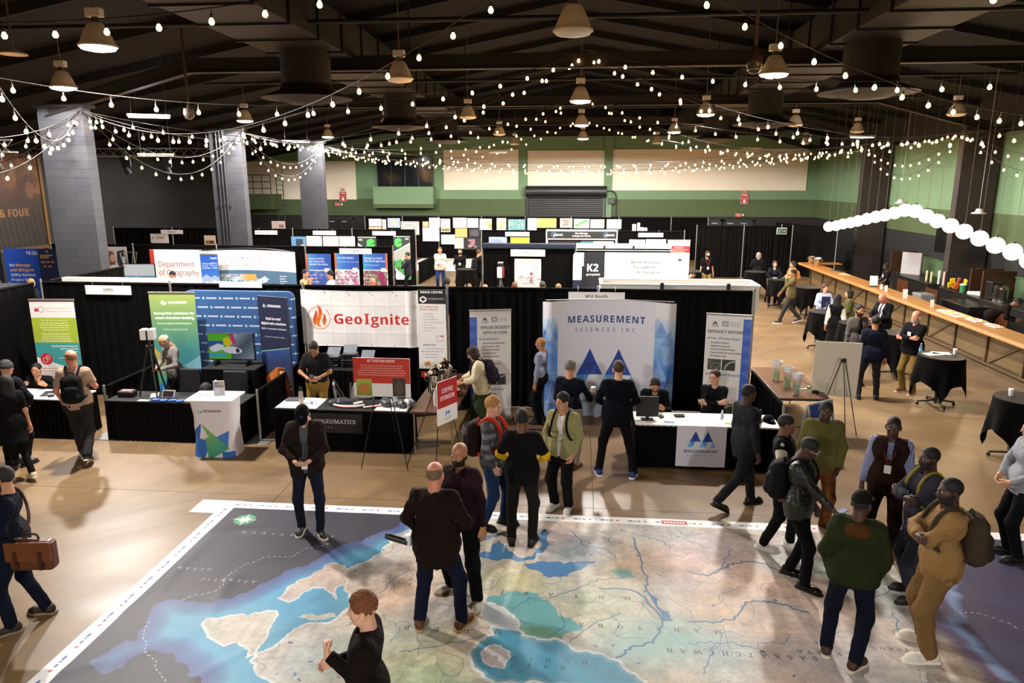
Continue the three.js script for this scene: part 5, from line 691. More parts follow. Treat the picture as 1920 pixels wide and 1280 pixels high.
// white curved display with the blue twin mountain emblem
{
  const t = thing('curved_display', 'large curved white display wall with a blue twin mountain emblem', 'display', [0.62, 0, -13.5]); const Wd = 2.5, Hh = 2.26, n = 40, ny = 6;
  const g = new THREE.PlaneGeometry(Wd, Hh, n, ny), p = g.attributes.position; const bow = x => { const u = x / (Wd / 2); return 0.17 * (1 - u * u) * -1 + 0.17; };
  for (let i = 0; i < p.count; i++) { const x = p.getX(i), y = p.getY(i), u = x / (Wd / 2); p.setZ(i, 0.02 + 0.2 * u * u - (Math.abs(u) > 0.9 ? (Math.abs(u) - 0.9) * 1.2 : 0)); p.setY(i, y + (y > 0 ? 0.04 * (1 - u * u) : 0)); }
  g.computeVertexNormals();
  part(t, 'graphic', g, TM(canvas(1400, 1280, (q, w, h) => {
    q.fillStyle = grad(q, 0, 0, 0, h, '#eceaf0', '#e2e3ee', '#cbd6ec', '#b8cdec'); q.fillRect(0, 0, w, h);
    for (const s of [0, 1]) { q.fillStyle = grad(q, 0, 180, 0, h, 'rgba(214,228,244,.9)', '#8fbbe8', '#4f8bdc', '#2b5cc4', '#2450b8'); q.fillRect(s ? 1185 : 0, 180, s ? 215 : 165, h); } for (const s of [0, 1]) for (let k = 0; k < 44; k++) { const x0 = s ? rr(1190, 1400) : rr(-20, 150), y = rr(250, 1280); q.fillStyle = ['rgba(150,190,235,.35)', 'rgba(90,140,215,.3)', 'rgba(60,110,200,.3)', 'rgba(210,228,246,.4)', 'rgba(40,90,190,.3)'][k % 5]; const S = 90 + y * 0.08; poly(q, [x0, y - S, x0 + rr(40, 110), y + S * 0.5, x0 - rr(40, 110), y + S * 0.6]); q.fill(); }
    fillR(q, 'rgba(226,228,240,.92)', 165, 0, 1020, 900);
    txt(q, 'MEASUREMENT', 672, 245, 104, '#1c3f84', { a: 'center', sx: 1.0, ls: 6 }); txt(q, 'SCIENCES INC', 665, 345, 56, '#2a4478', { a: 'center', b: 0, ls: 26 }); mountains(q, 300, 960, 700); txt(q, 'Professional Engineering', 660, 1130, 50, '#35609e', { a: 'center', b: 0 });
  }), 0.5), [0, Hh / 2 + 0.02, 0]);
  for (const u of [-0.84, -0.34, 0.34, 0.84]) part(t, 'frame_upright', rod([u * 1.2, 0.01, 0.2 * u * u - 0.04], [u * 1.2, Hh + 0.05, 0.2 * u * u - 0.04], 0.012), DKPL);
  for (const u of [-0.67, 0, 0.67]) part(t, 'frame_crossbar', rod([(u - 0.33) * 1.2, Hh + 0.06, 0.0 + 0.18 * (u - 0.33) ** 2], [(u + 0.33) * 1.2, Hh + 0.06, -0.02 + 0.18 * (u + 0.33) ** 2], 0.01), alu);
  part(t, 'back_lattice', mg([-1, 0, 1].flatMap(a => [rod([a * 0.8 - 0.35, 0.1, -0.2], [a * 0.8 + 0.35, Hh, -0.1], 0.008), rod([a * 0.8 + 0.35, 0.1, -0.2], [a * 0.8 - 0.35, Hh, -0.1], 0.008)])), alu);
}
const msiRoll = (title, heads, flip, two) => canvas(420, 1140, (g, w, h) => {
  fillR(g, '#ebe8e4', 0, 0, w, h); g.fillStyle = grad(g, 0, 0, 0, h, '#4a72c8', '#3f63c4', '#2f55bc'); g.fillRect(flip ? w - 74 : 0, flip ? 30 : 60, 74, h); for (let k = 0; k < 16; k++) { g.fillStyle = ['rgba(120,150,220,.4)', 'rgba(60,90,190,.5)'][k % 2]; const y = 80 + k * 66; poly(g, flip ? [w - 74, y, w, y + 60, w, y - 40] : [0, y, 74, y + 50, 0, y + 80]); g.fill(); }
  const x0 = flip ? 30 : 100; g.fillStyle = '#1f3f8c'; poly(g, [x0 + 55, 60, x0 + 80, 100, x0 + 62, 100, x0 + 52, 84, x0 + 40, 100, x0 + 25, 100]); g.fill(); txt(g, 'APEGA', x0 + 22, 122, 20, '#2b4a8c'); g.strokeStyle = '#3d6a86'; g.lineWidth = 6; g.strokeRect(x0 + 125, 62, 50, 50); g.beginPath(); g.arc(x0 + 150, 87, 16, 0, 7); g.stroke(); greek(g, x0 + 190, 70, 110, 3, 16, '#7a93a8', 9);
  title.forEach((s, i) => txt(g, s, x0 + 158, 190 + i * 56, 46, '#1f2f5c', { a: 'center', sx: 0.66 })); fillR(g, '#bbb', x0, 206 + (title.length - 1) * 56, 290, 2);
  let y = 260 + (title.length - 1) * 50; heads.forEach(([hd, lines, img]) => { g.fillStyle = '#222'; g.beginPath(); g.arc(x0 + 4, y - 14, 8, 0, 7); g.fill(); txt(g, hd, x0 + 24, y, 40, '#5a74ac', { sx: 0.68 }); y += 42; lines.forEach(s => { txt(g, s, x0 + 24, y, 27, '#2b2a2c', { sx: 0.62 }); y += 36; }); if (img) { y += 6; g.fillStyle = '#3a3d34'; g.fillRect(x0 + 6, y - 16, 125, 118); g.fillRect(x0 + 140, y - 16, 125, 118); g.strokeStyle = '#c8c8c0'; g.lineWidth = 12; g.beginPath(); g.moveTo(x0 + 170, y + 90); g.quadraticCurveTo(x0 + 180, y + 10, x0 + 265, y); g.stroke(); for (let k = 0; k < 60; k++) { g.fillStyle = ['#8a8878', '#55584a', '#b0ada0', '#6a6f5c'][k % 4]; g.fillRect(x0 + 6 + rnd() * 115, y - 16 + rnd() * 106, 10, 8); } y += 150; } y += 14; });
});
rollup(-1.6, -13.1, 12 * D2R, 0.78, 2.15, msiRoll(['PIPELINE INTEGRITY', 'DEPTH OF COVER'], [['Geotechnical', ['Slope Movement Monitoring', 'High Resolution LiDAR', 'Real Time Monitoring', 'Change Detection', 'Maintenance Surveys', 'Analysis']], ['Environmental', ['Mapping', 'Assessment'], 1], ['Pipeline Services', ['Depth Monitoring', 'Crossings']]], 0), 'grey roll up banner headed pipeline integrity with a blue left edge');
rollup(2.8, -13.2, -12 * D2R, 0.8, 2.12, msiRoll(['EMERGENCY RESPONSE'], [['Fast, Efficient Action', ['Immediate Response', 'Expedited Turnaround', 'Custom Deliverable Package', 'Comprehensive GIS easily distributed', 'for desktop review'], 1], ['Past Disaster Response', ['Large Fires', 'Floods', 'Landslides', 'Spills']], ['Wildfire', ['Mapping', 'Support'], 1]], 1), 'grey roll up banner headed emergency response with a blue right edge');

// ---------- front row furniture ----------
clothTable(-10.95, -8.8, -11.95, -11.35, 0.74, WHT, 'white topped table with a black skirt in the left booth');
clothTable(-8.25, -5.75, -11.98, -11.36, 0.74, BLK, 'long black draped table with small devices below the green banner');
clothTable(-5.1, -2.78, -11.86, -11.2, 0.74, BLK, 'long black draped table lettered GOGEOMATICS');
clothTable(0.98, 3.25, -11.6, -10.95, 0.74, WHT, 'white topped table with a black skirt before the curved display');
clothTable(-7.0, -5.95, -13.2, -12.4, 1.08, BLK, 'tall black draped stand carrying the television');
clothTable(-5.1, -3.35, -13.65, -13.0, 0.95, BLK, 'black draped back table stacked with packaged shirts');
{ // print on the skirts
  const t = thing('table_print', 'white GOGEOMATICS CANADA lettering on the black table cloth', 'lettering', [-4.12, 0.52, -11.16]);
  board(t, 'panel', 1.15, 0.34, 0.004, canvas(512, 152, (g, w, h) => { fillR(g, '#0d0c0c', 0, 0, w, h); g.fillStyle = '#e8e6e4'; poly(g, [70, 10, 118, 36, 118, 92, 70, 120, 22, 92, 22, 36]); g.fill(); g.fillStyle = '#0d0c0c'; poly(g, [70, 24, 84, 48, 104, 46, 94, 80, 72, 92, 48, 80, 38, 46, 58, 48]); g.fill(); txt(g, 'GOGEOMATICS', 140, 78, 44, '#e8e6e4', { b: 0, f: 'serif' }); txt(g, 'CANADA', 140, 116, 20, '#bbb', { b: 0, ls: 13 }); }), BLK);
  const c = thing('table_runner', 'white hanging cloth with the twin mountain emblem on the table front', 'cloth', [2.01, 0.41, -10.9]); const g = new THREE.PlaneGeometry(0.77, 0.68, 20, 12), p = g.attributes.position; for (let i = 0; i < p.count; i++) p.setZ(i, 0.006 * Math.sin(p.getX(i) * 18 + p.getY(i) * 5)); g.computeVertexNormals();
  part(c, 'cloth', g, TM(canvas(512, 452, (q, w, h) => { fillR(q, '#d9d7e0', 0, 0, w, h); mountains(q, 110, 235, 285); txt(q, 'MEASUREMENT', w / 2, 296, 46, '#24427e', { a: 'center', ls: 2 }); txt(q, 'SCIENCES INC', w / 2, 332, 24, '#52648a', { a: 'center', b: 0, ls: 12 }); }), 0.8)); part(c, 'fold_over', box(0.77, 0.006, 0.3), M(0xd9d7e0, 0.8), [0, 0.335, -0.15]);
}
{ // television
  const t = thing('television', 'flat television showing a bright sports picture on the black stand', 'television', [-6.52, 1.08, -12.72], 3 * D2R);
  const scr = canvas(512, 288, (g, w, h) => { fillR(g, '#5fbf2a', 0, 0, w, h); g.fillStyle = grad(g, 250, 0, w, h, '#c8d8e8', '#4a5868', '#90a8b8'); g.fillRect(250, 0, w, h); fillR(g, '#2f5fa8', 0, 80, 170, 70); g.fillStyle = '#e8d020'; poly(g, [170, 60, 230, 30, 280, 110, 220, 150, 180, 120]); g.fill(); g.fillStyle = '#e4e8f0'; poly(g, [20, 150, 110, 110, 180, 130, 160, 180, 60, 210, 20, 190]); g.fill(); g.fillStyle = '#c83a7a'; poly(g, [240, 0, 290, 0, 320, 110, 280, 120]); g.fill(); fillR(g, '#3fa8d8', 0, 220, 200, 40); g.fillStyle = '#e8e4f0'; g.beginPath(); g.ellipse(270, 185, 110, 40, 0.1, 0, 7); g.fill(); g.fillStyle = '#3a2a5a'; g.beginPath(); g.ellipse(330, 190, 22, 26, 0, 0, 7); g.fill(); });
  part(t, 'housing', box(0.9, 0.53, 0.05, 0.01), DKPL, [0, 0.36, 0]);
  const sm = new THREE.MeshStandardMaterial({ color: 0x000000, emissive: 0xffffff, emissiveMap: scr, emissiveIntensity: 0.9, roughness: 0.3 }); const pl = new THREE.PlaneGeometry(0.87, 0.49); part(t, 'screen', pl, sm, [0, 0.365, 0.027]);
  for (const s of [-1, 1]) part(t, 'foot', box(0.04, 0.1, 0.22, 0.01), DKPL, [s * 0.3, 0.05, 0]);
  const rl = new THREE.RectAreaLight(0xcfe8d8, 1.2, 0.87, 0.49); rl.position.set(-6.52, 1.445, -12.66); rl.lookAt(-6.4, 1.445, -8); scene.add(rl);
}
{ // white printed counter
  const t = thing('promo_counter', 'white promotional counter with blue and green triangles', 'counter', [-6.0, 0, -11.0], 0.05);
  const prof = (y) => 1 - 0.1 * Math.sin(y * Math.PI); const n = 56, ny = 14, P = [], U = [], I = [];
  for (let j = 0; j <= ny; j++) for (let i = 0; i <= n; i++) { const a = i / n * 2 * Math.PI, y = j / ny, s = prof(y); const e = 0.45, cx = Math.sign(Math.cos(a)) * Math.pow(Math.abs(Math.cos(a)), e), cz = Math.sign(Math.sin(a)) * Math.pow(Math.abs(Math.sin(a)), e); const wr = 0.006 * Math.sin(y * 14 + a * 5) * Math.sin(y * Math.PI); P.push(cx * (0.37 * s + wr), y * 0.97, cz * (0.26 * s + wr)); U.push(0, y); }
  for (let j = 0; j < ny; j++) for (let i = 0; i < n; i++) { const a = j * (n + 1) + i, b = a + 1, c = a + n + 1, d = c + 1; I.push(a, c, b, b, c, d); }
  for (let j = 0; j <= ny; j++) { const o = j * (n + 1), S = [0]; for (let i = 1; i <= n; i++) S[i] = S[i - 1] + Math.hypot(P[3 * (o + i)] - P[3 * (o + i - 1)], P[3 * (o + i) + 2] - P[3 * (o + i - 1) + 2]); const q = S[n / 4]; for (let i = 0; i <= n; i++) U[2 * (o + i)] = 0.5 - (S[i] - q) / S[n]; }
  const g = new THREE.BufferGeometry(); g.setAttribute('position', new THREE.Float32BufferAttribute(P, 3)); g.setAttribute('uv', new THREE.Float32BufferAttribute(U, 2)); g.setIndex(I); g.computeVertexNormals();
  part(t, 'fabric_skirt', g, TM(canvas(1024, 512, (q, w, h) => { fillR(q, '#e4e0e6', 0, 0, w, h); const x0 = 384; hexMark(q, x0 + 46, 88, 22); txt(q, 'HEXAGON', x0 + 76, 98, 34, '#20242c', { sx: 0.86 }); q.fillStyle = '#2f6ec0'; poly(q, [x0 - 60, 300, x0 + 40, 200, x0 + 20, 340, x0 + 120, 360, x0 + 60, 512, x0 - 60, 512]); q.fill(); q.fillStyle = '#3f7fd0'; poly(q, [x0 + 130, 340, x0 + 270, 270, x0 + 250, 420]); q.fill(); q.fillStyle = grad(q, x0 + 40, 210, x0 + 220, 460, '#8fc05a', '#3f9f8a'); poly(q, [x0 + 48, 205, x0 + 260, 430, x0 + 130, 512, x0 + 90, 512]); q.fill(); fillR(q, '#2f6ec0', x0 + 200, 460, 100, 52); q.fillStyle = '#e4e0e6'; poly(q, [x0 + 40, 215, x0 + 30, 330, x0 + 100, 330]); q.fill(); }), 0.75));
  part(t, 'counter_top', box(0.8, 0.035, 0.56, 0.016), M(0xeae8ec, 0.4), [0, 0.985, 0]);
}
{ // brown refreshment table
  const mk = (x0, x1, z0, z1, label) => { const t = thing('folding_table', label, 'table', [(x0 + x1) / 2, 0, (z0 + z1) / 2]), w = x1 - x0, d = z1 - z0; part(t, 'table_top', box(w, 0.035, d, 0.008), M(0x5a3b2a, 0.32), [0, 0.735, 0]); part(t, 'edge_band', box(w + 0.012, 0.028, d + 0.012, 0.006), M(0x1a1412, 0.5), [0, 0.722, 0]); for (const sx of [-1, 1]) for (const sz of [-1, 1]) part(t, 'leg', cyl(0.016, 0.016, 0.71, 10), alu, [sx * (w / 2 - 0.06), 0.355, sz * (d / 2 - 0.06)]); part(t, 'black_cloth', box(w * 0.94, 0.62, 0.02), BLK, [0, 0.38, -d / 2 + 0.1]); for (const sz of [-1, 1]) part(t, 'brace', rod([-w / 2 + 0.06, 0.2, sz * (d / 2 - 0.06)], [w / 2 - 0.06, 0.2, sz * (d / 2 - 0.06)], 0.01), M(0x222222, 0.5)); return t; };
  mk(-2.74, -1.98, -13.7, -11.2, 'brown folding table carrying the coffee urns'); mk(3.62, 4.52, -14.75, -12.55, 'brown folding table carrying three tall glass vases');
}
// ---------- second and third row ----------
{ // wide curved display behind the front drape
  const t = thing('curved_display', 'wide curved display lettered GEO.CA above a blue arctic picture', 'display', [-10.47, 0, -21.9]); const g = new THREE.PlaneGeometry(3.1, 2.3, 40, 2), p = g.attributes.position; for (let i = 0; i < p.count; i++) { const u = p.getX(i) / 1.55; p.setZ(i, -0.25 * (1 - u * u) * -1 - 0.12); p.setY(i, p.getY(i) + (p.getY(i) > 0 ? 0.08 * (1 - u * u) : 0)); } g.computeVertexNormals();
  part(t, 'graphic', g, TM(canvas(1024, 760, (q, w, h) => {
    fillR(q, '#f2f1f1', 0, 0, w, h); q.fillStyle = grad(q, 0, 195, 0, h, '#4f7593', '#3f6a8c', '#2f5a80'); q.beginPath(); q.moveTo(0, 215); q.quadraticCurveTo(w / 2, 175, w, 215); q.lineTo(w, h); q.lineTo(0, h); q.fill();
    q.save(); q.translate(165, 22); q.scale(0.82, 0.82); q.lineWidth = 5; q.strokeStyle = '#6b6b6b'; q.beginPath(); q.arc(190, 110, 52, 0.1, 5.5); q.moveTo(242, 112); q.lineTo(205, 112); q.stroke(); q.beginPath(); q.moveTo(265, 110); q.lineTo(365, 110); q.arc(315, 110, 50, 0, -5.4, true); q.stroke(); q.strokeStyle = '#4a78c0'; q.beginPath(); q.arc(425, 110, 48, -2.6, 0.2); q.stroke(); q.strokeStyle = '#6cc04a'; q.lineWidth = 9; q.beginPath(); q.arc(425, 110, 46, 0.4, 2.8); q.stroke(); q.fillStyle = '#4a78c0'; q.beginPath(); q.arc(388, 68, 10, 0, 7); q.fill(); fillR(q, '#888', 482, 158, 6, 6); q.strokeStyle = '#7a7a7a'; q.lineWidth = 5; q.beginPath(); q.arc(545, 112, 48, 0.8, 5.5); q.stroke(); q.beginPath(); q.moveTo(605, 165); q.lineTo(605, 100); q.arc(640, 100, 35, 3.14, 6.28); q.lineTo(675, 165); q.moveTo(605, 120); q.lineTo(675, 120); q.stroke(); q.restore();
    ['The definitive source', "for Canada's open", 'geospatial information'].forEach((s, i) => txt(q, s, 225, 250 + i * 22, 20, '#fff')); for (let k = 0; k < 120; k++) { q.fillStyle = ['#e8eef2', '#cfdde6', '#b8cbd8'][k % 3]; q.beginPath(); q.ellipse(rr(120, 720), 330 + rr(-50, 60) - (k % 7) * 6, rr(6, 40), rr(3, 11), rr(-0.3, 0.3), 0, 7); q.fill(); } q.fillStyle = grad(q, 440, 230, 640, 310, '#b8c8e0', '#d8a04a', '#e8b060'); q.fillRect(440, 235, 180, 62); fillR(q, '#7a8a30', 440, 350, 70, 40); for (let i = 0; i < 4; i++) txt(q, ['Discover', 'Access', 'Visualize', 'Share'][i], 860, 262 + i * 26, 17, '#fff');
  }), 0.5), [0, 1.17, 0]);
  for (const u of [-1.45, -0.5, 0.5, 1.45]) part(t, 'upright', rod([u, 0, -0.2], [u, 2.4, -0.2], 0.012), DKPL); part(t, 'top_bar', tube([[-1.5, 2.36, 0.1], [-0.5, 2.42, -0.1], [0.5, 2.42, -0.1], [1.5, 2.36, 0.1]], 0.015, 20), DKPL);
}
{
  const t = thing('fabric_backdrop', 'white backdrop lettered Department of Geography with a red left edge', 'backdrop', [-12.9, 0, -22.05]);
  board(t, 'fabric', 1.75, 2.32, 0.06, canvas(560, 740, (g, w, h) => { fillR(g, '#f3f0ef', 0, 0, w, h); fillR(g, '#c8382e', 0, 0, 46, h); txt(g, 'Department', 80, 175, 76, '#9c2b35', { b: 0, sx: 0.95 }); txt(g, 'of Geography', 80, 262, 76, '#9c2b35', { b: 0, sx: 0.95 }); greek(g, 90, 330, 300, 1, 20, '#d8a0a4', 14); txt(g, 'UNIVERSITY', 350, 44, 20, '#aaa', { b: 0 }); }), WHT, [0, 1.2, 0]); part(t, 'foot', box(1.2, 0.03, 0.4), alu, [0, 0.015, 0]);
}
rollup(-11.4, -21.3, -4 * D2R, 0.6, 2.3, canvas(300, 900, (g, w, h) => { g.fillStyle = grad(g, 0, 0, 0, 420, '#1f55b4', '#2f6ac8', '#5a86cc'); g.fillRect(0, 0, w, h); for (let i = 0; i < 4; i++) { txt(g, ['Earth observation', 'for Canada', 'and the world', ''][i], 24, 120 + i * 28, 20, '#f2f6fc'); txt(g, ['Nos terres', 'vues du ciel', 'en images'][i] || '', w - 20, 110 + i * 30, 20, '#f2f6fc', { a: 'right' }); } txt(g, 'Canada', w - 16, 50, 30, '#fff', { a: 'right', f: 'serif' }); g.fillStyle = '#9fb4da'; poly(g, [0, 300, 80, 250, 160, 290, 230, 260, w, 300, w, 500, 0, 500]); g.fill(); g.fillStyle = '#dfe6f0'; poly(g, [0, 400, 70, 340, 150, 360, 220, 320, w, 360, w, h, 0, h]); g.fill(); }), 'blue roll up banner with a snowy mountain beside GEO.CA');
{
  const blue = (head, sub, pal, flip) => canvas(300, 600, (g, w, h) => { fillR(g, '#e9e9ea', 0, 0, w, h); g.fillStyle = grad(g, 0, 0, w, 0, '#3c93cf', '#2a5fb4', '#1f4aa4'); g.fillRect(0, 0, w, 190); fillR(g, '#e8642a', flip ? w - 22 : 0, 0, 22, 190); head.forEach((s, i) => txt(g, s, flip ? 16 : 36, 66 + i * 34, 29, '#f4f8fc', { b: 0, sx: 0.86 })); txt(g, sub, flip ? 16 : 36, 72 + head.length * 34, 14, '#dbe8f6', { b: 0 }); fillR(g, pal[0], 10, 200, w - 20, 400); for (let k = 0; k < 260; k++) { g.fillStyle = pal[1 + k % (pal.length - 1)]; g.globalAlpha = 0.6; g.beginPath(); g.ellipse(rr(10, w - 10), rr(205, 590), rr(5, 34), rr(3, 18), rnd() * 3, 0, 7); g.fill(); } g.globalAlpha = 1; if (pal[4]) { g.fillStyle = pal[4]; poly(g, pal[5]); g.fill(); } fillR(g, '#f4f4f4', w - 80, 170, 62, 42); txt(g, 'NV5', w - 74, 200, 22, '#888'); for (let i = 0; i < 5; i++) greek(g, 24, 250 + i * 40, 130, 1, 10, '#e8e8e8', 12); });
  poster(-8.36, 1.4, -22.54, 0.82, 1.64, blue(['Discover And Do', 'More Above And', 'Beneath The Surface'], '', ['#3a55a8', '#4a64b8', '#2f4a98', '#8a9ac8'], 0), 'blue topped poster headed Discover And Do More', { n: 'standing_poster' });
  poster(-7.42, 1.42, -22.54, 0.8, 1.66, blue(["LET'S GET DIGITAL"], 'Transform Your Physical Assets into Digital Twins', ['#d8d8d4', '#8a8a8a', '#c8c8c8', '#6a5a6a', '#a8348a', [60, 600, 110, 520, 230, 470, 290, 480, 200, 560, 170, 600]], 0), "blue topped poster headed LET'S GET DIGITAL", { n: 'standing_poster' });
  poster(-6.48, 1.42, -22.54, 0.8, 1.66, blue(['Manage Your World', 'With All The Right Data'], 'GIS Based Decision Solutions', ['#6a6a50', '#8a8a6a', '#4f5238', '#a0a088', '#8a1f58', [205, 215, 250, 215, 270, 380, 285, 600, 190, 600, 210, 400]], 1), 'blue topped poster headed Manage Your World', { n: 'standing_poster' });
}
signBoard(-7.1, 2.32, -22.5, 'NV5', 'white name board above the three blue topped posters', 1.06, 0.18);
poster(-15.31, 1.72, -22.54, 0.85, 1.35, canvas(340, 540, (g, w, h) => { fillR(g, '#c9ccd0', 0, 0, w, h); g.fillStyle = '#7a5238'; g.beginPath(); g.ellipse(110, 160, 60, 110, 0, 0, 7); g.fill(); g.fillStyle = '#d8a890'; g.beginPath(); g.ellipse(135, 150, 40, 52, 0.2, 0, 7); g.fill(); g.fillStyle = '#cfc7a0'; g.beginPath(); g.ellipse(105, 60, 56, 36, 0, 3.14, 6.28); g.fill(); g.fillStyle = '#eceae6'; poly(g, [20, 320, 110, 240, 220, 250, 230, 400, 0, 400]); g.fill(); g.fillStyle = '#3a2f38'; poly(g, [200, 60, 300, 40, 340, 200, 340, 330, 230, 330, 190, 200]); g.fill(); txt(g, 'Canada', 230, 300, 40, '#ddd', { b: 0 }); fillR(g, '#dadde2', 270, 130, 34, 170); }), 'photo poster of a laughing woman beside the nearest grey column');
{ const t = thing('lattice_stand', 'bare folding lattice frame beside the photo poster', 'frame', [-14.55, 0, -22.2]); for (let k = 0; k < 4; k++) part(t, 'lattice_bar', rod([-0.22 + (k % 2) * 0.44, 0.02, k > 1 ? 0.2 : 0], [0.22 - (k % 2) * 0.44, 2.25, k > 1 ? 0.2 : 0], 0.012), alu); part(t, 'top_bar', rod([-0.25, 2.25, 0], [0.25, 2.25, 0], 0.012), alu); }
{ const t = thing('television', 'television with a white and sea picture behind the left front drape', 'television', [-12.56, 1.66, -19.5], 6 * D2R); part(t, 'housing', box(0.92, 0.54, 0.05, 0.01), DKPL, [0, 0.27, 0]); const m = canvas(256, 150, (g, w, h) => { fillR(g, '#fff', 0, 0, w, h); g.fillStyle = grad(g, 0, 95, 0, h, '#7fb8d8', '#2f7fb0'); g.fillRect(0, 98, w, h); g.fillStyle = '#fff'; poly(g, [90, 110, 100, 100, 110, 130, 80, 132]); g.fill(); }); part(t, 'screen', new THREE.PlaneGeometry(0.88, 0.5), new THREE.MeshStandardMaterial({ color: 0, emissive: 0xffffff, emissiveMap: m, emissiveIntensity: 0.95 }), [0, 0.27, 0.027]); part(t, 'stand_pole', rod([0, -1.62, -0.06], [0, 0.2, -0.06], 0.03), DKPL); part(t, 'stand_base', box(0.7, 0.03, 0.5, 0.01), DKPL, [0, -1.63, -0.06]); }
// scanner maker's booth
{
  const t = thing('valance', 'navy cloth valance along the top of the booth with the red scanner poster', 'cloth', [-1.53, 2.44, -22.6]); part(t, 'cloth', box(2.95, 0.17, 0.3, 0.05), M(0x141a2c, 0.85), [0, 0.08, 0]);
  signBoard(-1.54, 2.32, -22.42, 'RIEGL', 'white name board lettered RIEGL', 1.08, 0.21);
  poster(-1.55, 1.55, -22.54, 0.84, 1.15, canvas(360, 490, (g, w, h) => { g.fillStyle = grad(g, 0, 0, 0, h, '#f6f2ee', '#eee6de', '#c8c4c4', '#a8a8ac'); g.fillRect(0, 0, w, h); fillR(g, '#e8a080', 0, 110, w, 4); g.strokeStyle = '#444'; g.lineWidth = 6; g.beginPath(); g.arc(275, 130, 28, 0, 7); g.stroke(); for (let k = 0; k < 40; k++) { g.fillStyle = ['#8a8a90', '#b0b0b4', '#74767c'][k % 3]; g.globalAlpha = 0.5; g.beginPath(); g.ellipse(rr(0, w), rr(230, 340), rr(20, 60), rr(4, 12), 0, 0, 7); g.fill(); } g.globalAlpha = 1; fillR(g, '#b03030', 212, 200, 34, 80); fillR(g, '#e8e4e0', 222, 215, 14, 50); fillR(g, '#222', 210, 186, 38, 16); g.strokeStyle = '#222'; g.lineWidth = 6; for (const d of [-22, 0, 22]) { g.beginPath(); g.moveTo(229, 280); g.lineTo(229 + d, 340); g.stroke(); } fillR(g, '#f8f6f4', 0, 430, w, 60); }), 'grey landscape poster with a red laser scanner on a tripod');
  const s = thing('laser_scanner', 'white and red laser scanner on a tripod in the dark booth', 'scanner', [-2.34, 0, -21.8]); part(s, 'body', box(0.16, 0.34, 0.16, 0.02), M(0xe4e0dc, 0.4), [-0.02, 1.78, 0]); part(s, 'red_side', box(0.06, 0.34, 0.17, 0.02), M(0x7a2a22, 0.4), [0.08, 1.78, 0]); part(s, 'mirror_head', box(0.15, 0.12, 0.14, 0.02), M(0x222222, 0.3), [0, 2.0, 0]); part(s, 'cap', box(0.16, 0.03, 0.15, 0.01), M(0xe4e0dc, 0.4), [0, 2.08, 0]); for (let k = 0; k < 3; k++) part(s, 'tripod_leg', rod([0, 1.6, 0], [Math.sin(k * 2.094) * 0.45, 0, Math.cos(k * 2.094) * 0.45], 0.018), M(0x555555, 0.5));
}
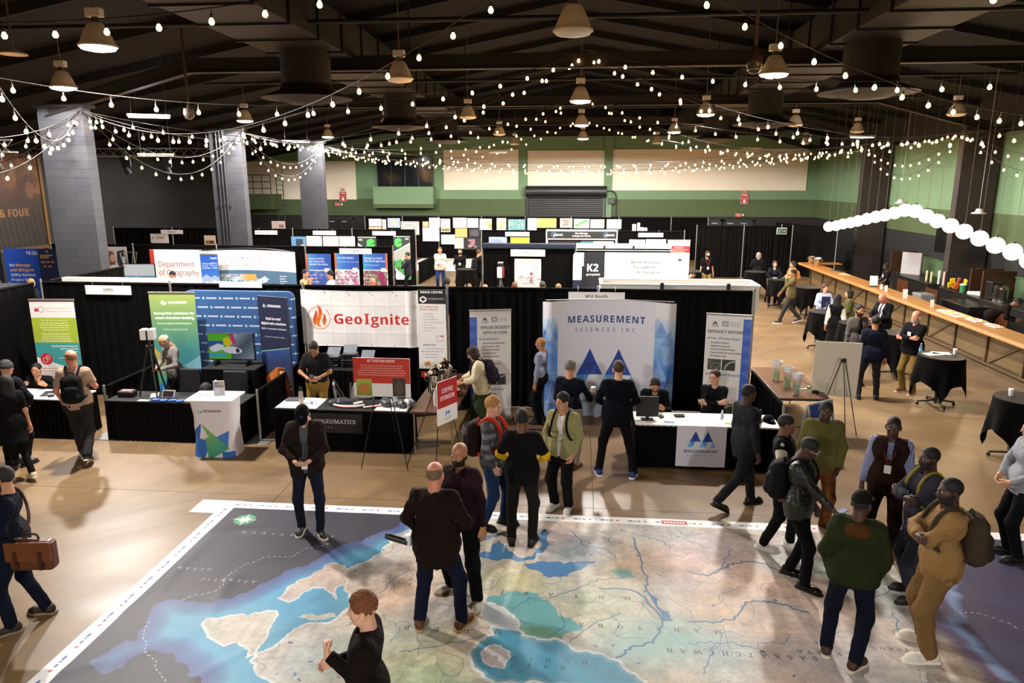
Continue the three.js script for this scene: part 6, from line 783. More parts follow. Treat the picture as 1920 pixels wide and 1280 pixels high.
{ // K2 booth
  const t = thing('fabric_backdrop', 'white backdrop lettered Better decisions. Everywhere. For Everyone.', 'backdrop', [1.9, 0, -22.3]); board(t, 'fabric', 2.1, 2.36, 0.06, canvas(860, 960, (g, w, h) => { fillR(g, '#f6f6f6', 0, 0, w, h); txt(g, 'Better decisions.', 330, 135, 50, '#1c1c20', { sx: 0.94 }); txt(g, 'Everywhere.', 365, 198, 50, '#1c1c20', { sx: 0.94 }); txt(g, 'For Everyone.', 400, 262, 50, '#1c1c20', { sx: 0.94 }); }), WHT, [0, 1.19, 0]); part(t, 'foot', box(1.4, 0.03, 0.4), alu, [0, 0.015, 0]);
  const d = thing('fabric_banner', 'dark navy panel lettered K2 geospatial', 'banner', [0.52, 0, -22.3]); board(d, 'fabric', 0.62, 2.36, 0.06, canvas(300, 1140, (g, w, h) => { fillR(g, '#15171f', 0, 0, w, h); txt(g, 'K2', 36, 285, 158, '#fff', { sx: 1.0 }); txt(g, 'geospatial', 36, 345, 46, '#fff', { b: 0 }); g.fillStyle = '#fff'; for (let k = 0; k < 4; k++) { poly(g, [0, 400 + k * 34, 30, 385 + k * 34, 30, 391 + k * 34, 0, 406 + k * 34]); g.fill(); } fillR(g, '#1f2a58', 0, 520, w, 600); }), BLK, [0, 1.19, 0]); part(d, 'foot', box(0.5, 0.03, 0.4), alu, [0, 0.015, 0]);
  const l = thing('fabric_banner', 'rounded white end panel left of the K2 panel', 'banner', [0.05, 0, -22.32]); const sh = new THREE.Shape(); sh.moveTo(-0.17, 0); sh.lineTo(0.16, 0); sh.lineTo(0.16, 2.36); sh.lineTo(-0.05, 2.36); sh.quadraticCurveTo(-0.17, 2.36, -0.17, 2.24); sh.closePath(); part(l, 'fabric', extrude(sh, 0.05), M(0xf0f0f0, 0.6)); part(l, 'lower_band', box(0.34, 1.5, 0.06), M(0x161b34, 0.7), [0, 0.76, 0.03]); part(l, 'leaflet_rack', box(0.12, 0.9, 0.1, 0.01), M(0x1b1b20, 0.4), [0.16, 1.5, 0.12]);
  const hd = thing('truss_header', 'white header beam with clip lights above the K2 booth', 'frame', [1.44, 2.38, -22.75]); part(hd, 'beam', box(2.95, 0.2, 0.3, 0.02), M(0xf0eeea, 0.5), [0, 0.12, 0]); part(hd, 'lip', box(2.95, 0.03, 0.36, 0.01), M(0xd8d4cc, 0.5), [0, 0.03, 0]); for (const x of [-0.6, 0.3]) part(hd, 'clip', box(0.06, 0.12, 0.1, 0.01), DKPL, [x, 0.12, 0.18]);
  rollup(3.32, -24, -4 * D2R, 0.72, 2.62, canvas(300, 1060, (g, w, h) => { fillR(g, '#f2f0f0', 0, 0, w, h); fillR(g, '#b8322e', 0, 70, w, 90); txt(g, 'The World’s', w / 2, 98, 22, '#f6e4e2', { a: 'center' }); txt(g, 'Complete GIS Solution for', w / 2, 124, 22, '#f6e4e2', { a: 'center', sx: 0.9 }); txt(g, 'Mobile Mapping', w / 2, 150, 22, '#f6e4e2', { a: 'center' }); fillR(g, '#444', 150, 250, 46, 30); fillR(g, '#888', 165, 225, 8, 24); greek(g, 90, 330, 150, 1, 10, '#aaa', 12); }), 'white roll up banner with a red band beside the plaid shirt man');
}
{ // tall open white light-box frame, back to back with the curved display
  const t = thing('light_box', 'big open topped white display frame behind the front drape', 'frame', [2.05, 0, -14.85]); const W = 3.1, D = 0.8, h = 2.48, m = M(0xe9e6e0, 0.5);
  for (const s of [-1, 1]) { part(t, 'long_side', box(W, 0.5, 0.04), m, [0, h - 0.25, s * D / 2]); part(t, 'end_side', box(0.04, 0.5, D), m, [s * W / 2, h - 0.25, 0]); part(t, 'rim', box(W + 0.06, 0.04, 0.07, 0.01), m, [0, h, s * D / 2]); part(t, 'end_rim', box(0.07, 0.04, D, 0.01), m, [s * W / 2, h, 0]); part(t, 'leg', box(0.05, h - 0.4, 0.05), alu, [s * (W / 2 - 0.05), (h - 0.4) / 2, -D / 2 + 0.1]); part(t, 'leg', box(0.05, h - 0.4, 0.05), alu, [s * (W / 2 - 0.05), (h - 0.4) / 2, D / 2 - 0.1]); }
  part(t, 'floor_panel', box(W - 0.06, 0.02, D - 0.04), M(0xdedad2, 0.6), [0, h - 0.42, 0]); for (const x of [-0.35, 0.95]) part(t, 'clamp', box(0.07, 0.16, 0.09, 0.02), DKPL, [x, h - 0.02, D / 2 + 0.05]);
  const b = thing('light_box', 'long white top edge of a display behind the leftmost front drape', 'frame', [-9.6, 0, -14.35]); part(b, 'top_beam', box(2.75, 0.12, 0.16, 0.01), m, [0, 2.44, 0]); for (const s of [-1, 1]) part(b, 'upright', box(0.05, 2.38, 0.05), alu, [s * 1.3, 1.19, 0]);
}
// third row
for (const [x, s, l] of [[-18.15, 'Makepro', 'white name board at the far left of the third row'], [-13.77, 'College of the North Atlantic', 'white name board right of the second grey column'], [-11.11, 'Esri Canada', 'white name board above the four small wall screens'], [-8.43, 'DGL', 'white name board between the two dark green posters'], [-2.58, '', 'blank white name board above the yellow strip'], [3.08, '', 'blank white name board right of the black planet header']]) signBoard(x, 2.3, -30.88, s, l, 1.04, 0.18);
for (const [x, y, w, h, l, f] of [[-12.34, 1.85, 0.65, 0.55, 'small blue machine photo panel, leftmost of the four panels', (g, w, h) => { fillR(g, '#5a88b4', 0, 0, w, h); fillR(g, '#2a3a4c', 60, 20, 90, 60); fillR(g, '#c8a48c', 120, 70, 40, 40); }], [-11.62, 1.85, 0.7, 0.6, 'small white panel with red lettering, second of the four panels', (g, w, h) => { fillR(g, '#f4f2f1', 0, 0, w, h); txt(g, 'Create', 20, 34, 16, '#888', { b: 0 }); txt(g, 'Data', 20, 80, 38, '#e08a84', { b: 0 }); }], [-10.86, 1.85, 0.7, 0.6, 'small white panel with red lettering, third of the four panels', (g, w, h) => { fillR(g, '#f4f2f1', 0, 0, w, h); txt(g, 'Manage', 20, 34, 16, '#888', { b: 0 }); txt(g, 'Workflow', 20, 80, 36, '#e08a84', { b: 0 }); }], [-10.12, 1.85, 0.7, 0.6, 'small white panel with red lettering, rightmost of the four panels', (g, w, h) => { fillR(g, '#f4f2f1', 0, 0, w, h); txt(g, 'Share', 20, 34, 16, '#888', { b: 0 }); txt(g, 'World', 20, 80, 38, '#e08a84', { b: 0 }); }], [-16.43, 1.94, 0.53, 0.42, 'small brown machinery picture before the second grey column', (g, w, h) => { fillR(g, '#d8c0ac', 0, 0, w, h); fillR(g, '#8a5a30', 20, 60, 140, 40); fillR(g, '#3a2a20', 90, 60, 50, 30); }], [-18.8, 2.0, 0.85, 0.42, 'cream sign with dark letters above the photo poster', (g, w, h) => { fillR(g, '#efe6e0', 0, 0, w, h); txt(g, 'PAD', 60, 60, 40, '#554'); txt(g, 'X', 16, 60, 36, '#a66'); }], [-3.43, 2.0, 0.78, 0.34, 'pale blue strip sign in the third row', (g, w, h) => { fillR(g, '#8c9ac4', 0, 0, w, h); greek(g, 20, 40, 120, 2, 24, '#3a4680', 14); }], [-2.47, 2.0, 0.82, 0.32, 'yellow strip sign in the third row', (g, w, h) => { fillR(g, '#e8d830', 0, 0, w, h); txt(g, 'LIFTOBSERVE', 18, 72, 25, '#c8b020'); }], [2.53, 1.95, 0.67, 0.3, 'white strip panel with a round red mark in the third row', (g, w, h) => { fillR(g, '#f0eeee', 0, 0, w, h); g.strokeStyle = '#b66'; g.lineWidth = 4; g.beginPath(); g.arc(34, 50, 16, 0, 7); g.stroke(); greek(g, 64, 42, 100, 1, 12, '#999', 15); }], [3.32, 1.96, 0.83, 0.32, 'white strip panel with grey lettering in the third row', (g, w, h) => { fillR(g, '#f0eeee', 0, 0, w, h); greek(g, 50, 50, 110, 1, 12, '#bbb', 13); }]]) poster(x, y, -30.94, w, h, canvas(180, 110, f), l, { n: 'small_poster', cat: 'panel' });
for (const [x, w, h, y, flip, l] of [[-9.23, 0.82, 1.5, 1.38, 0, 'dark green poster with a bright green emblem, left one'], [-7.67, 0.74, 1.9, 1.22, 1, 'tall dark green poster with a bright green emblem beside the aisle']]) poster(x, y, -30.94, w, h, canvas(260, flip ? 660 : 480, (g, W, H) => { fillR(g, '#1c2a20', 0, 0, W, H); fillR(g, '#eee', 0, 0, W, 8); txt(g, 'DGL', flip ? W - 16 : 12, 50, 30, '#f2f2f2', { a: flip ? 'right' : 'left' }); const x = flip ? 20 : 130; g.fillStyle = '#3fae4a'; poly(g, [x, 50, x + 60, 20, x + 110, 50, x + 110, 70, x + 55, 100, x + 55, 110, x + 110, 90, x + 110, 140, x + 50, 170, x, 130]); g.fill(); g.fillStyle = '#8a8f86'; poly(g, flip ? [0, 240, W, 100, W, 330, 0, 380] : [0, 90, 120, 180, 120, 240, 0, 240]); g.fill(); g.fillStyle = '#f2f4f2'; poly(g, flip ? [0, 235, W, 95, W, 107, 0, 247] : [0, 84, 130, 176, 120, 190, 0, 110]); g.fill(); g.fillStyle = '#2f8a40'; poly(g, [0, H * 0.6, W * 0.5, H * 0.5, W, H * 0.75, W, H, 0, H]); g.fill(); g.fillStyle = '#e8ecec'; poly(g, [0, H * 0.72, W * 0.9, H, 0, H]); g.fill(); }), l, { n: 'standing_poster' });
{ const t = thing('truss_booth', 'white framed booth with a black header lettered planet', 'display', [0.17, 0, -30.5]); board(t, 'header', 2.9, 0.3, 0.1, canvas(800, 84, (g, w, h) => { fillR(g, '#161616', 0, 0, w, h); for (const x of [70, 665]) { g.strokeStyle = '#6aa8c8'; g.lineWidth = 3; g.beginPath(); g.arc(x + 10, 42, 30, 0, 7); g.stroke(); txt(g, 'planet', x, 54, 36, '#f2f2f2'); } txt(g, 'See Change.', w / 2, 34, 26, '#f4f4f4', { a: 'center' }); txt(g, 'Change the World.', w / 2, 64, 26, '#f4f4f4', { a: 'center', b: 0 }); }), WHT, [0, 2.32, 0.05]); for (const y of [2.5, 2.14]) part(t, 'beam', box(2.98, 0.06, 0.14, 0.01), WHT, [0, y, 0]); for (const s of [-1, 1]) part(t, 'upright', box(0.08, 2.5, 0.14, 0.01), WHT, [s * 1.46, 1.25, 0]); part(t, 'dark_panel', box(1.3, 2.0, 0.05), M(0x15171b, 0.6), [-0.75, 1.05, -0.02]); board(t, 'image_panel', 1.4, 2.0, 0.05, canvas(280, 400, (g, w, h) => { fillR(g, '#f2f2f2', 0, 0, w, h); g.fillStyle = grad(g, 0, 0, 0, 120, '#1f6a88', '#3f9cb8'); g.fillRect(0, 0, 110, 110); txt(g, 'Innovation', 130, 26, 22, '#222'); }), WHT, [0.65, 1.05, -0.02]); }
{ const t = thing('leaflet_shelf', 'narrow shelf of white packages beside the far poster wall', 'shelf', [2.82, 0, -33.5]); part(t, 'cabinet', box(0.8, 2.3, 0.4, 0.01), DKPL, [0, 1.15, 0]); [[-0.25, 0.16, 0.3], [-0.05, 0.12, 0.36], [0.1, 0.14, 0.16], [0.27, 0.14, 0.14]].forEach(([x, w, h], i) => solo('white_package', ['wide white package on the narrow shelf', 'tallest white package on the narrow shelf', 'short white package on the narrow shelf', 'smallest white package at the right of the narrow shelf'][i], 'package', box(w, h, 0.15, 0.01), WHT, [2.82 + x, 2.3 + h / 2, -33.45])); }
// far left blue displays
for (const [x, z, w, h, l, f] of [[-17.46, -21.2, 1.2, 2.44, 'rounded blue display lettered We Manage and Mitigate Utility-Related Project Risk', (g, w, h) => { g.fillStyle = grad(g, 0, 0, w, h, '#2456c8', '#1c48a8', '#173c94'); g.fillRect(0, 0, w, h); txt(g, 'T2', 210, 56, 40, '#fff'); txt(g, 'utility', 262, 40, 17, '#fff'); txt(g, 'engineers', 262, 58, 17, '#fff'); txt(g, 'We', 36, 170, 37, '#f2f6fc', { b: 0 }); txt(g, 'Manage', 96, 170, 37, '#f0a830'); txt(g, 'and Mitigate', 36, 216, 37, '#f0a830'); txt(g, 'Utility-Related', 36, 262, 37, '#f2f6fc', { b: 0 }); txt(g, 'Project Risk.', 36, 308, 37, '#f2f6fc', { b: 0 }); }], [-16.55, -21.1, 0.6, 2.44, 'narrow navy display with yellow figures next to the nearest grey column', (g, w, h) => { fillR(g, '#18264e', 0, 0, w, h); txt(g, 'T2', 150, 60, 40, '#e8eefc'); fillR(g, '#e89a30', 30, 110, 240, 14); fillR(g, '#e89a30', 30, 136, 180, 14); greek(g, 30, 164, 180, 1, 10, '#ccd', 14); txt(g, '1953', 30, 260, 44, '#f0b040'); txt(g, '70+', 140, 260, 44, '#f0b040'); txt(g, '34', 230, 260, 44, '#f0b040'); txt(g, '35+', 70, 340, 40, '#f0b040'); txt(g, '300', 160, 340, 40, '#f0b040'); }], [-18.42, -21.1, 0.55, 2.42, 'dark display cut by the left picture edge', (g, w, h) => { fillR(g, '#16181c', 0, 0, w, h); fillR(g, '#ddd', 200, 60, 80, 20); greek(g, 120, 170, 160, 1, 30, '#ccc', 20); greek(g, 60, 240, 220, 3, 60, '#ccc', 20); }]]) { const t = thing('fabric_display', l, 'display', [x, 0, z], 6 * D2R); const s = new THREE.Shape(), r = 0.06; s.moveTo(-w / 2, 0); s.lineTo(w / 2, 0); s.lineTo(w / 2, h - r); s.quadraticCurveTo(w / 2, h, w / 2 - r, h); s.lineTo(-w / 2 + r, h); s.quadraticCurveTo(-w / 2, h, -w / 2, h - r); s.closePath(); const g = extrude(s, 0.04), p = g.attributes.position, uv = g.attributes.uv; for (let i = 0; i < p.count; i++) uv.setXY(i, (p.getX(i) + w / 2) / w, p.getY(i) / h); part(t, 'fabric', g, TM(canvas(360, Math.round(360 * h / w / (w < 0.6 ? 2.2 : 1)), f), 0.6)); part(t, 'foot', box(w, 0.03, 0.36), alu, [0, 0.015, 0]); }
{ const t = thing('fabric_display', 'white display edge with a man portrait partly behind the nearest grey column', 'display', [-15.98, 0, -21.3], 6 * D2R); board(t, 'fabric', 0.5, 2.62, 0.04, canvas(200, 1000, (g, w, h) => { fillR(g, '#f4f4f6', 0, 0, w, h); fillR(g, '#7a96b4', 0, 180, w, 40); g.fillStyle = '#d8a898'; g.beginPath(); g.ellipse(70, 290, 30, 44, 0, 0, 7); g.fill(); }), WHT, [0, 1.31, 0]); part(t, 'foot', box(0.5, 0.03, 0.36), alu, [0, 0.015, 0]); }
{ const t = thing('grey_screen', 'low grey partition panels at the left picture edge', 'partition', [-17.35, 0, -20.3]); for (let k = 0; k < 3; k++) { part(t, 'panel', box(0.6, 1.44, 0.04), M(0x8b8d94, 0.7), [-0.9 + k * 0.62, 0.74, 0]); part(t, 'edge', box(0.02, 1.5, 0.05), alu, [-0.59 + k * 0.62, 0.75, 0]); } }
// posters on the far wall, one shared print sheet
{
  const Bx = [[-12.16, 2.10, 0.77, 0.44], [-12.17, 1.72, 0.78, 0.25], [-11.61, 1.99, 0.24, 0.60], [-11.01, 2.08, 0.76, 0.57], [-10.03, 1.78, 1.11, 0.79], [-9.08, 2.02, 0.35, 0.31], [-8.53, 2.12, 0.66, 0.56], [-8.76, 1.42, 1.02, 0.82], [-7.87, 1.95, 0.56, 0.78], [-7.00, 2.11, 0.82, 0.59], [-6.22, 2.10, 0.66, 0.56], [-6.93, 1.52, 0.73, 0.53], [-6.14, 1.52, 0.64, 0.47], [-7.73, 1.12, 0.83, 0.57], [-7.07, 0.90, 0.54, 0.63], [-6.28, 0.89, 1.02, 0.72], [-5.45, 2.03, 0.73, 0.65], [-4.51, 2.02, 0.57, 0.75], [-3.62, 1.99, 1.01, 0.68], [-2.69, 2.03, 0.54, 0.74], [-1.83, 2.12, 1.14, 0.55], [-0.68, 2.13, 0.73, 0.55], [0.22, 2.10, 0.91, 0.55], [1.14, 2.09, 0.82, 0.52], [2.11, 2.08, 0.85, 0.55]];
  const K = [['#f4f0e6', 'cream blank map sheet at the upper left of the poster wall'], ['#e8c0a4', 'peach map sheet below the cream sheet'], ['#ecd8cc', 'narrow pink sheet on the poster wall', '#c89a8a'], ['#a8b8d8', 'yellow and blue map of the country on the poster wall', '#e8d08a'], ['#c8c6c4', 'grey collage poster beside the yellow and blue map', '#7a7c84'], ['#f0b48a', 'little peach sheet on the poster wall'], ['#f4f1f0', 'white sheet with a pink streak', '#eab8b0'], ['#f2f1f0', 'big white sheet left of the hanging documents', '#e4e0de'], ['#f0efe8', 'document poster with an olive lower band', '#55504a', '#7a7440'], ['#eeeef0', 'document poster crowded with dark figures', '#4a4a58'], ['#f4f0ee', 'white sheet with a faint pink patch', '#f0d8d0'], ['#f0a868', 'orange sheet on the poster wall'], ['#3a383e', 'dark satellite picture on the poster wall', '#5c5860'], ['#f2f2f0', 'plain white sheet in the lower row of the poster wall'], ['#f0f0ea', 'white map with a small green land', '#a8b868'], ['#1a181c', 'black poster with a coloured land map', '#b8707a', '#a8a8a4'], ['#f0eeea', 'white map with a red and yellow corner', '#e0a030', '#7a8a40'], ['#ece0c8', 'cream map with green and red lands', '#a8b060', '#d86a4a'], ['#5a9a98', 'teal poster with tabular rows', '#e8e0c0'], ['#eceaf0', 'white document sheet right of the teal poster', '#8a8a98'], ['#e8d870', 'wide yellow map sheet', '#d0b850'], ['#b4aeac', 'grey textured map sheet', '#8a7c74'], ['#cfe4ea', 'pale blue map with a long green island', '#5aa848'], ['#c4c0be', 'pale grey contour map', '#a8a29e'], ['#f2ece6', 'white chart with orange rows at the right of the poster wall', '#e0a860']];
  const T = canvas(1280, 1280, (g, W, H) => { K.forEach(([bg, , a, b], i) => { const x = (i % 5) * 256, y = (i / 5 | 0) * 256; g.save(); g.beginPath(); g.rect(x, y, 256, 256); g.clip(); fillR(g, bg, x, y, 256, 256); if (i === 22) { g.strokeStyle = a; g.lineWidth = 44; g.lineCap = 'round'; g.beginPath(); g.moveTo(x + 40, y + 190); g.quadraticCurveTo(x + 120, y + 110, x + 200, y + 60); g.stroke(); } else if (i === 6) { g.strokeStyle = a; g.lineWidth = 26; g.beginPath(); g.moveTo(x + 60, y + 40); g.lineTo(x + 130, y + 190); g.stroke(); } else if ([8, 9, 19, 4, 24, 18].includes(i)) { for (let k = 0; k < 26; k++) { g.fillStyle = k % 4 ? a : (b || '#999'); g.globalAlpha = 0.75; g.fillRect(x + 16 + (k % 5) * 46, y + 20 + (k / 5 | 0) * 40, rr(14, 40), rr(6, 26)); } g.globalAlpha = 1; if (b) fillR(g, b, x + 20, y + 190, 216, 50); } else if (a) { for (let k = 0; k < 30; k++) { g.fillStyle = k % 3 || !b ? a : b; g.globalAlpha = 0.55; g.beginPath(); const ox = i === 16 ? 190 : 128; g.ellipse(x + ox + rr(-70, 60), y + 128 + rr(-80, 80), rr(8, 40), rr(6, 26), rnd() * 3, 0, 7); g.fill(); } g.globalAlpha = 1; } g.restore(); }); });
  const m = TM(T, 0.6);
  Bx.forEach(([x, y, w, h], i) => { const t = thing('poster', K[i][1], 'poster', [x, y, -42.655 + (i % 2) * 0.012]); const g = new THREE.BoxGeometry(w, h, 0.008), uv = g.attributes.uv, p = g.attributes.position; const u0 = (i % 5) / 5, v0 = 1 - ((i / 5 | 0) + 1) / 5; for (let k = 0; k < p.count; k++) uv.setXY(k, u0 + 0.004 + (p.getX(k) / w + 0.5) * 0.192, v0 + 0.004 + (p.getY(k) / h + 0.5) * 0.192); part(t, 'sheet', g, m); });
}
solo('floor_map', 'far white floor map beyond the aisle', 'map', box(6.6, 0.004, 6.0), TM(canvas(330, 300, (g, w, h) => { fillR(g, '#f0efec', 0, 0, w, h); fillR(g, '#9ac0d8', 180, 60, 120, 26); fillR(g, '#e8d8cc', 20, 40, 100, 40); }), 0.5), [-6.0, 0.003, -39.4]);
poster(-15.36, 2.31, -36, 0.71, 0.43, canvas(160, 100, (g, w, h) => { fillR(g, '#ead6cc', 0, 0, w, h); fillR(g, '#a88a7c', 86, 40, 60, 40); }), 'pinkish picture board above the third row', { n: 'small_poster', cat: 'panel' });
{ const d = thing('picture_stand', 'slim stand holding the pinkish picture board', 'stand', [-15.36, 0, -36.03]); part(d, 'pole', rod([0, 0, 0], [0, 2.3, 0], 0.015), alu); part(d, 'base', box(0.4, 0.02, 0.4), alu, [0, 0.01, 0]); }
// signs on walls
{ const t = thing('exit_sign', 'green and white running man exit sign on the dark screen', 'sign', [9.55, 2.24, -34.9]); const m = canvas(180, 110, (g, w, h) => { fillR(g, '#e8f0d8', 0, 0, w, h); fillR(g, '#2f7a48', 8, 8, 70, 94); fillR(g, '#2f7a48', 86, 8, 86, 94); g.fillStyle = '#eef6e8'; poly(g, [100, 48, 130, 48, 130, 30, 160, 55, 130, 80, 130, 62, 100, 62]); g.fill(); g.beginPath(); g.arc(46, 30, 9, 0, 7); g.fill(); poly(g, [34, 44, 52, 42, 58, 62, 48, 66, 58, 90, 48, 92, 38, 72, 24, 88, 18, 80, 32, 64]); g.fill(); }); part(t, 'housing', box(0.46, 0.3, 0.05, 0.01), WHT); part(t, 'lit_face', new THREE.PlaneGeometry(0.44, 0.27), new THREE.MeshStandardMaterial({ color: 0x333333, emissive: 0xffffff, emissiveMap: m, emissiveIntensity: 0.7 }), [0, 0, 0.027]); part(t, 'hanger', rod([0, 0.15, 0], [0, 0.32, -0.06], 0.01), alu); }
for (const [x, y, l] of [[9.95, 3.5, 'red FIRE sign with a white arrow on the right of the far wall'], [-14.81, 3.59, 'red FIRE sign with a white arrow on the cream far left panel']]) { const t = thing('fire_sign', l, 'sign', [x, y, ZF + 0.09]); board(t, 'plate', 0.46, 0.62, 0.03, canvas(120, 160, (g, w, h) => { fillR(g, '#b02a28', 0, 0, w, h); txt(g, 'FIRE', w / 2, 44, 38, '#f0dcd4', { a: 'center' }); fillR(g, '#f0dcd4', 10, 74, 100, 6); g.fillStyle = '#f0e4dc'; poly(g, [46, 92, 74, 92, 74, 120, 94, 120, 60, 150, 26, 120, 46, 120]); g.fill(); g.strokeStyle = '#f0dcd4'; g.lineWidth = 4; g.strokeRect(4, 4, w - 8, h - 8); }), M(0x8a2220, 0.5)); part(t, 'small_plate', box(0.26, 0.16, 0.02), M(0xb9867c, 0.5), [0, 0.42, 0]); }
for (const [x, y, l] of [[9.65, 2.53, 'small red alarm beacon under the right FIRE sign'], [-15.2, 3.1, 'small red alarm beacon under the left FIRE sign']]) { const t = thing('alarm_beacon', l, 'alarm', [x, y, ZF + 0.08]); part(t, 'red_box', box(0.32, 0.2, 0.08, 0.01), M(0xd8786a, 0.4)); part(t, 'strobe', box(0.1, 0.12, 0.08, 0.02), M(0xe8e8e8, 0.3), [0.28, 0, 0]); }
// ---------- bar ----------
const woodTex = (base, dark) => canvas(512, 512, (g, w, h) => { fillR(g, base, 0, 0, w, h); for (let k = 0; k < 260; k++) { g.strokeStyle = dark; g.globalAlpha = rr(0.04, 0.2); g.lineWidth = rr(0.6, 2.4); const y = rnd() * h; g.beginPath(); g.moveTo(0, y); g.bezierCurveTo(w * 0.3, y + rr(-8, 8), w * 0.6, y + rr(-8, 8), w, y + rr(-4, 4)); g.stroke(); } });
const oakT = woodTex('#a8743f', '#5a3414'), panT = woodTex('#6b5634', '#2c2010'); for (const t of [oakT, panT]) t.wrapS = t.wrapT = THREE.RepeatWrapping;
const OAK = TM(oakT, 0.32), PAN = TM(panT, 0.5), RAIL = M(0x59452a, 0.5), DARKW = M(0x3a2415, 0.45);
{
  const t = thing('bar_counter', 'long wooden bar counter with panelled front along the right side', 'bar', [0, 0, 0]); const z0 = -31.8, z1 = -12, L = z1 - z0;
  const top = box(0.66, 0.05, L, 0.01); { const p = top.attributes.position, uv = top.attributes.uv; for (let i = 0; i < p.count; i++) uv.setXY(i, p.getZ(i) / 1.2, p.getX(i) / 1.2); } part(t, 'counter_top', top, OAK, [9.83, 1.09, (z0 + z1) / 2]); part(t, 'nosing', box(0.05, 0.06, L, 0.015), M(0xb07a44, 0.35), [9.5, 1.055, (z0 + z1) / 2]);
  part(t, 'front_sheet', box(0.04, 1.03, L), PAN, [10.08, 0.53, (z0 + z1) / 2]); part(t, 'plinth', box(0.1, 0.1, L), RAIL, [10.02, 0.05, (z0 + z1) / 2]); part(t, 'foot_rail', box(0.03, 0.05, L), RAIL, [9.98, 0.17, (z0 + z1) / 2]); part(t, 'top_rail', box(0.04, 0.14, L), RAIL, [10.05, 0.97, (z0 + z1) / 2]);
  for (let k = 0, z = z0 + 0.05; z < z1; z += 1.52, k++) { part(t, 'stile', box(0.05, 0.82, 0.09, 0.006), RAIL, [10.04, 0.52, z]); const br = k % 2; if (br) part(t, 'brace', bar([10.045, 0.2, z + 0.12], [10.045, 0.88, z + 1.4], 0.03, 0.09), RAIL); part(t, 'inner_moulding', mg([box(0.02, 0.025, 1.34).translate(0, 0.33, 0), box(0.02, 0.025, 1.34).translate(0, -0.33, 0)]), DARKW, [10.055, 0.54, z + 0.76]); part(t, 'dark_stile', box(0.03, 0.7, 0.02), DARKW, [10.05, 0.54, z + 0.06]); }  // narrow dark wood strip along one edge of each stile
  part(t, 'end_panel', box(0.6, 1.05, 0.05), PAN, [10.38, 0.54, z0]); part(t, 'end_moulding', box(0.4, 0.7, 0.02), RAIL, [10.38, 0.55, z0 - 0.03]);
  part(t, 'inner_shelf', box(0.5, 0.04, L), DARKW, [10.4, 0.8, (z0 + z1) / 2]); part(t, 'return_top', box(1.1, 0.05, 0.5, 0.01), OAK, [10.6, 1.09, z0 + 0.25]);
}
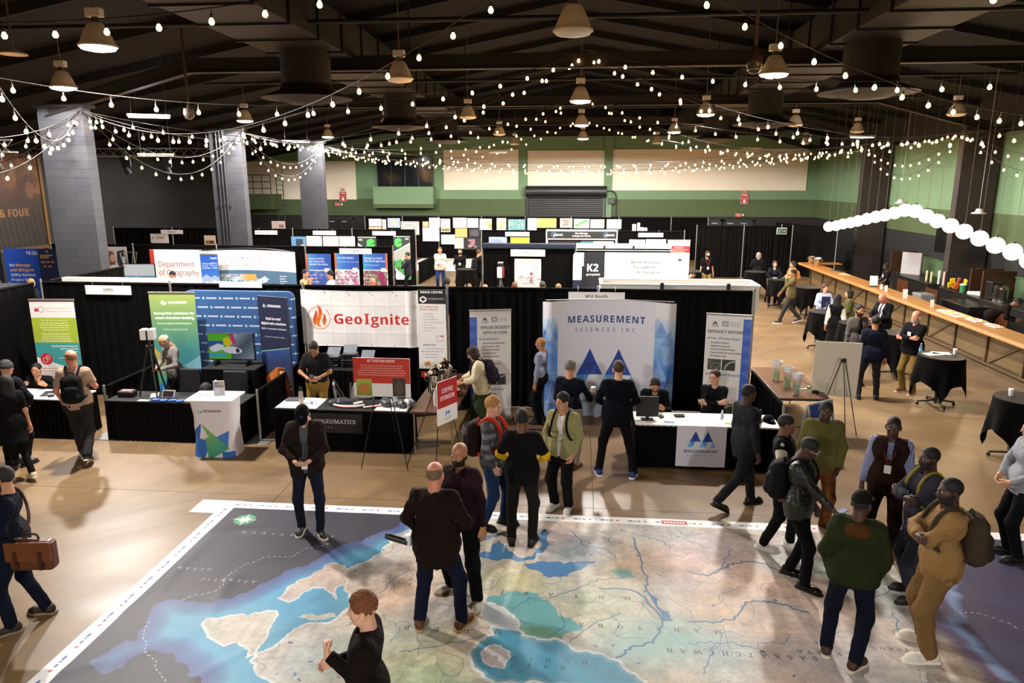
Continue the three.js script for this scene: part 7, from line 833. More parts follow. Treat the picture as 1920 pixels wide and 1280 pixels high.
{ // back bar
  const t = thing('back_bar', 'dark back bar cabinets with a green panelled splash wall', 'cabinet', [0, 0, 0]); const G = M(0x4c6647, 0.6), BK = M(0x100f10, 0.4);
  for (const [a, b] of [[-29.5, -26.5], [-25.85, -18], [-17.35, -12.5]]) { part(t, 'counter_top', box(1.25, 0.05, b - a, 0.01), BK, [13.1, 0.93, (a + b) / 2]); part(t, 'cabinet_front', box(0.05, 0.9, b - a), BK, [12.5, 0.45, (a + b) / 2]); }
  for (const [a, b] of [[-30.5, -26.5], [-25.85, -24.6], [-23.6, -20.6], [-19.8, -18], [-17.35, -13]]) { part(t, 'green_splash', box(0.06, 0.62, b - a, 0.01), G, [13.72, 1.26, (a + b) / 2]); part(t, 'splash_cap', box(0.14, 0.05, b - a, 0.01), M(0x415a3d, 0.6), [13.72, 1.59, (a + b) / 2]); }
  for (const z of [-30.5, -24.4, -23.7, -20.5, -19.9]) part(t, 'wood_divider', box(1.0, 0.85, 0.07, 0.01), DARKW, [13.25, 1.33, z]);
  for (const z of [-28.5, -26.2, -22.0, -19]) part(t, 'wood_door', box(0.03, 0.75, 0.9, 0.01), M(0x4a2813, 0.4), [12.46, 0.45, z]);
  const TV = thing('wall_screen', 'switched off dark television hung behind the bar', 'television', [13.6, 2.55, -28.2], -Math.PI / 2); part(TV, 'housing', box(1.15, 1.3, 0.06, 0.02), M(0x0a0a0b, 0.3)); part(TV, 'bracket', rod([0.3, 0.6, -0.1], [0.3, 1.6, -0.1], 0.02), M(0x333333, 0.5)); part(TV, 'bracket_arm', box(0.1, 0.1, 0.45), M(0x222222, 0.5), [0.3, 0.4, -0.25]);
  const wb = thing('white_board', 'pale blank board standing behind the bar worker', 'board', [13.0, 0.955, -29.2], -0.9); part(wb, 'panel', box(0.75, 0.85, 0.03, 0.005), M(0x9a989c, 0.6), [0, 0.43, 0]); part(wb, 'wood_edge', box(0.05, 0.85, 0.06), DARKW, [0.4, 0.43, 0]);
  // things on the back bar
  for (const [z, c, n, l] of [[-27.3, 0xd8cfa0, 6, 'stack of green and cream paper cups on the back bar, leftmost'], [-26.95, 0xd2c394, 6, 'stack of cream paper cups on the back bar'], [-26.4, 0xe4dcd8, 8, 'tall stack of white paper cups on the back bar'], [-26.05, 0xd8b0aa, 8, 'tall stack of red and white paper cups on the back bar']]) { const s = thing('cup_stack', l, 'cup stack', [12.75, 0.955, z]); for (let k = 0; k < n; k++) part(s, 'cup', lathe([[0.03, 0], [0.042, 0.1], [0.04, 0.1], [0.028, 0.003]], 14), M(c, 0.6), [0, k * 0.055, 0]); }
  const snack = [0xd8b820, 0xe0c430, 0xb84a2a, 0xc85a30, 0x8a5a7a, 0x6a4a3a, 0xd8b020, 0xa04038, 0xc8a838]; snack.forEach((c, i) => { const F = box(0.17, 0.2, 0.07, 0.03); solo('snack_bag', ['bright yellow snack bag, front left of the heap', 'bright yellow snack bag beside it', 'red snack bag at the top of the heap', 'orange red snack bag in the heap', 'purple snack bag in the heap', 'brown snack bag low in the heap', 'small yellow snack bag at the back', 'dark red snack bag at the back of the heap', 'mustard snack bag at the right of the heap'][i], 'snack', F, M(c, 0.35), [12.66 + (i % 3) * 0.14, 1.075 + (i > 4 ? 0.15 : 0), -25.4 + (i % 5) * 0.13], [0.3, i, 0.2], 'snacks on the back bar'); });
  const cn = thing('green_tub', 'green and white tub beside the snack heap', 'tub', [12.65, 0.955, -24.55]); part(cn, 'tub', cyl(0.1, 0.09, 0.24, 20), M(0x2a7a4a, 0.4), [0, 0.12, 0]); part(cn, 'lid', cyl(0.105, 0.105, 0.03, 20), M(0xe8e8e4, 0.4), [0, 0.25, 0]);
  const cb = thing('coffee_brewer', 'black and chrome coffee brewer on the back bar', 'coffee machine', [12.85, 0.955, -23.15]); part(cb, 'body', box(0.35, 0.55, 0.35, 0.03), M(0x1a1a1b, 0.3), [0, 0.28, 0]); part(cb, 'urn', cyl(0.1, 0.1, 0.42, 20), M(0xb8b4ac, 0.15, { metalness: 1 }), [-0.1, 0.21, 0.34]); part(cb, 'urn_lid', cyl(0.06, 0.1, 0.06, 20), M(0x222222, 0.3), [-0.1, 0.45, 0.34]); part(cb, 'spout', rod([-0.2, 0.1, 0.34], [-0.26, 0.1, 0.34], 0.015), M(0x999999, 0.2, { metalness: 1 }));
  const ur = thing('chrome_urn', 'chrome dispenser beside the coffee brewer', 'urn', [12.8, 0.955, -22.55]); part(ur, 'tank', cyl(0.13, 0.13, 0.36, 22), M(0x8a867e, 0.2, { metalness: 1 }), [0, 0.22, 0]); part(ur, 'lid', lathe([[0.13, 0], [0.1, 0.06], [0.02, 0.1], [0, 0.1]], 20), M(0xa8a49c, 0.2, { metalness: 1 }), [0, 0.4, 0]); part(ur, 'stand', cyl(0.14, 0.15, 0.04, 20), DKPL, [0, 0.02, 0]);
  const tw = thing('white_cloth_heap', 'rumpled white towels on the back bar', 'towel', [12.7, 0.955, -23.9]); const F = new Field([-0.3, -0.02, -0.35], [0.3, 0.2, 0.35], 0.02); F.cap(V(-0.1, 0.04, -0.15), V(0.1, 0.05, 0.12), 0.07, 0.09, { k: 0.05 }); F.mod((x, y, z, f) => Math.max(f + 0.02 * N3(x * 14, y * 14, z * 14), -y)); part(tw, 'towel', F.mesh(), M(0xe8e6e0, 0.9));
  const co = thing('pastry_trays', 'black low cooler with chrome handles below the brewer', 'cooler', [12.0, 0, -22.9]); part(co, 'cabinet', box(0.75, 0.86, 1.6, 0.02), M(0x131214, 0.3), [0, 0.43, 0]); for (const z of [-0.4, 0.35]) part(co, 'handle', rod([-0.4, 0.6, z - 0.12], [-0.4, 0.6, z + 0.12], 0.014), M(0xb8b8b8, 0.2, { metalness: 1 }));
  const tub = thing('plastic_bin', 'clear grey bus tub behind the bar', 'tub', [11.0, 0.82, -23.6]); part(tub, 'tub', box(0.45, 0.22, 0.6, 0.03), M(0x75777a, 0.3), [0, 0.11, 0]);
}
// things on the bar top
const BT = 1.117;
for (const [x, z, l] of [[9.85, -31.2, 'chrome wine bucket at the far end of the bar, back one'], [9.95, -30.7, 'chrome wine bucket at the far end of the bar, middle one'], [9.8, -30.3, 'chrome wine bucket at the far end of the bar, front one']]) { const t = thing('wine_bucket', l, 'bucket', [x, BT, z]); part(t, 'bucket', lathe([[0, 0], [0.11, 0], [0.15, 0.3], [0.16, 0.31], [0.145, 0.31], [0.105, 0.01], [0, 0.01]], 24), M(0xc8c0b0, 0.12, { metalness: 1 })); for (const s of [-1, 1]) part(t, 'handle', new THREE.TorusGeometry(0.03, 0.006, 6, 14), M(0xc8c0b0, 0.15, { metalness: 1 }), [s * 0.16, 0.22, 0]); }
{ const t = thing('menu_stand', 'white menu card in a black stand on the bar', 'menu', [9.75, BT, -24.4], -0.15); part(t, 'card', box(0.24, 0.32, 0.01), WHT, [0, 0.2, 0], [-0.12, 0, 0]); part(t, 'foot', box(0.26, 0.03, 0.12, 0.01), DKPL, [0, 0.015, 0]); }
for (const [x, z, h, l] of [[9.8, -23.9, 0.16, 'small red and white cup on the bar'], [9.7, -23.3, 0.2, 'narrow white card standing on the bar'], [9.72, -22.0, 0.27, 'folded white menu near the bar worker'], [9.8, -20.5, 0.2, 'white and red carton on the bar']]) { const t = thing('bar_card', l, 'card', [x, BT, z]); part(t, 'front', box(h * 0.5, h, 0.008), WHT, [0, h / 2, 0.02], [-0.1, 0, 0]); part(t, 'back', box(h * 0.5, h, 0.008), M(0xc8564e, 0.6), [0, h / 2, -0.02], [0.1, 0, 0]); }
for (const [x, z, w, d, c, l] of [[9.85, -19.4, 0.4, 1.1, 0xe8d8b0, 'long tray of wrapped snacks on the bar'], [9.95, -18.5, 0.3, 0.5, 0xe4e2de, 'white papers on the bar beside the snack tray'], [10.0, -17.8, 0.22, 0.5, 0xf0eeea, 'white paper sheet on the inner edge of the bar'], [10.0, -14.4, 0.2, 0.3, 0xf0eeea, 'white slip on the near end of the bar']]) { const t = thing('bar_tray', l, 'tray', [x, BT, z]); part(t, 'base', box(w, 0.02, d, 0.006), M(c, 0.6), [0, 0.01, 0]); for (let k = 0; k < 6; k++) part(t, 'packet', box(w * 0.4, 0.02, d * 0.14, 0.008), M([0xe8e4da, 0xd8a0a0, 0xe0c060][k % 3], 0.5), [w * 0.2 * (k % 2 ? 1 : -1), 0.03, (k - 2.5) * d * 0.15]); }
solo('cable_heap', 'small heap of white cable on the far bar top', 'cable', tube([[0, 0, 0], [0.15, 0.02, 0.1], [0.3, 0, 0], [0.2, 0.03, -0.12], [0.05, 0.01, 0.05], [0.35, 0, 0.2]], 0.012, 40, 6), M(0xc8b8a0, 0.6), [9.75, BT + 0.012, -27.6]);
{ const t = thing('tablet', 'black tablet lying on the far bar top', 'tablet', [10.1, BT, -28.7], 0.4); part(t, 'body', box(0.3, 0.02, 0.5, 0.008), DKPL, [0, 0.01, 0]); part(t, 'screen', box(0.27, 0.003, 0.46), M(0x1a1c22, 0.1), [0, 0.0215, 0]); }
for (const [x, z, l] of [[11.7, -41, 'brown recycling bin with a blue top in the far right corner'], [12.4, -40.6, 'brown waste bin beside the recycling bin']]) { const t = thing('waste_bin', l, 'bin', [x, 0, z]); part(t, 'cabinet', box(0.62, 1.15, 0.6, 0.02), M(0x4a3820, 0.6), [0, 0.575, 0]); part(t, 'door', box(0.5, 0.8, 0.02), M(0x41301a, 0.6), [0, 0.5, 0.31]); part(t, 'top', box(0.64, 0.12, 0.62, 0.02), M(x < 12 ? 0x3a3a78 : 0x3a342c, 0.5), [0, 1.2, 0]); }
// ---------- cocktail tables ----------
function cocktail(x, z, label, rot = 0.3, r = 0.4, side = 0.92) {
  const t = thing('cocktail_table', label, 'table', [x, 0, z], rot); const h = 1.05, n = 72, m = 8, P = [], I = [], k0 = [];
  for (let j = 0; j <= m; j++) for (let i = 0; i <= n; i++) { const a = i / n * 2 * Math.PI, ca = Math.cos(a), sa = Math.sin(a), len = side / Math.max(Math.abs(ca), Math.abs(sa)) - r, tt = j / m, y = h - 0.005 - len * tt; const rp = r + 0.012 + tt * (0.02 + 0.045 * Math.sin(a * 9 + Math.sin(a * 3)) * Math.min(1, tt * 2)) + 0.03 * tt; P.push(ca * rp, Math.max(0.03, y), sa * rp); }
  for (let j = 0; j < m; j++) for (let i = 0; i < n; i++) { const a = j * (n + 1) + i; I.push(a, a + 1, a + n + 1, a + 1, a + n + 2, a + n + 1); }
  const g = new THREE.BufferGeometry(); g.setAttribute('position', new THREE.Float32BufferAttribute(P, 3)); g.setAttribute('uv', new THREE.Float32BufferAttribute(new Float32Array(P.length / 3 * 2), 2)); g.setIndex(I); g.computeVertexNormals();
  part(t, 'cloth', g, drapeM); part(t, 'table_top', cyl(r + 0.01, r + 0.01, 0.03, 40), M(0x121113, 0.6), [0, h - 0.01, 0]); part(t, 'pole', cyl(0.035, 0.035, h - 0.1, 12), DKPL, [0, h / 2, 0]);
  for (let k = 0; k < 4; k++) { const a = k * Math.PI / 2 + 0.5; part(t, 'foot', bar([0, 0.12, 0], [Math.cos(a) * 0.36, 0.08, Math.sin(a) * 0.36], 0.05, 0.03), DKPL); part(t, 'castor', cyl(0.03, 0.03, 0.025, 12), DKPL, [Math.cos(a) * 0.36, 0.032, Math.sin(a) * 0.36], [Math.PI / 2, 0, a]); }
  return t;
}
cocktail(7.42, -14.85, 'black draped cocktail table holding papers, a bottle and a cup', 0.5, 0.42); cocktail(7.55, -17.1, 'black draped cocktail table behind the bald man with folded arms', 0.2); cocktail(7.0, -18.3, 'black draped cocktail table in front of the man in a black suit', 0.7); cocktail(6.75, -19.85, 'black draped cocktail table between the three women', 0.4); cocktail(7.75, -24.6, 'black draped cocktail table right of the walking man', 0.1); cocktail(7.35, -26.55, 'black draped cocktail table under the smiling woman', 0.6); cocktail(7.0, -28.8, 'farthest black draped cocktail table beside the dark coat', 0.3); cocktail(-4.45, -28.6, 'black draped cocktail table in the far aisle', 0.3); cocktail(7.3, -11.9, 'black draped cocktail table cut by the right picture edge', 0.2);
{
  for (const [x, z, r, l] of [[7.28, -14.95, 0.3, 'white paper sheet on the cocktail table, left one'], [7.5, -15.05, -0.2, 'white paper sheet on the cocktail table, right one']]) solo('paper_sheet', l, 'paper', box(0.34, 0.003, 0.24), WHT, [x, 1.0575, z], [0, r, 0]);
  const b = thing('water_bottle', 'small clear water bottle with a blue label on the cocktail table', 'bottle', [7.08, 1.056, -15.02]); part(b, 'bottle', lathe([[0, 0], [0.03, 0], [0.033, 0.02], [0.033, 0.13], [0.014, 0.17], [0.013, 0.19], [0, 0.19]], 16), M(0xc8d8dc, 0.1, { transmission: 0.8, thickness: 0 })); part(b, 'label', cyl(0.034, 0.034, 0.06, 16, true), M(0x6ab0cc, 0.5), [0, 0.07, 0]); part(b, 'cap', cyl(0.014, 0.014, 0.018, 12), WHT, [0, 0.198, 0]);
  cupAt([7.72, 1.056, -14.95], 'white paper cup on the cocktail table with papers'); cupAt([7.16, 1.056, -12.0], 'white cup on the table at the right picture edge');
  solo('snack_plate', 'yellow plate of food on the table before the man in a black suit', 'plate', lathe([[0, 0], [0.1, 0], [0.14, 0.02], [0.1, 0.012], [0, 0.012]], 20), M(0xd8b860, 0.5), [7.1, 1.056, -18.3]);
  const tb = thing('tumbler', 'dark blue tumbler on the women’s cocktail table', 'bottle', [6.85, 1.056, -20.0]); part(tb, 'cup', cyl(0.045, 0.035, 0.2, 16), M(0x26364e, 0.3), [0, 0.1, 0]); part(tb, 'lid', cyl(0.047, 0.047, 0.02, 16), DKPL, [0, 0.21, 0]); solo('open_book', 'dark notebook with white pages on the women’s cocktail table', 'book', box(0.3, 0.015, 0.2), M(0xb8bcc4, 0.6), [6.92, 1.063, -19.72], [0, 0.4, 0]);
}
// ---------- easels and free-standing boards ----------
function easel(x, z, turn, h, label) { const t = thing('easel', label, 'easel', [x, 0, z], turn); part(t, 'front_leg', rod([-0.03, h, 0], [-0.38, 0.005, 0.14], 0.008), DKPL); part(t, 'front_leg', rod([0.03, h, 0], [0.38, 0.005, 0.14], 0.008), DKPL); part(t, 'rear_leg', rod([0, h, -0.02], [0, 0.005, -0.75], 0.008), DKPL); part(t, 'head', box(0.09, 0.08, 0.05, 0.015), DKPL, [0, h, 0]); return t; }
easel(-3.0, -10.62, 0, 1.72, 'black easel before the GOGEOMATICS table'); { const e = scene.children[scene.children.length - 1]; for (const s of [-1, 1]) part(e, 'peg', rod([s * 0.15, 1.21, 0.05], [s * 0.15, 1.21, 0.16], 0.01), DKPL); }
poster(-2.99, 1.53, -10.5, 0.9, 0.62, canvas(600, 413, (g, w, h) => { fillR(g, '#f0eeea', 0, 0, w, h); fillR(g, '#c8341f', 0, 0, w, 270); txt(g, 'GET YOUR OWN MOOSEY', w / 2, 44, 38, '#f6efe8', { a: 'center', sx: 0.66 }); ['This big, bold and beautiful bear – just the ray-traffic-ed moose, this limited', 'Moosey GIS hoodie is just two steps and taps away and YOU is subject to', 'a limited number of emergency and gift sizes, Moosey embodies the folk, city, and', 'of the Geomatics community. Moosey, the moose is in the best geomatics seeds, online', 'so don’t doubt how to take home an amazing! Pin the GIS logo on our own Moosey'].forEach((s, i) => txt(g, s, w / 2, 88 + i * 25, 19, '#f4dcd4', { a: 'center', b: 0, sx: 0.7 })); g.fillStyle = grad(g, 0, 230, 0, 400, '#a8b84a', '#6a8a30'); g.fillRect(28, 226, 165, 180); g.fillStyle = '#c07a3a'; g.beginPath(); g.ellipse(110, 330, 62, 60, 0, 0, 7); g.fill(); g.fillStyle = '#3a3430'; g.fillRect(412, 212, 136, 196); g.fillStyle = '#55483c'; g.beginPath(); g.ellipse(480, 320, 46, 70, 0, 0, 7); g.fill(); }), 'red and white poster headed GET YOUR OWN MOOSEY', { n: 'easel_poster' });
easel(-2.02, -10.35, 62 * D2R, 1.68, 'black easel carrying the coffee sponsor sign');
{ const t = thing('easel_poster', 'red and white sign lettered COFFEE SPONSOR', 'sign', [-1.93, 1.24, -10.3], 62 * D2R); board(t, 'print', 0.48, 0.68, 0.012, canvas(300, 425, (g, w, h) => { fillR(g, '#f0eef0', 0, 0, w, h); fillR(g, '#b8252a', 0, 0, w, 260); txt(g, 'COFFEE', w / 2, 120, 60, '#f6ecea', { a: 'center', sx: 0.8 }); txt(g, 'SPONSOR', w / 2, 190, 60, '#f6ecea', { a: 'center', sx: 0.8 }); mountains(g, 110, 350, 80); greek(g, 90, 368, 120, 2, 16, '#8a98b0', 10, { a: 'center' }); }), WHT); }
easel(4.72, -12.72, Math.PI - 0.12, 1.42, 'black easel behind the blank cream board');
solo('blank_board', 'large blank cream board resting on a black easel', 'board', box(0.78, 1.02, 0.012, 0.003), M(0xd9d0bd, 0.7), [4.69, 1.2, -12.95], [0.06, -0.12, 0]);
{ const t = thing('a_frame_sign', 'silver pavement sign with a blue poster beside the booth end', 'sign', [4.02, 0, -11.65], 0.62); for (const s of [1, -1]) { const tilt = s * 0.2; const f = part(t, 'frame', mg([box(0.62, 0.035, 0.03, 0.008).translate(0, 0.98, 0), box(0.62, 0.035, 0.03, 0.008).translate(0, 0.12, 0), box(0.035, 0.98, 0.03, 0.008).translate(-0.29, 0.49, 0), box(0.035, 0.98, 0.03, 0.008).translate(0.29, 0.49, 0)]), M(0xc4c4c4, 0.3, { metalness: 0.7 }), [0, 0, s * 0.2], [-tilt, 0, 0]); if (s > 0) board(f, 'print', 0.56, 0.84, 0.01, canvas(240, 360, (g, w, h) => { fillR(g, '#23409a', 0, 0, w, h); g.fillStyle = '#58a0e0'; poly(g, [110, 60, 200, 40, 200, 80, 120, 90]); g.fill(); txt(g, 'WE', 128, 76, 24, '#fff'); g.fillStyle = '#f0ece0'; poly(g, [30, 120, 230, 100, 230, 150, 50, 170]); g.fill(); txt(g, 'LIVE', 60, 155, 34, '#222'); }), WHT, [0, 0.55, 0]); else part(f, 'back_panel', box(0.56, 0.84, 0.01), M(0xb8b8b8, 0.5), [0, 0.55, 0]); } }
// ---------- small things on the front tables ----------
const TT = 0.742;
{ const t = thing('laser_scanner', 'white boxy laser scanner on a black tripod above the device table', 'scanner', [-7.5, TT, -11.68], 0.2); part(t, 'case', box(0.1, 0.19, 0.16, 0.012), M(0xd8d6d2, 0.4), [-0.065, 1.14, 0]); part(t, 'case', box(0.1, 0.19, 0.16, 0.012), M(0xd8d6d2, 0.4), [0.065, 1.14, 0]); part(t, 'mirror', box(0.05, 0.15, 0.12, 0.01), DKPL, [0, 1.14, 0]); part(t, 'column', cyl(0.025, 0.03, 0.14, 14), DKPL, [0, 0.98, 0]); part(t, 'tripod_head', cyl(0.06, 0.05, 0.05, 16), DKPL, [0, 0.91, 0]); for (let k = 0; k < 3; k++) { const a = k * 2.094 + 0.5; part(t, 'tripod_leg', rod([Math.sin(a) * 0.04, 0.9, Math.cos(a) * 0.04], [Math.sin(a) * 0.26, 0.008, Math.cos(a) * 0.26], 0.02, 10, 0.014), DKPL); part(t, 'leg_clamp', box(0.05, 0.05, 0.05, 0.012), DKPL, [Math.sin(a) * 0.14, 0.48, Math.cos(a) * 0.14]); } }
{ const t = thing('equipment_case', 'black oblong device with a copper top on the device table', 'device', [-8.0, TT, -11.65]); part(t, 'body', box(0.3, 0.1, 0.18, 0.03), DKPL, [0, 0.05, 0]); part(t, 'top_plate', box(0.22, 0.012, 0.12, 0.004), M(0x8a6458, 0.4), [0, 0.104, 0]); }
{ const t = thing('tablet', 'rugged tablet with a silver rim on the device table', 'tablet', [-7.2, TT, -11.62]); part(t, 'body', box(0.24, 0.14, 0.02, 0.008), M(0x8a8a8a, 0.4), [0, 0.07, 0], [-0.5, 0, 0]); part(t, 'screen', box(0.19, 0.1, 0.004), M(0x16181c, 0.15), [0, 0.075, 0.012], [-0.5, 0, 0]); part(t, 'stand', box(0.12, 0.07, 0.02), DKPL, [0, 0.035, -0.05], [0.4, 0, 0]); }
[0, 1, 2, 3].forEach(k => solo('blue_pouch', ['leftmost small blue pouch on the device table', 'second small blue pouch on the device table', 'third small blue pouch on the device table', 'rightmost small blue pouch on the device table'][k], 'pouch', box(0.13, 0.035, 0.09, 0.016), M(0x2a5aa8, 0.6), [-7.32 + k * 0.15, TT + 0.0175, -11.42 + (k % 2) * 0.02], [0, k * 0.2, 0], 'blue pouches'));
solo('white_card', 'white card left of the blue pouches', 'paper', box(0.2, 0.003, 0.08), WHT, [-7.55, TT + 0.0015, -11.42]); solo('white_card', 'crumpled white label before the scanner tripod', 'paper', box(0.14, 0.004, 0.1), WHT, [-7.42, TT + 0.06, -11.55], [0.5, 0.3, 0]);
{ const t = thing('water_bottle', 'clear water bottle on the white counter', 'bottle', [-6.02, 1.003, -11.1]); part(t, 'bottle', lathe([[0, 0], [0.035, 0], [0.037, 0.03], [0.034, 0.15], [0.014, 0.2], [0.013, 0.22], [0, 0.22]], 16), M(0xd8e0e4, 0.1, { transmission: 0.8, thickness: 0 })); part(t, 'cap', cyl(0.015, 0.015, 0.02, 12), WHT, [0, 0.228, 0]); }
poster(-5.93, 1.128, -11.02, 0.18, 0.25, canvas(120, 168, (g, w, h) => { fillR(g, '#d8d6da', 0, 0, w, h); fillR(g, '#7a7a88', 8, 8, 104, 70); fillR(g, '#c8a880', 60, 12, 50, 40); g.strokeStyle = '#888'; g.strokeRect(20, 90, 60, 60); greek(g, 66, 96, 46, 5, 12, '#999', 6); }), 'small acrylic leaflet stand on the white counter', { n: 'leaflet_stand', cat: 'leaflet', turn: 0.25 });
solo('candy_pile', 'handful of small wrapped sweets on the white counter', 'sweets', mg(Array.from({ length: 14 }, () => box(0.035, 0.015, 0.02, 0.005).rotateY(rnd() * 3).translate(rr(-0.1, 0.1), 0.01, rr(-0.07, 0.07)))), M(0xe8e0c8, 0.5), [-6.15, 1.004, -11.02]).userData.kind = 'stuff';
{ const t = thing('steel_bottle', 'steel drinking bottle with a black lid on the GOGEOMATICS table', 'bottle', [-4.72, TT, -11.5]); part(t, 'body', lathe([[0, 0], [0.038, 0], [0.04, 0.02], [0.04, 0.2], [0.028, 0.23], [0, 0.23]], 20), M(0xb8ada0, 0.3, { metalness: 0.6 })); part(t, 'lid', cyl(0.03, 0.032, 0.05, 18), DKPL, [0, 0.255, 0]); part(t, 'loop', new THREE.TorusGeometry(0.025, 0.006, 6, 14), DKPL, [0, 0.285, 0]); }
solo('table_sheet', 'white sheet covering the left end of the GOGEOMATICS table', 'cloth', box(0.72, 0.004, 0.6), WHT, [-4.72, TT + 0.002, -11.53]); solo('table_sheet', 'white sheet covering the right end of the GOGEOMATICS table', 'cloth', box(0.55, 0.004, 0.6), WHT, [-3.08, TT + 0.002, -11.53]);
{ const t = thing('laptop', 'closed grey laptop at the left end of the GOGEOMATICS table', 'laptop', [-4.9, TT + 0.004, -11.68], 0.1); part(t, 'base', box(0.3, 0.012, 0.2, 0.004), M(0x6a6c70, 0.4), [0, 0.006, 0]); part(t, 'lid', box(0.3, 0.008, 0.2, 0.003), M(0x55575c, 0.4), [0, 0.017, 0]); }
for (let k = 0; k < 3; k++) solo('small_pin', ['small blue and white pin, left of three', 'small blue and white pin, middle of three', 'small blue and white pin, right of three'][k], 'pin', cyl(0.012, 0.008, 0.06, 10), M(k === 1 ? 0x3a4a78 : 0xd8d8e0, 0.4), [-4.55 + k * 0.05, TT + 0.034, -11.48 + (k % 2) * 0.05], undefined, 'pins on the GOGEOMATICS table');
function garmentHeap(name, label, c, x, z, w, d, h, o = {}) { const t = thing(name, label, 'clothing', [x, o.y ?? TT, z], o.turn || 0), F = new Field([-w / 2 - 0.05, -0.02, -d / 2 - 0.05], [w / 2 + 0.05, h + 0.06, d / 2 + 0.05], 0.016); for (let k = 0; k < 6; k++) F.cap(V(rr(-w / 2 + h / 2, w / 2 - h / 2), h * 0.35, rr(-d / 2 + h / 2, d / 2 - h / 2)), V(rr(-w / 2 + h / 2, w / 2 - h / 2), h * 0.4, rr(-d / 2 + h / 2, d / 2 - h / 2)), h * 0.55, h * 0.5, { k: 0.04 }); F.mod((x, y, z, f) => Math.max(f + 0.018 * N3(x * 15, y * 15, z * 15), -y)); part(t, 'fabric', F.mesh(), M(c, o.rough ?? 0.5)); return t; }
garmentHeap('folded_jersey', 'grey and black folded jersey in the middle of the GOGEOMATICS table', 0x2c3036, -3.98, -11.55, 0.5, 0.34, 0.09);
{ const t = thing('jersey_sleeve', 'black jersey with white and red striped hem laid on the table', 'clothing', [-3.85, TT, -11.36]); const arc = (r, c, y) => { const pts = []; for (let k = 0; k <= 10; k++) { const a = -0.9 + k * 0.16; pts.push([Math.sin(a) * 0.42, y, 0.16 - (1 - Math.cos(a)) * 0.4 - 0.14 + (1 - Math.cos(a)) * 0]); } return new THREE.TubeGeometry(new THREE.CatmullRomCurve3(pts.map(p => V(...p))), 24, r, 6); }; part(t, 'white_stripe', arc(0.022, 0, 0.02), WHT); part(t, 'red_stripe', arc(0.01, 0, 0.012).translate(0, 0, 0.026), M(0xa82a2a, 0.7)); part(t, 'collar', box(0.16, 0.03, 0.05, 0.01), WHT, [0.16, 0.06, -0.08], [0, 0.5, 0.1]); part(t, 'fabric', box(0.5, 0.02, 0.22, 0.008), M(0x14151a, 0.7), [0.02, 0.012, -0.1]); }
{ const t = thing('striped_strap', 'white and red striped strap right of the jersey', 'clothing', [-3.42, TT + 0.012, -11.42], 0.5); part(t, 'white_band', box(0.34, 0.02, 0.05, 0.008), WHT); part(t, 'red_band', box(0.34, 0.018, 0.014, 0.005), M(0xa82a2a, 0.7), [0, 0, 0.032]); }
['leftmost grey and black bagged shirt at the right end of the table', 'second grey and black bagged shirt at the right end of the table', 'third grey and black bagged shirt at the right end of the table', 'rightmost grey and black bagged shirt at the right end of the table'].forEach((l, k) => garmentHeap('bagged_shirt', l, [0x3a3d44, 0x6a6d74, 0x2a2c32, 0x4a4d55][k], -3.22 + k * 0.13, -11.5 - (k % 2) * 0.05, 0.16, 0.36, 0.12, { turn: 0.5, rough: 0.3 }));
garmentHeap('plastic_wrap', 'crumpled clear plastic beside the bagged shirts', 0xc8c4bc, -2.72 - 0.12, -11.5, 0.22, 0.2, 0.12, { rough: 0.25 });
{ let n = 0; for (const [x, y, k] of [[-4.75, 0, 4], [-4.4, 0, 5], [-4.05, 0, 3]]) for (let j = 0; j < k; j++) { n++; const t = thing('packaged_shirt', `black packaged shirt ${j === k - 1 ? 'topmost' : ['lowest', 'second', 'third', 'fourth'][j]} in the ${x < -4.6 ? 'left' : x < -4.2 ? 'middle' : 'right'} stack on the back table`, 'clothing', [x + rr(-0.015, 0.015), 0.952 + j * 0.055, -13.3 + rr(-0.02, 0.02)], rr(-0.15, 0.15), 'packaged shirts on the back table'); part(t, 'shirt', box(0.3, 0.048, 0.24, 0.02), M(0x17181c, 0.3)); part(t, 'print', box(0.2, 0.003, 0.14), M([0x8a8f98, 0xa8acb4, 0x6a6f78][n % 3], 0.35), [0.01, 0.0245, 0]); t.position.y += 0.024; if (j === k - 1) { part(t, 'plastic_front', box(0.26, 0.2, 0.01, 0.004), M(0x7c828c, 0.25), [0, 0.1, -0.06], [-0.9, 0, 0]); } } }
poster(-3.78, 1.03, -13.1, 0.3, 0.15, canvas(120, 60, (g, w, h) => { fillR(g, '#f2f0ec', 0, 0, w, h); txt(g, '7', 56, 42, 30, '#888', { b: 0 }); }), 'small white price card on the back table', { n: 'price_card', cat: 'card' });
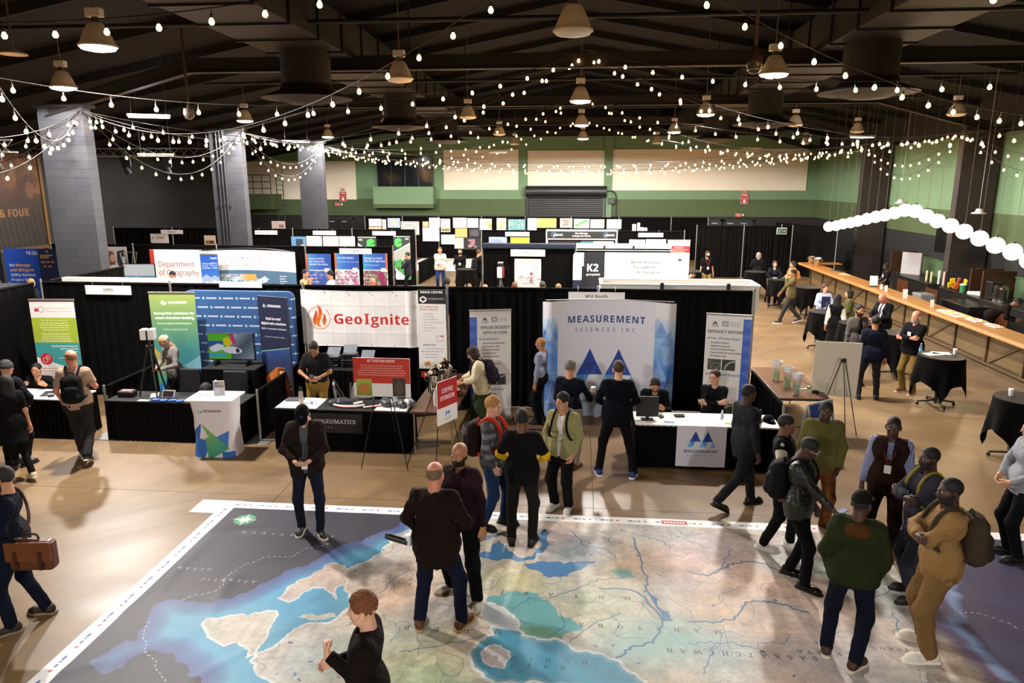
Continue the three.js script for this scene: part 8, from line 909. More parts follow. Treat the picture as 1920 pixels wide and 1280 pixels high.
{ // folding chairs
  const mk = (x, z, turn, label) => { const t = thing('folding_chair', label, 'chair', [x, 0, z], turn); const bk = new THREE.Shape(); bk.moveTo(-0.2, 0); bk.lineTo(0.2, 0); bk.quadraticCurveTo(0.2, 0.26, 0.12, 0.28); bk.lineTo(-0.12, 0.28); bk.quadraticCurveTo(-0.2, 0.26, -0.2, 0); part(t, 'backrest', extrude(bk, 0.02, 0.006), M(0x9a9690, 0.5), [0, 0.56, -0.2], [-0.12, 0, 0]); part(t, 'seat', box(0.4, 0.03, 0.38, 0.012), M(0x9a9690, 0.5), [0, 0.44, 0]); for (const s of [-1, 1]) { part(t, 'leg', rod([s * 0.21, 0, 0.22], [s * 0.21, 0.86, -0.22], 0.012), M(0x777777, 0.3, { metalness: 0.6 })); part(t, 'leg', rod([s * 0.19, 0, -0.22], [s * 0.19, 0.46, 0.1], 0.012), M(0x777777, 0.3, { metalness: 0.6 })); } return t; };
  mk(-4.25, -12.5, 1.9, 'grey folding chair beside the man in the black polo'); mk(-3.9, -12.3, 0.2, 'grey folding chair behind the red poster table');
  const off = (x, z, l) => { const t = thing('office_chair', l, 'chair', [x, 0, z]); part(t, 'backrest', box(0.46, 0.5, 0.07, 0.03), M(0x0e0e0f, 0.7), [0, 0.82, -0.2]); part(t, 'seat', box(0.46, 0.08, 0.44, 0.03), M(0x0e0e0f, 0.7), [0, 0.46, 0]); for (const s of [-1, 1]) for (const q of [-1, 1]) part(t, 'leg', rod([s * 0.19, 0, q * 0.18], [s * 0.19, 0.44, q * 0.18], 0.014), DKPL); }; off(-7.25, -12.22, 'black padded chair behind the device table, left one'); off(-6.3, -12.14, 'black padded chair behind the device table, right one');
}
// coffee table
{ const chrome = M(0xcfc8bc, 0.1, { metalness: 1 }); const urn = (x, z, s, l) => { const t = thing('coffee_urn', l, 'urn', [x, 0.753, z]); t.scale.setScalar(s); part(t, 'tank', lathe([[0, 0.06], [0.13, 0.06], [0.14, 0.08], [0.14, 0.36], [0.145, 0.37], [0.14, 0.38]], 30), chrome); part(t, 'lid', lathe([[0.15, 0.38], [0.14, 0.41], [0.1, 0.46], [0.05, 0.49], [0.03, 0.5], [0, 0.5]], 30), chrome); part(t, 'finial', lathe([[0, 0], [0.015, 0], [0.03, 0.03], [0.02, 0.05], [0, 0.06]], 14), M(0xb89a50, 0.25, { metalness: 1 }), [0, 0.5, 0]); part(t, 'tap', mg([rod([0, 0.13, 0.13], [0, 0.13, 0.2], 0.012), rod([0, 0.14, 0.19], [0, 0.09, 0.19], 0.01)]), DKPL); part(t, 'crest', cyl(0.035, 0.035, 0.01, 16).rotateX(Math.PI / 2), M(0xb89a50, 0.3, { metalness: 1 }), [0, 0.24, 0.14]); for (let k = 0; k < 3; k++) part(t, 'foot', rod([Math.sin(k * 2.1) * 0.12, 0, Math.cos(k * 2.1) * 0.12], [Math.sin(k * 2.1) * 0.1, 0.07, Math.cos(k * 2.1) * 0.1], 0.012), chrome); for (const q of [-1, 1]) part(t, 'handle', new THREE.TorusGeometry(0.04, 0.008, 6, 14), chrome, [q * 0.16, 0.3, 0]); }; urn(-2.47, -12.15, 1.05, 'nearer chrome coffee urn'); urn(-2.4, -12.65, 1.05, 'farther chrome coffee urn');
  const j = thing('coffee_jug', 'steel vacuum jug with a black lid beside the woman', 'jug', [-2.18, 0.753, -12.6]); part(j, 'body', lathe([[0, 0], [0.07, 0], [0.075, 0.03], [0.065, 0.15], [0.045, 0.18], [0, 0.18]], 24), chrome); part(j, 'lid', cyl(0.04, 0.05, 0.05, 18), DKPL, [0, 0.2, 0]); part(j, 'handle', new THREE.TorusGeometry(0.05, 0.01, 6, 16), DKPL, [0.085, 0.11, 0]);
  const b = thing('chrome_bowl', 'chrome bowl of pink sachets on the coffee table', 'bowl', [-2.14, 0.753, -12.3]); part(b, 'bowl', lathe([[0, 0], [0.06, 0], [0.13, 0.08], [0.135, 0.085], [0.125, 0.08], [0.055, 0.01], [0, 0.01]], 28), chrome); part(b, 'sachets', mg(Array.from({ length: 10 }, () => box(0.06, 0.006, 0.04).rotateX(rr(-0.5, 0.5)).rotateY(rnd() * 3).translate(rr(-0.06, 0.06), 0.08, rr(-0.06, 0.06)))), M(0xd88a90, 0.6)).userData.kind = 'stuff';
  for (const [z, l] of [[-11.75, 'black drip tray with a chrome rim, farther one'], [-11.45, 'black drip tray with a chrome rim, nearer one']]) { const t = thing('drip_tray', l, 'tray', [-2.14, 0.753, z]); part(t, 'rim', box(0.2, 0.02, 0.16, 0.008), chrome, [0, 0.01, 0]); part(t, 'grille', box(0.16, 0.004, 0.12), M(0x1a1a1a, 0.5), [0, 0.022, 0]); }
  const st = thing('cup_stack', 'stack of white paper cups behind the coffee sign', 'cup stack', [-2.36, 0.753, -11.55]); for (let k = 0; k < 7; k++) part(st, 'cup', lathe([[0.03, 0], [0.043, 0.1], [0.04, 0.1], [0.028, 0.003]], 16), WHT, [0, k * 0.035, 0]);
  const bg = garmentHeap('plastic_bag', 'clear plastic bag on the floor under the woman’s table', 0x8a8888, -1.85, -12.2, 0.3, 0.3, 0.3, { y: 0, rough: 0.25 }); }
// vases and cables on the other brown table
{ const gl = M(0xf8fafa, 0.03, { transmission: 0.95, thickness: 0 }); [[3.88, -13.75, 'farthest glass vase with water and green stems'], [3.95, -13.25, 'middle glass vase with water and green stems'], [4.0, -12.85, 'nearest glass vase with water and green stems']].forEach(([x, z, l]) => { const t = thing('glass_vase', l, 'vase', [x, 0.753, z]); part(t, 'glass', lathe([[0, 0], [0.065, 0], [0.07, 0.02], [0.085, 0.36], [0.1, 0.38], [0.095, 0.375], [0.078, 0.34], [0.062, 0.015], [0, 0.015]], 28), gl); part(t, 'water', cyl(0.072, 0.062, 0.2, 24), M(0xf0f6f0, 0.03, { transmission: 0.95, thickness: 0 }), [0, 0.12, 0]); for (let k = 0; k < 6; k++) part(t, 'stem', rod([Math.cos(k) * 0.04, 0.02, Math.sin(k) * 0.04], [Math.cos(k + 1.5) * 0.05, 0.19, Math.sin(k + 1.5) * 0.05], 0.008), M(0x7a9a4a, 0.5)); part(t, 'frosted_rim', lathe([[0.084, 0.3], [0.102, 0.385], [0.096, 0.385], [0.08, 0.3]], 28), M(0xe4e4e8, 0.4)); });
  const c = thing('small_glass', 'small jar with green leaves at the table edge', 'jar', [4.22, 0.753, -12.85]); part(c, 'glass', cyl(0.05, 0.045, 0.12, 20), gl, [0, 0.06, 0]); part(c, 'leaves', new THREE.SphereGeometry(0.04, 10, 8), M(0x8aa85a, 0.6), [0, 0.12, 0]);
  const ad = thing('power_adapter', 'black power adapter with cable at the table edge', 'adapter', [4.36, 0.753, -12.95]); part(ad, 'brick', box(0.13, 0.04, 0.07, 0.012), DKPL, [0, 0.02, 0]); part(ad, 'cable', tube([[0.06, 0.02, 0], [0.12, 0.01, -0.2], [0.05, 0.01, -0.6], [0.02, 0.01, -1.2]], 0.006, 20, 5), M(0x4a2a22, 0.5)); const fr = thing('framed_card', 'small dark framed card between vase and adapter', 'card', [4.2, 0.753, -13.2], 0.4); part(fr, 'frame', box(0.16, 0.012, 0.12, 0.004), WHT, [0, 0.006, 0]); part(fr, 'face', box(0.12, 0.003, 0.08), DKPL, [0, 0.0135, 0]); }
// curved display table
{ const lp = (x, z, turn, l, w = 0.34) => { const t = thing('laptop', l, 'laptop', [x, TT, z], turn); part(t, 'base', box(w, 0.014, 0.23, 0.005), M(0x1a1a1c, 0.4), [0, 0.007, 0]); part(t, 'keyboard', box(w * 0.86, 0.003, 0.11), M(0x0c0c0d, 0.6), [0, 0.0155, -0.02]); const li = part(t, 'lid', box(w, 0.24, 0.01, 0.004), M(0x151516, 0.45), [0, 0.125, -0.13], [-0.25, 0, 0]); part(li, 'screen', box(w * 0.93, 0.21, 0.003), M(0x5a7a8a, 0.2), [0, 0, 0.006]); return t; }; lp(2.88, -11.32, Math.PI - 0.5, 'open laptop at the right end of the white table');
  const mo = thing('monitor', 'black monitor seen from behind on the white table', 'monitor', [1.18, TT, -11.18], Math.PI + 0.05); part(mo, 'housing', box(0.36, 0.34, 0.04, 0.012), M(0x141416, 0.5), [0, 0.22, 0]); part(mo, 'stand', box(0.05, 0.1, 0.04), DKPL, [0, 0.05, 0]); part(mo, 'foot', box(0.2, 0.012, 0.15, 0.005), DKPL, [0, 0.006, 0]);
  const ms = thing('computer_mouse', 'black computer mouse on the white table', 'mouse', [1.42, TT, -11.3]); const mgm = new THREE.SphereGeometry(0.06, 16, 10); mgm.scale(0.75, 0.4, 1); part(ms, 'shell', mgm, DKPL, [0, 0.02, 0]); part(ms, 'wheel', cyl(0.008, 0.008, 0.006, 10).rotateZ(Math.PI / 2), M(0x444444, 0.5), [0, 0.042, -0.02]);
  solo('black_box', 'small black box on the white table', 'box', box(0.16, 0.03, 0.1, 0.006), DKPL, [1.72, TT + 0.015, -11.38], [0, 0.1, 0]);
  [[1.2, -11.06, 0xd8b8a8, 0.2, 'pinkish leaflet at the left of the white table'], [1.5, -11.07, 0x6a9ac8, -0.1, 'blue leaflet on the white table'], [1.85, -11.08, 0x4a4c50, 0.1, 'dark leaflet on the white table'], [2.2, -11.1, 0xe0e0e4, 0, 'pale leaflet on the white table'], [2.45, -11.08, 0x9ab04a, 0.05, 'green leaflet on the white table']].forEach(([x, z, c, r, l]) => { const t = thing('leaflet', l, 'leaflet', [x, TT, z], r); part(t, 'sheet', box(0.24, 0.003, 0.09), M(0xe8e8ea, 0.5), [0, 0.002, 0]); part(t, 'print', box(0.16, 0.002, 0.07), M(c, 0.5), [0.02, 0.0045, 0]); });
  const hs = thing('sanitizer_bottle', 'small clear bottle on the white table', 'bottle', [2.4, TT, -11.35]); part(hs, 'bottle', cyl(0.022, 0.024, 0.1, 14), M(0xc8d4e8, 0.15), [0, 0.05, 0]); part(hs, 'cap', cyl(0.01, 0.014, 0.04, 12), WHT, [0, 0.12, 0]);
  const ch = thing('card_holder', 'clear card holder at the right of the white table', 'holder', [2.75, TT, -11.1]); part(ch, 'holder', box(0.12, 0.12, 0.05, 0.006), M(0xb8c4e0, 0.1), [0, 0.06, 0]); part(ch, 'cards', box(0.1, 0.08, 0.02), M(0xdde4f4, 0.5), [0, 0.06, 0.02]);
  for (const [x, l] of [[2.68, 'blue sunglasses giveaway, left one'], [2.8, 'blue sunglasses giveaway, right one']]) { const t = thing('sunglasses', l, 'glasses', [x, TT + 0.02, -11.0], 0.4); part(t, 'frame', mg([at(new THREE.TorusGeometry(0.02, 0.006, 6, 12), -0.03, 0, 0), at(new THREE.TorusGeometry(0.02, 0.006, 6, 12), 0.03, 0, 0)]), M(0x1f3a78, 0.3)); part(t, 'temples', mg([rod([-0.05, 0, 0], [-0.05, 0, -0.1], 0.004), rod([0.05, 0, 0], [0.05, 0, -0.1], 0.004)]), M(0x1f3a78, 0.3)); }
  const cp = thing('baseball_cap', 'black cap with a blue emblem lying on the white table end', 'cap', [3.12, TT - 0.03, -11.25], 0.3); part(cp, 'crown', hairGeo('capdome', 0.0055), cloth(0x101012)); part(cp, 'brim', hairGeo('brim', 0.0045), cloth(0x101012)); part(cp, 'emblem', mg([-1, 1].map(q => at(new THREE.ConeGeometry(0.016, 0.03, 3), q * 0.014, 0.085, 0.09, -0.5, 0, 0))), M(0x2a4a90, 0.5));
  const cab = thing('cable_tangle', 'white cable tangle on the floor behind the white table', 'cable', [1.75, 0, -13.3]); part(cab, 'cable', tube([[-0.2, 0.012, 0], [0.1, 0.03, 0.15], [0.4, 0.012, -0.05], [0.2, 0.04, -0.15], [0, 0.012, 0.1], [0.5, 0.02, 0.05], [0.9, 0.012, 0]], 0.009, 60, 6), M(0xb8b4ae, 0.6)); part(cab, 'power_strip', box(0.4, 0.04, 0.07, 0.01), M(0xd0ccc4, 0.5), [0.7, 0.02, 0.1]); }
// left table
{ const t = thing('laptop', 'open dark laptop held over the left white table', 'laptop', [-9.5, TT, -11.65], -1.2); part(t, 'base', box(0.32, 0.014, 0.22, 0.005), M(0x2a2c30, 0.4), [0, 0.007, 0]); part(t, 'lid', box(0.32, 0.22, 0.01, 0.004), M(0x2a2f38, 0.4), [0, 0.115, -0.12], [-0.2, 0, 0]); cupAt([-9.28, TT, -11.78], 'white paper cup on the left white table'); for (const [x, l] of [[-9.35, 'black earphone puck, left one'], [-9.12, 'black earphone puck, right one']]) { const p = thing('headset', l, 'headset', [x, TT, -11.5]); part(p, 'pad', cyl(0.05, 0.055, 0.04, 18), DKPL, [0, 0.02, 0]); part(p, 'rim', new THREE.TorusGeometry(0.045, 0.008, 6, 18).rotateX(Math.PI / 2), M(0xb8b8b8, 0.4), [0, 0.042, 0]); } }
// ---------- roof and wall odds and ends ----------
{ const t = thing('dome_camera', 'dome camera on a pole hanging at the upper left', 'camera', [-9.26, 5.95, -17.0]); part(t, 'pole', rod([0, 0.2, 0], [0, ROOF(-9.26) - 5.96, 0], 0.03), M(0x3a3430, 0.5)); part(t, 'housing', cyl(0.12, 0.13, 0.14, 20), M(0x6a625c, 0.4), [0, 0.17, 0]); part(t, 'dome', new THREE.SphereGeometry(0.115, 20, 12), M(0x4a4440, 0.2), [0, 0.1, 0]); }
{ const t = thing('hanging_microphone', 'teardrop shaped device hanging on a rod at the upper right', 'device', [2.67, 6.3, -12]); part(t, 'rod', rod([0, 0.2, 0], [0, ROOF(2.67) - 6.3, 0], 0.025), M(0x4a4038, 0.5)); part(t, 'shell', lathe([[0, -0.18], [0.08, -0.15], [0.125, -0.05], [0.12, 0.05], [0.06, 0.18], [0.025, 0.24]], 22), M(0x3a332c, 0.25)); part(t, 'chrome_ring', new THREE.TorusGeometry(0.1, 0.012, 6, 20).rotateX(Math.PI / 2), M(0xb8b0a4, 0.2, { metalness: 1 }), [0, -0.11, 0]); }
{ const t = thing('flat_pendant', 'flat unlit pendant lamp at the upper left picture edge', 'lamp', [-8.9, 6.45, -11.2]); part(t, 'shade', lathe([[0.02, 0.1], [0.08, 0.08], [0.2, 0.02], [0.2, 0], [0, 0]], 22), M(0x8a857c, 0.4)); part(t, 'cord', rod([0, 0.1, 0], [0, ROOF(-8.9) - 6.45, 0], 0.015), M(0x4a4440, 0.5)); }
for (const [x, y, z, on, l] of [[-10.87, 6.14, -18, 1, 'lit fluorescent batten left of the dome camera'], [-10.6, 6.0, -27, 1, 'lit fluorescent batten beyond the second grey column'], [-12.6, 5.3, -21, 0, 'unlit strip on the truss behind the nearest column'], [9.5, 6.0, -26, 1, 'lit fluorescent batten below the right duct'], [8.4, 6.1, -37, 0, 'unlit batten before the far wall on the right'], [-4.2, 6.0, -38, 0, 'unlit batten before the far wall on the left']]) { const t = thing('fluorescent_batten', l, 'lamp', [x, y, z], 0.4); part(t, 'housing', box(1.0, 0.06, 0.12, 0.01), M(0xa8a49c, 0.5)); part(t, 'tube_lamp', cyl(0.02, 0.02, 0.95, 10).rotateZ(Math.PI / 2), on ? new THREE.MeshStandardMaterial({ color: 0xffffff, emissive: 0xf4f0ff, emissiveIntensity: 9 }) : M(0xcfcabf, 0.4), [0, -0.05, 0]); for (const s of [-1, 1]) part(t, 'wire', rod([s * 0.4, 0.03, 0], [s * 0.4, ROOF(x) - y - 0.1, 0], 0.006, 5), M(0x444444, 0.5)); if (on) { const p = new THREE.PointLight(0xf4f0ff, 6, 0, 2); p.position.set(x, y - 0.12, z); p.castShadow = true; scene.add(p); } }
{ // lighting truss on the left
  const mkT = (a, b, label) => { const t = thing('lighting_truss', label, 'truss'); const A = V(...a), B = V(...b), n = Math.round(A.distanceTo(B) / 0.4), off = [[0, 0.2], [-0.15, -0.1], [0.15, -0.1]], dir = B.clone().sub(A).normalize(), sd = V(0, 1, 0).cross(dir).normalize(); const pt = (f, [s, u]) => A.clone().lerp(B, f).addScaledVector(sd, s).add(V(0, u, 0)); off.forEach(o => part(t, 'chord', rod(pt(0, o).toArray(), pt(1, o).toArray(), 0.025), alu)); const g = []; for (let k = 0; k < n; k++) for (let q = 0; q < 3; q++) g.push(rod(pt(k / n, off[q]).toArray(), pt((k + 1) / n, off[(q + 1) % 3]).toArray(), 0.012, 5)); part(t, 'lacing', mg(g), alu); for (const f of [0.1, 0.9]) { const p = pt(f, off[0]); part(t, 'hanger_cable', rod(p.toArray(), [p.x, ROOF(p.x), p.z], 0.008, 5), DKPL); } return t; };
  mkT([-21.5, 5.35, -17.4], [-14.6, 5.35, -17.9], 'aluminium lighting truss at the left picture edge'); mkT([-21.8, 5.55, -27], [-13.8, 5.55, -27.3], 'dark lighting truss between the first two grey columns');
  for (const [x, z, l] of [[-15.1, -17.85, 'black stage light under the left truss end'], [-16.0, -17.8, 'black stage light under the left truss'], [-17.5, -27.1, 'black stage light on the far truss, left one'], [-15.9, -27.2, 'black stage light on the far truss, right one']]) { const t = thing('stage_light', l, 'lamp', [x, 4.95, z]); part(t, 'can', cyl(0.09, 0.12, 0.3, 16), DKPL, [0, 0, 0], [0.6, 0, 0]); part(t, 'yoke', new THREE.TorusGeometry(0.15, 0.012, 5, 14, Math.PI), DKPL, [0, 0.05, 0]); part(t, 'clamp', box(0.36, z < -20 ? 0.45 : 0.25, 0.05), DKPL, [0, z < -20 ? 0.33 : 0.23, 0]); }
}
{ // mural and frame on the left
  const t = thing('wall_mural', 'brown framed mural lettered FOUR at the far left', 'mural', [-21.85, 0, -24.15], Math.PI / 2); board(t, 'picture', 7.5, 3.6, 0.06, canvas(1000, 480, (g, w, h) => { g.fillStyle = grad(g, 0, 0, 0, h, '#6a4426', '#54351e', '#1c120c', '#140d09'); g.fillRect(0, 0, w, h); for (let k = 0; k < 24; k++) { g.fillStyle = k % 2 ? 'rgba(130,86,50,.5)' : 'rgba(60,36,22,.5)'; g.beginPath(); g.ellipse(rr(0, w), rr(20, 190), rr(20, 70), rr(30, 80), 0, 0, 7); g.fill(); } txt(g, '& FOUR', 690, 318, 56, '#8a5f30'); g.strokeStyle = '#4a2f1a'; g.lineWidth = 4; for (let k = 0; k < 30; k++) { g.beginPath(); g.moveTo(k * 36, 260); g.lineTo(k * 36 + 30, 470); g.stroke(); } }), M(0x3a2410, 0.6), [0, 3.75, 0]); part(t, 'frame_side', box(0.14, 3.8, 0.12), M(0x6a4a1c, 0.5), [3.8, 3.75, 0.02]); part(t, 'frame_bottom', box(7.7, 0.14, 0.12), M(0x5a3d18, 0.5), [0, 1.9, 0.02]); part(t, 'post', box(0.14, 1.9, 0.14), M(0x2a1c0c, 0.5), [-3.5, 0.95, 0]); part(t, 'post', box(0.14, 1.9, 0.14), M(0x2a1c0c, 0.5), [3.7, 0.95, 0]);
}
{ // gallery with railing at the far left of the back wall
  const g = structGroup('trim_2'); part(g, 'gallery_slab', box(3.4, 0.9, 1.6), DGREEN, [-20.3, 3.3, -43.6]); for (let k = 0; k < 7; k++) part(g, 'baluster', rod([-21.9 + k * 0.55, 3.75, -42.85], [-21.9 + k * 0.55, 4.9, -42.85], 0.025), M(0x2f3a2c, 0.6)); for (const y of [4.1, 4.5, 4.9]) part(g, 'rail', rod([-21.9, y, -42.85], [-18.6, y, -42.85], 0.025), M(0x2f3a2c, 0.6)); for (const x of [-18.3, -17.9]) part(g, 'ladder_rail', rod([x, 0, -43], [x, 5.2, -43], 0.03), M(0x2f3a2c, 0.6)); for (let k = 0; k < 16; k++) part(g, 'rung', rod([-18.3, 0.4 + k * 0.3, -43], [-17.9, 0.4 + k * 0.3, -43], 0.018), M(0x2f3a2c, 0.6));
}
// ---------- people ----------
const SK = { a: 0xd2a286, b: 0xbf8968, c: 0xa6724c, d: 0x6b4630, e: 0x42291c, r: 0xc98468 }, HR = { k: 0x0f0c0b, d: 0x24170f, b: 0x3d2716, l: 0xa8783c, g: 0x6a645c, a: 0x6a3a1c, w: 0xb8b0a6 };
const stripes = (a, b, n, d) => { const t = canvas(128, 128, (g, w, h) => { fillR(g, a, 0, 0, w, h); for (let k = 0; k < n; k++) { fillR(g, b, 0, k * h / n, w, h / n / 2); if (d) { g.globalAlpha = 0.5; fillR(g, d, k * w / n, 0, w / n / 2, h); g.globalAlpha = 1; } } }); t.wrapS = t.wrapT = THREE.RepeatWrapping; return new THREE.MeshStandardMaterial({ map: t, roughness: 0.9, side: THREE.DoubleSide }); };
const HOLD = { L: [0.09, 1.08, 0.3], R: [-0.09, 1.08, 0.3], eL: [1, -0.6, -0.4], eR: [-1, -0.6, -0.4], hL: 'hold', hR: 'hold', pL: [-0.3, 0.9, -0.3], pR: [0.3, 0.9, -0.3] };
const CROSS = { L: [-0.1, 1.17, 0.24], R: [0.1, 1.21, 0.26], eL: [1, -0.5, 0.25], eR: [-1, -0.5, 0.25], dL: [-1, 0.15, 0.05], dR: [1, 0.1, 0.05], pL: [0.1, 0, -1], pR: [-0.1, 0, -1] };
const POCK = { L: [0.2, 0.9, 0.09], R: [-0.2, 0.9, 0.09], eL: [1, 0, -0.8], eR: [-1, 0, -0.8] };
const HIPS = { L: [0.13, 1.0, 0.2], R: [-0.13, 1.0, 0.2], eL: [1, -0.2, -0.4], eR: [-1, -0.2, -0.4] };
const STEP = { fL: [0.08, 0.28, 4], fR: [-0.09, -0.3, -4, 0.09] };
const SIT = { hip: 0.5, fL: [0.14, 0.42, 6], fR: [-0.14, 0.42, -6] };
const FAR = { near: 0 };
// open floor and map
{ const q = person('man in a navy sweater at the left edge wearing a brown satchel', { p: [-5.64, -6.15], a: -62, h: 1.75, skin: SK.b, hair: ['short', HR.d], beard: HR.d, top: [{ c: 0xd8d8dc, collar: 0.03 }, { n: 'sweater', c: 0x0c1120, r: 0.016 }], legs: { c: 0x0f1424 }, shoe: [0x2c2016, 0x8a7a60], L: [0.16, 1.06, 0.28], R: [-0.16, 1.02, 0.28], fL: [0.12, 0.1, 10], fR: [-0.14, -0.16, -20], watch: 1, hy: -15 });
  const t = thing('satchel', 'brown leather satchel at the hip of the man in navy', 'bag'); t.position.copy(q.w([0.2, 0.86, -0.2])); t.quaternion.copy(q.q); t.rotateY(1.2); t.scale.setScalar(1.22); part(t, 'body', box(0.36, 0.26, 0.12, 0.04), M(0x5a2f16, 0.45), [0, 0, 0]); part(t, 'flap', box(0.37, 0.17, 0.03, 0.012), M(0x6a3a1c, 0.4), [0, 0.05, 0.065]); for (const s of [-1, 1]) part(t, 'buckle_strap', box(0.03, 0.16, 0.012), M(0x3a1d0e, 0.5), [s * 0.1, -0.02, 0.083]); part(t, 'handle', tube([[-0.06, 0.12, 0], [-0.05, 0.17, 0], [0.05, 0.17, 0], [0.06, 0.12, 0]], 0.01, 12, 5), M(0x3a1d0e, 0.5)); t.updateMatrixWorld(true); const iv = t.matrixWorld.clone().invert(), P = (x, y, z) => q.up(x, y, z).applyMatrix4(iv); part(t, 'shoulder_strap', new THREE.TubeGeometry(new THREE.CatmullRomCurve3([V(-0.17, 0.1, 0), P(0.05, 0.2, -0.16), P(-0.1, 0.5, -0.1), P(-0.12, 0.56, 0.0), P(-0.08, 0.44, 0.12), P(0.08, 0.2, 0.17), V(0.17, 0.1, 0)]), 30, 0.014, 6), M(0x4a2712, 0.5)); }
{ const q = person('balding man in a beige T-shirt walking with a black backpack', { p: [-8.05, -10.45], a: -155, h: 1.88, skin: SK.r, hair: ['fringe', 0x8a5a3a], glasses: 0x222222, hy: 35, top: { c: 0xa08470, sleeve: 0.36, r: 0.014 }, legs: { c: 0x272424, r: 0.028 }, shoe: [0x35322c, 0xc8c0ac], ...STEP, L: [0.24, 0.95, 0.14], R: [-0.2, 1.1, 0.3], hR: 'hold' }); backpack(q, 'black backpack on the man in the beige T-shirt', 0x0d0d0e); }
person('person in a dark puffer jacket and knitted hat at the left table', { p: [-8.95, -10.15], a: 175, h: 1.75, skin: SK.b, hair: ['beanie', 0x1c1a1a], top: { n: 'puffer_jacket', c: 0x14151d, r: 0.045, sr: 0.03, amp: 0.014, hem: -0.12, collar: 0.05, hood: 1 }, legs: { c: 0x121212 }, ...HIPS });
{ const q = person('woman in black with long hair walking out at the left edge', { p: [-8.55, -9.65], a: -120, h: 1.66, f: 1, skin: SK.b, hair: ['long', 0x090707], top: { c: 0x0b0a0b, sleeve: 0.4, r: 0.016, hem: -0.3, flare: 0.04 }, legs: { c: 0x0a0909, r: 0.004, amp: 0.003 }, shoe: [0xc8b894, 0xd8ccb0, 0x111111], fL: [0.05, 0.26, 2], fR: [-0.08, -0.28, -2, 0.05], R: [-0.24, 0.78, -0.06], L: [0.26, 0.82, 0.18], hL: 'grip' }); phoneIn(q.L.clone().add(V(0.03, -0.01, 0.02)), V(0.8, 0.5, 0.6), 'phone with a bright screen in the hand of the woman in black', 'phone', 0x6a70e0); }
person('seated young man with glasses and a black jacket at the left table', { p: [-10.08, -12.3], a: 15, h: 1.72, skin: SK.b, hair: ['short', HR.k], glasses: 0x333333, top: { c: 0x121214, r: 0.02, collar: 0.04 }, legs: { c: 0x111111 }, ...SIT, hip: 0.46, lean: 28, hp: -4, L: [0.2, 0.82, 0.42], R: [-0.2, 0.82, 0.42] });
{ const q = person('grey haired man in a grey shirt looking at his phone beside the green banner', { p: [-7.62, -12.6], a: -32, h: 1.74, skin: SK.b, hair: ['fringe', HR.w], beard: 0x9a928a, glasses: 0x444444, hp: 34, lean: 8, top: { c: 0x75706e, sleeve: 1 }, legs: { c: 0x101010 }, badge: { c: 0x111111, y: 0.2 }, ...HOLD }); phoneIn(q.w([0, 1.13, 0.4]), q.w([0, 1.4, 0]).sub(q.w([0, 1.13, 0.4])), 'phone held by the grey haired man'); }
person('dark haired person bent low behind the white counter', { p: [-6.62, -12.2], a: 10, h: 1.7, skin: SK.b, hair: ['curly', 0x0d0a0a], top: { c: 0x121213, r: 0.016 }, legs: { c: 0x111111 }, ...SIT, hip: 0.46, lean: 50, hp: 50, L: [0.15, 0.5, 0.5], R: [-0.15, 0.5, 0.5] });
{ const q = person('man in a black polo and mustard trousers looking at his phone', { p: [-4.66, -12.15], a: 8, h: 1.78, w: 1.06, skin: SK.c, hair: ['short', HR.k], hp: 38, lean: 5, top: { c: 0x1b1b1d, sleeve: 0.42, hem: -0.02 }, legs: { c: 0x86692c }, belt: 0x15110d, watch: 1, badge: { y: 0.12 }, ...HOLD }); phoneIn(q.w([0, 1.13, 0.4]), q.w([0, 1.45, 0]).sub(q.w([0, 1.13, 0.4])), 'phone held by the man in the black polo'); }
{ const q = person('man in a black cap and dark jacket standing on the map looking at his phone', { p: [-3.42, -8.38], a: 12, h: 1.8, skin: SK.a, cap: 0x0d0d0f, logo: 0x2a4a90, hair: ['buzz', HR.d], hp: 34, top: [{ c: 0x55565a, hem: -0.08 }, { n: 'jacket', c: 0x221812, r: 0.034, sr: 0.024, amp: 0.012, open: 0.055, hem: -0.16, hood: 1 }], legs: { c: 0x1a1c2c, r: 0.01 }, shoe: [0x2a2622, 0xd8cdb4, 0xb0a080], badge: { y: 0.04, z: 0.02 }, ...HOLD, fL: [0.13, 0.1, 25], fR: [-0.12, -0.02, -6] }); phoneIn(q.w([0.02, 1.13, 0.4]), q.w([0, 1.5, 0]).sub(q.w([0, 1.13, 0.4])), 'phone held by the man in the black cap'); }
{ const q = person('woman in a cream sweater and green skirt at the coffee table', { p: [-1.66, -12.25], a: -78, h: 1.68, w: 1.1, f: 1, skin: SK.b, hair: ['bob', 0x2c1c12], glasses: 0x555555, hp: 28, lean: 10, top: { n: 'sweater', c: 0xcfc2a0, r: 0.03, sr: 0.035, sleeve: 0.85, amp: 0.01 }, skirt: { c: 0x2c3822, to: 0.28, wide: 0.24 }, L: [0.12, 1.06, 0.4], R: [-0.1, 1.04, 0.42] }); backpack(q, 'dark purple backpack on the woman in cream', 0x241c2e, { s: 0.95 }); }
{ const q = person('fair haired young man in a striped grey hoodie and jeans', { p: [-1.05, -8.75], a: 78, h: 1.8, skin: SK.a, hair: ['quiff', 0xa8763a], top: { n: 'hoodie', c: 0x555558, mat: stripes('#3c3d40', '#6a6b70', 2, '#2a2b2e'), uv: 4, r: 0.024, sr: 0.02, hood: 1, hem: -0.1 }, legs: { c: 0x22385e, r: 0.02 }, shoe: [0x0f0f10, 0x1a1a1a, 0xdddddd], ...POCK, fL: [0.1, 0.12, 0], fR: [-0.12, -0.1, -10] }); backpack(q, 'black backpack with red straps on the fair haired young man', 0x1a0d0b, { c3: 0xc2301c, c2: 0x120a09, sw: 0.024, s: 1.05, cordC: 0x222222 }); }
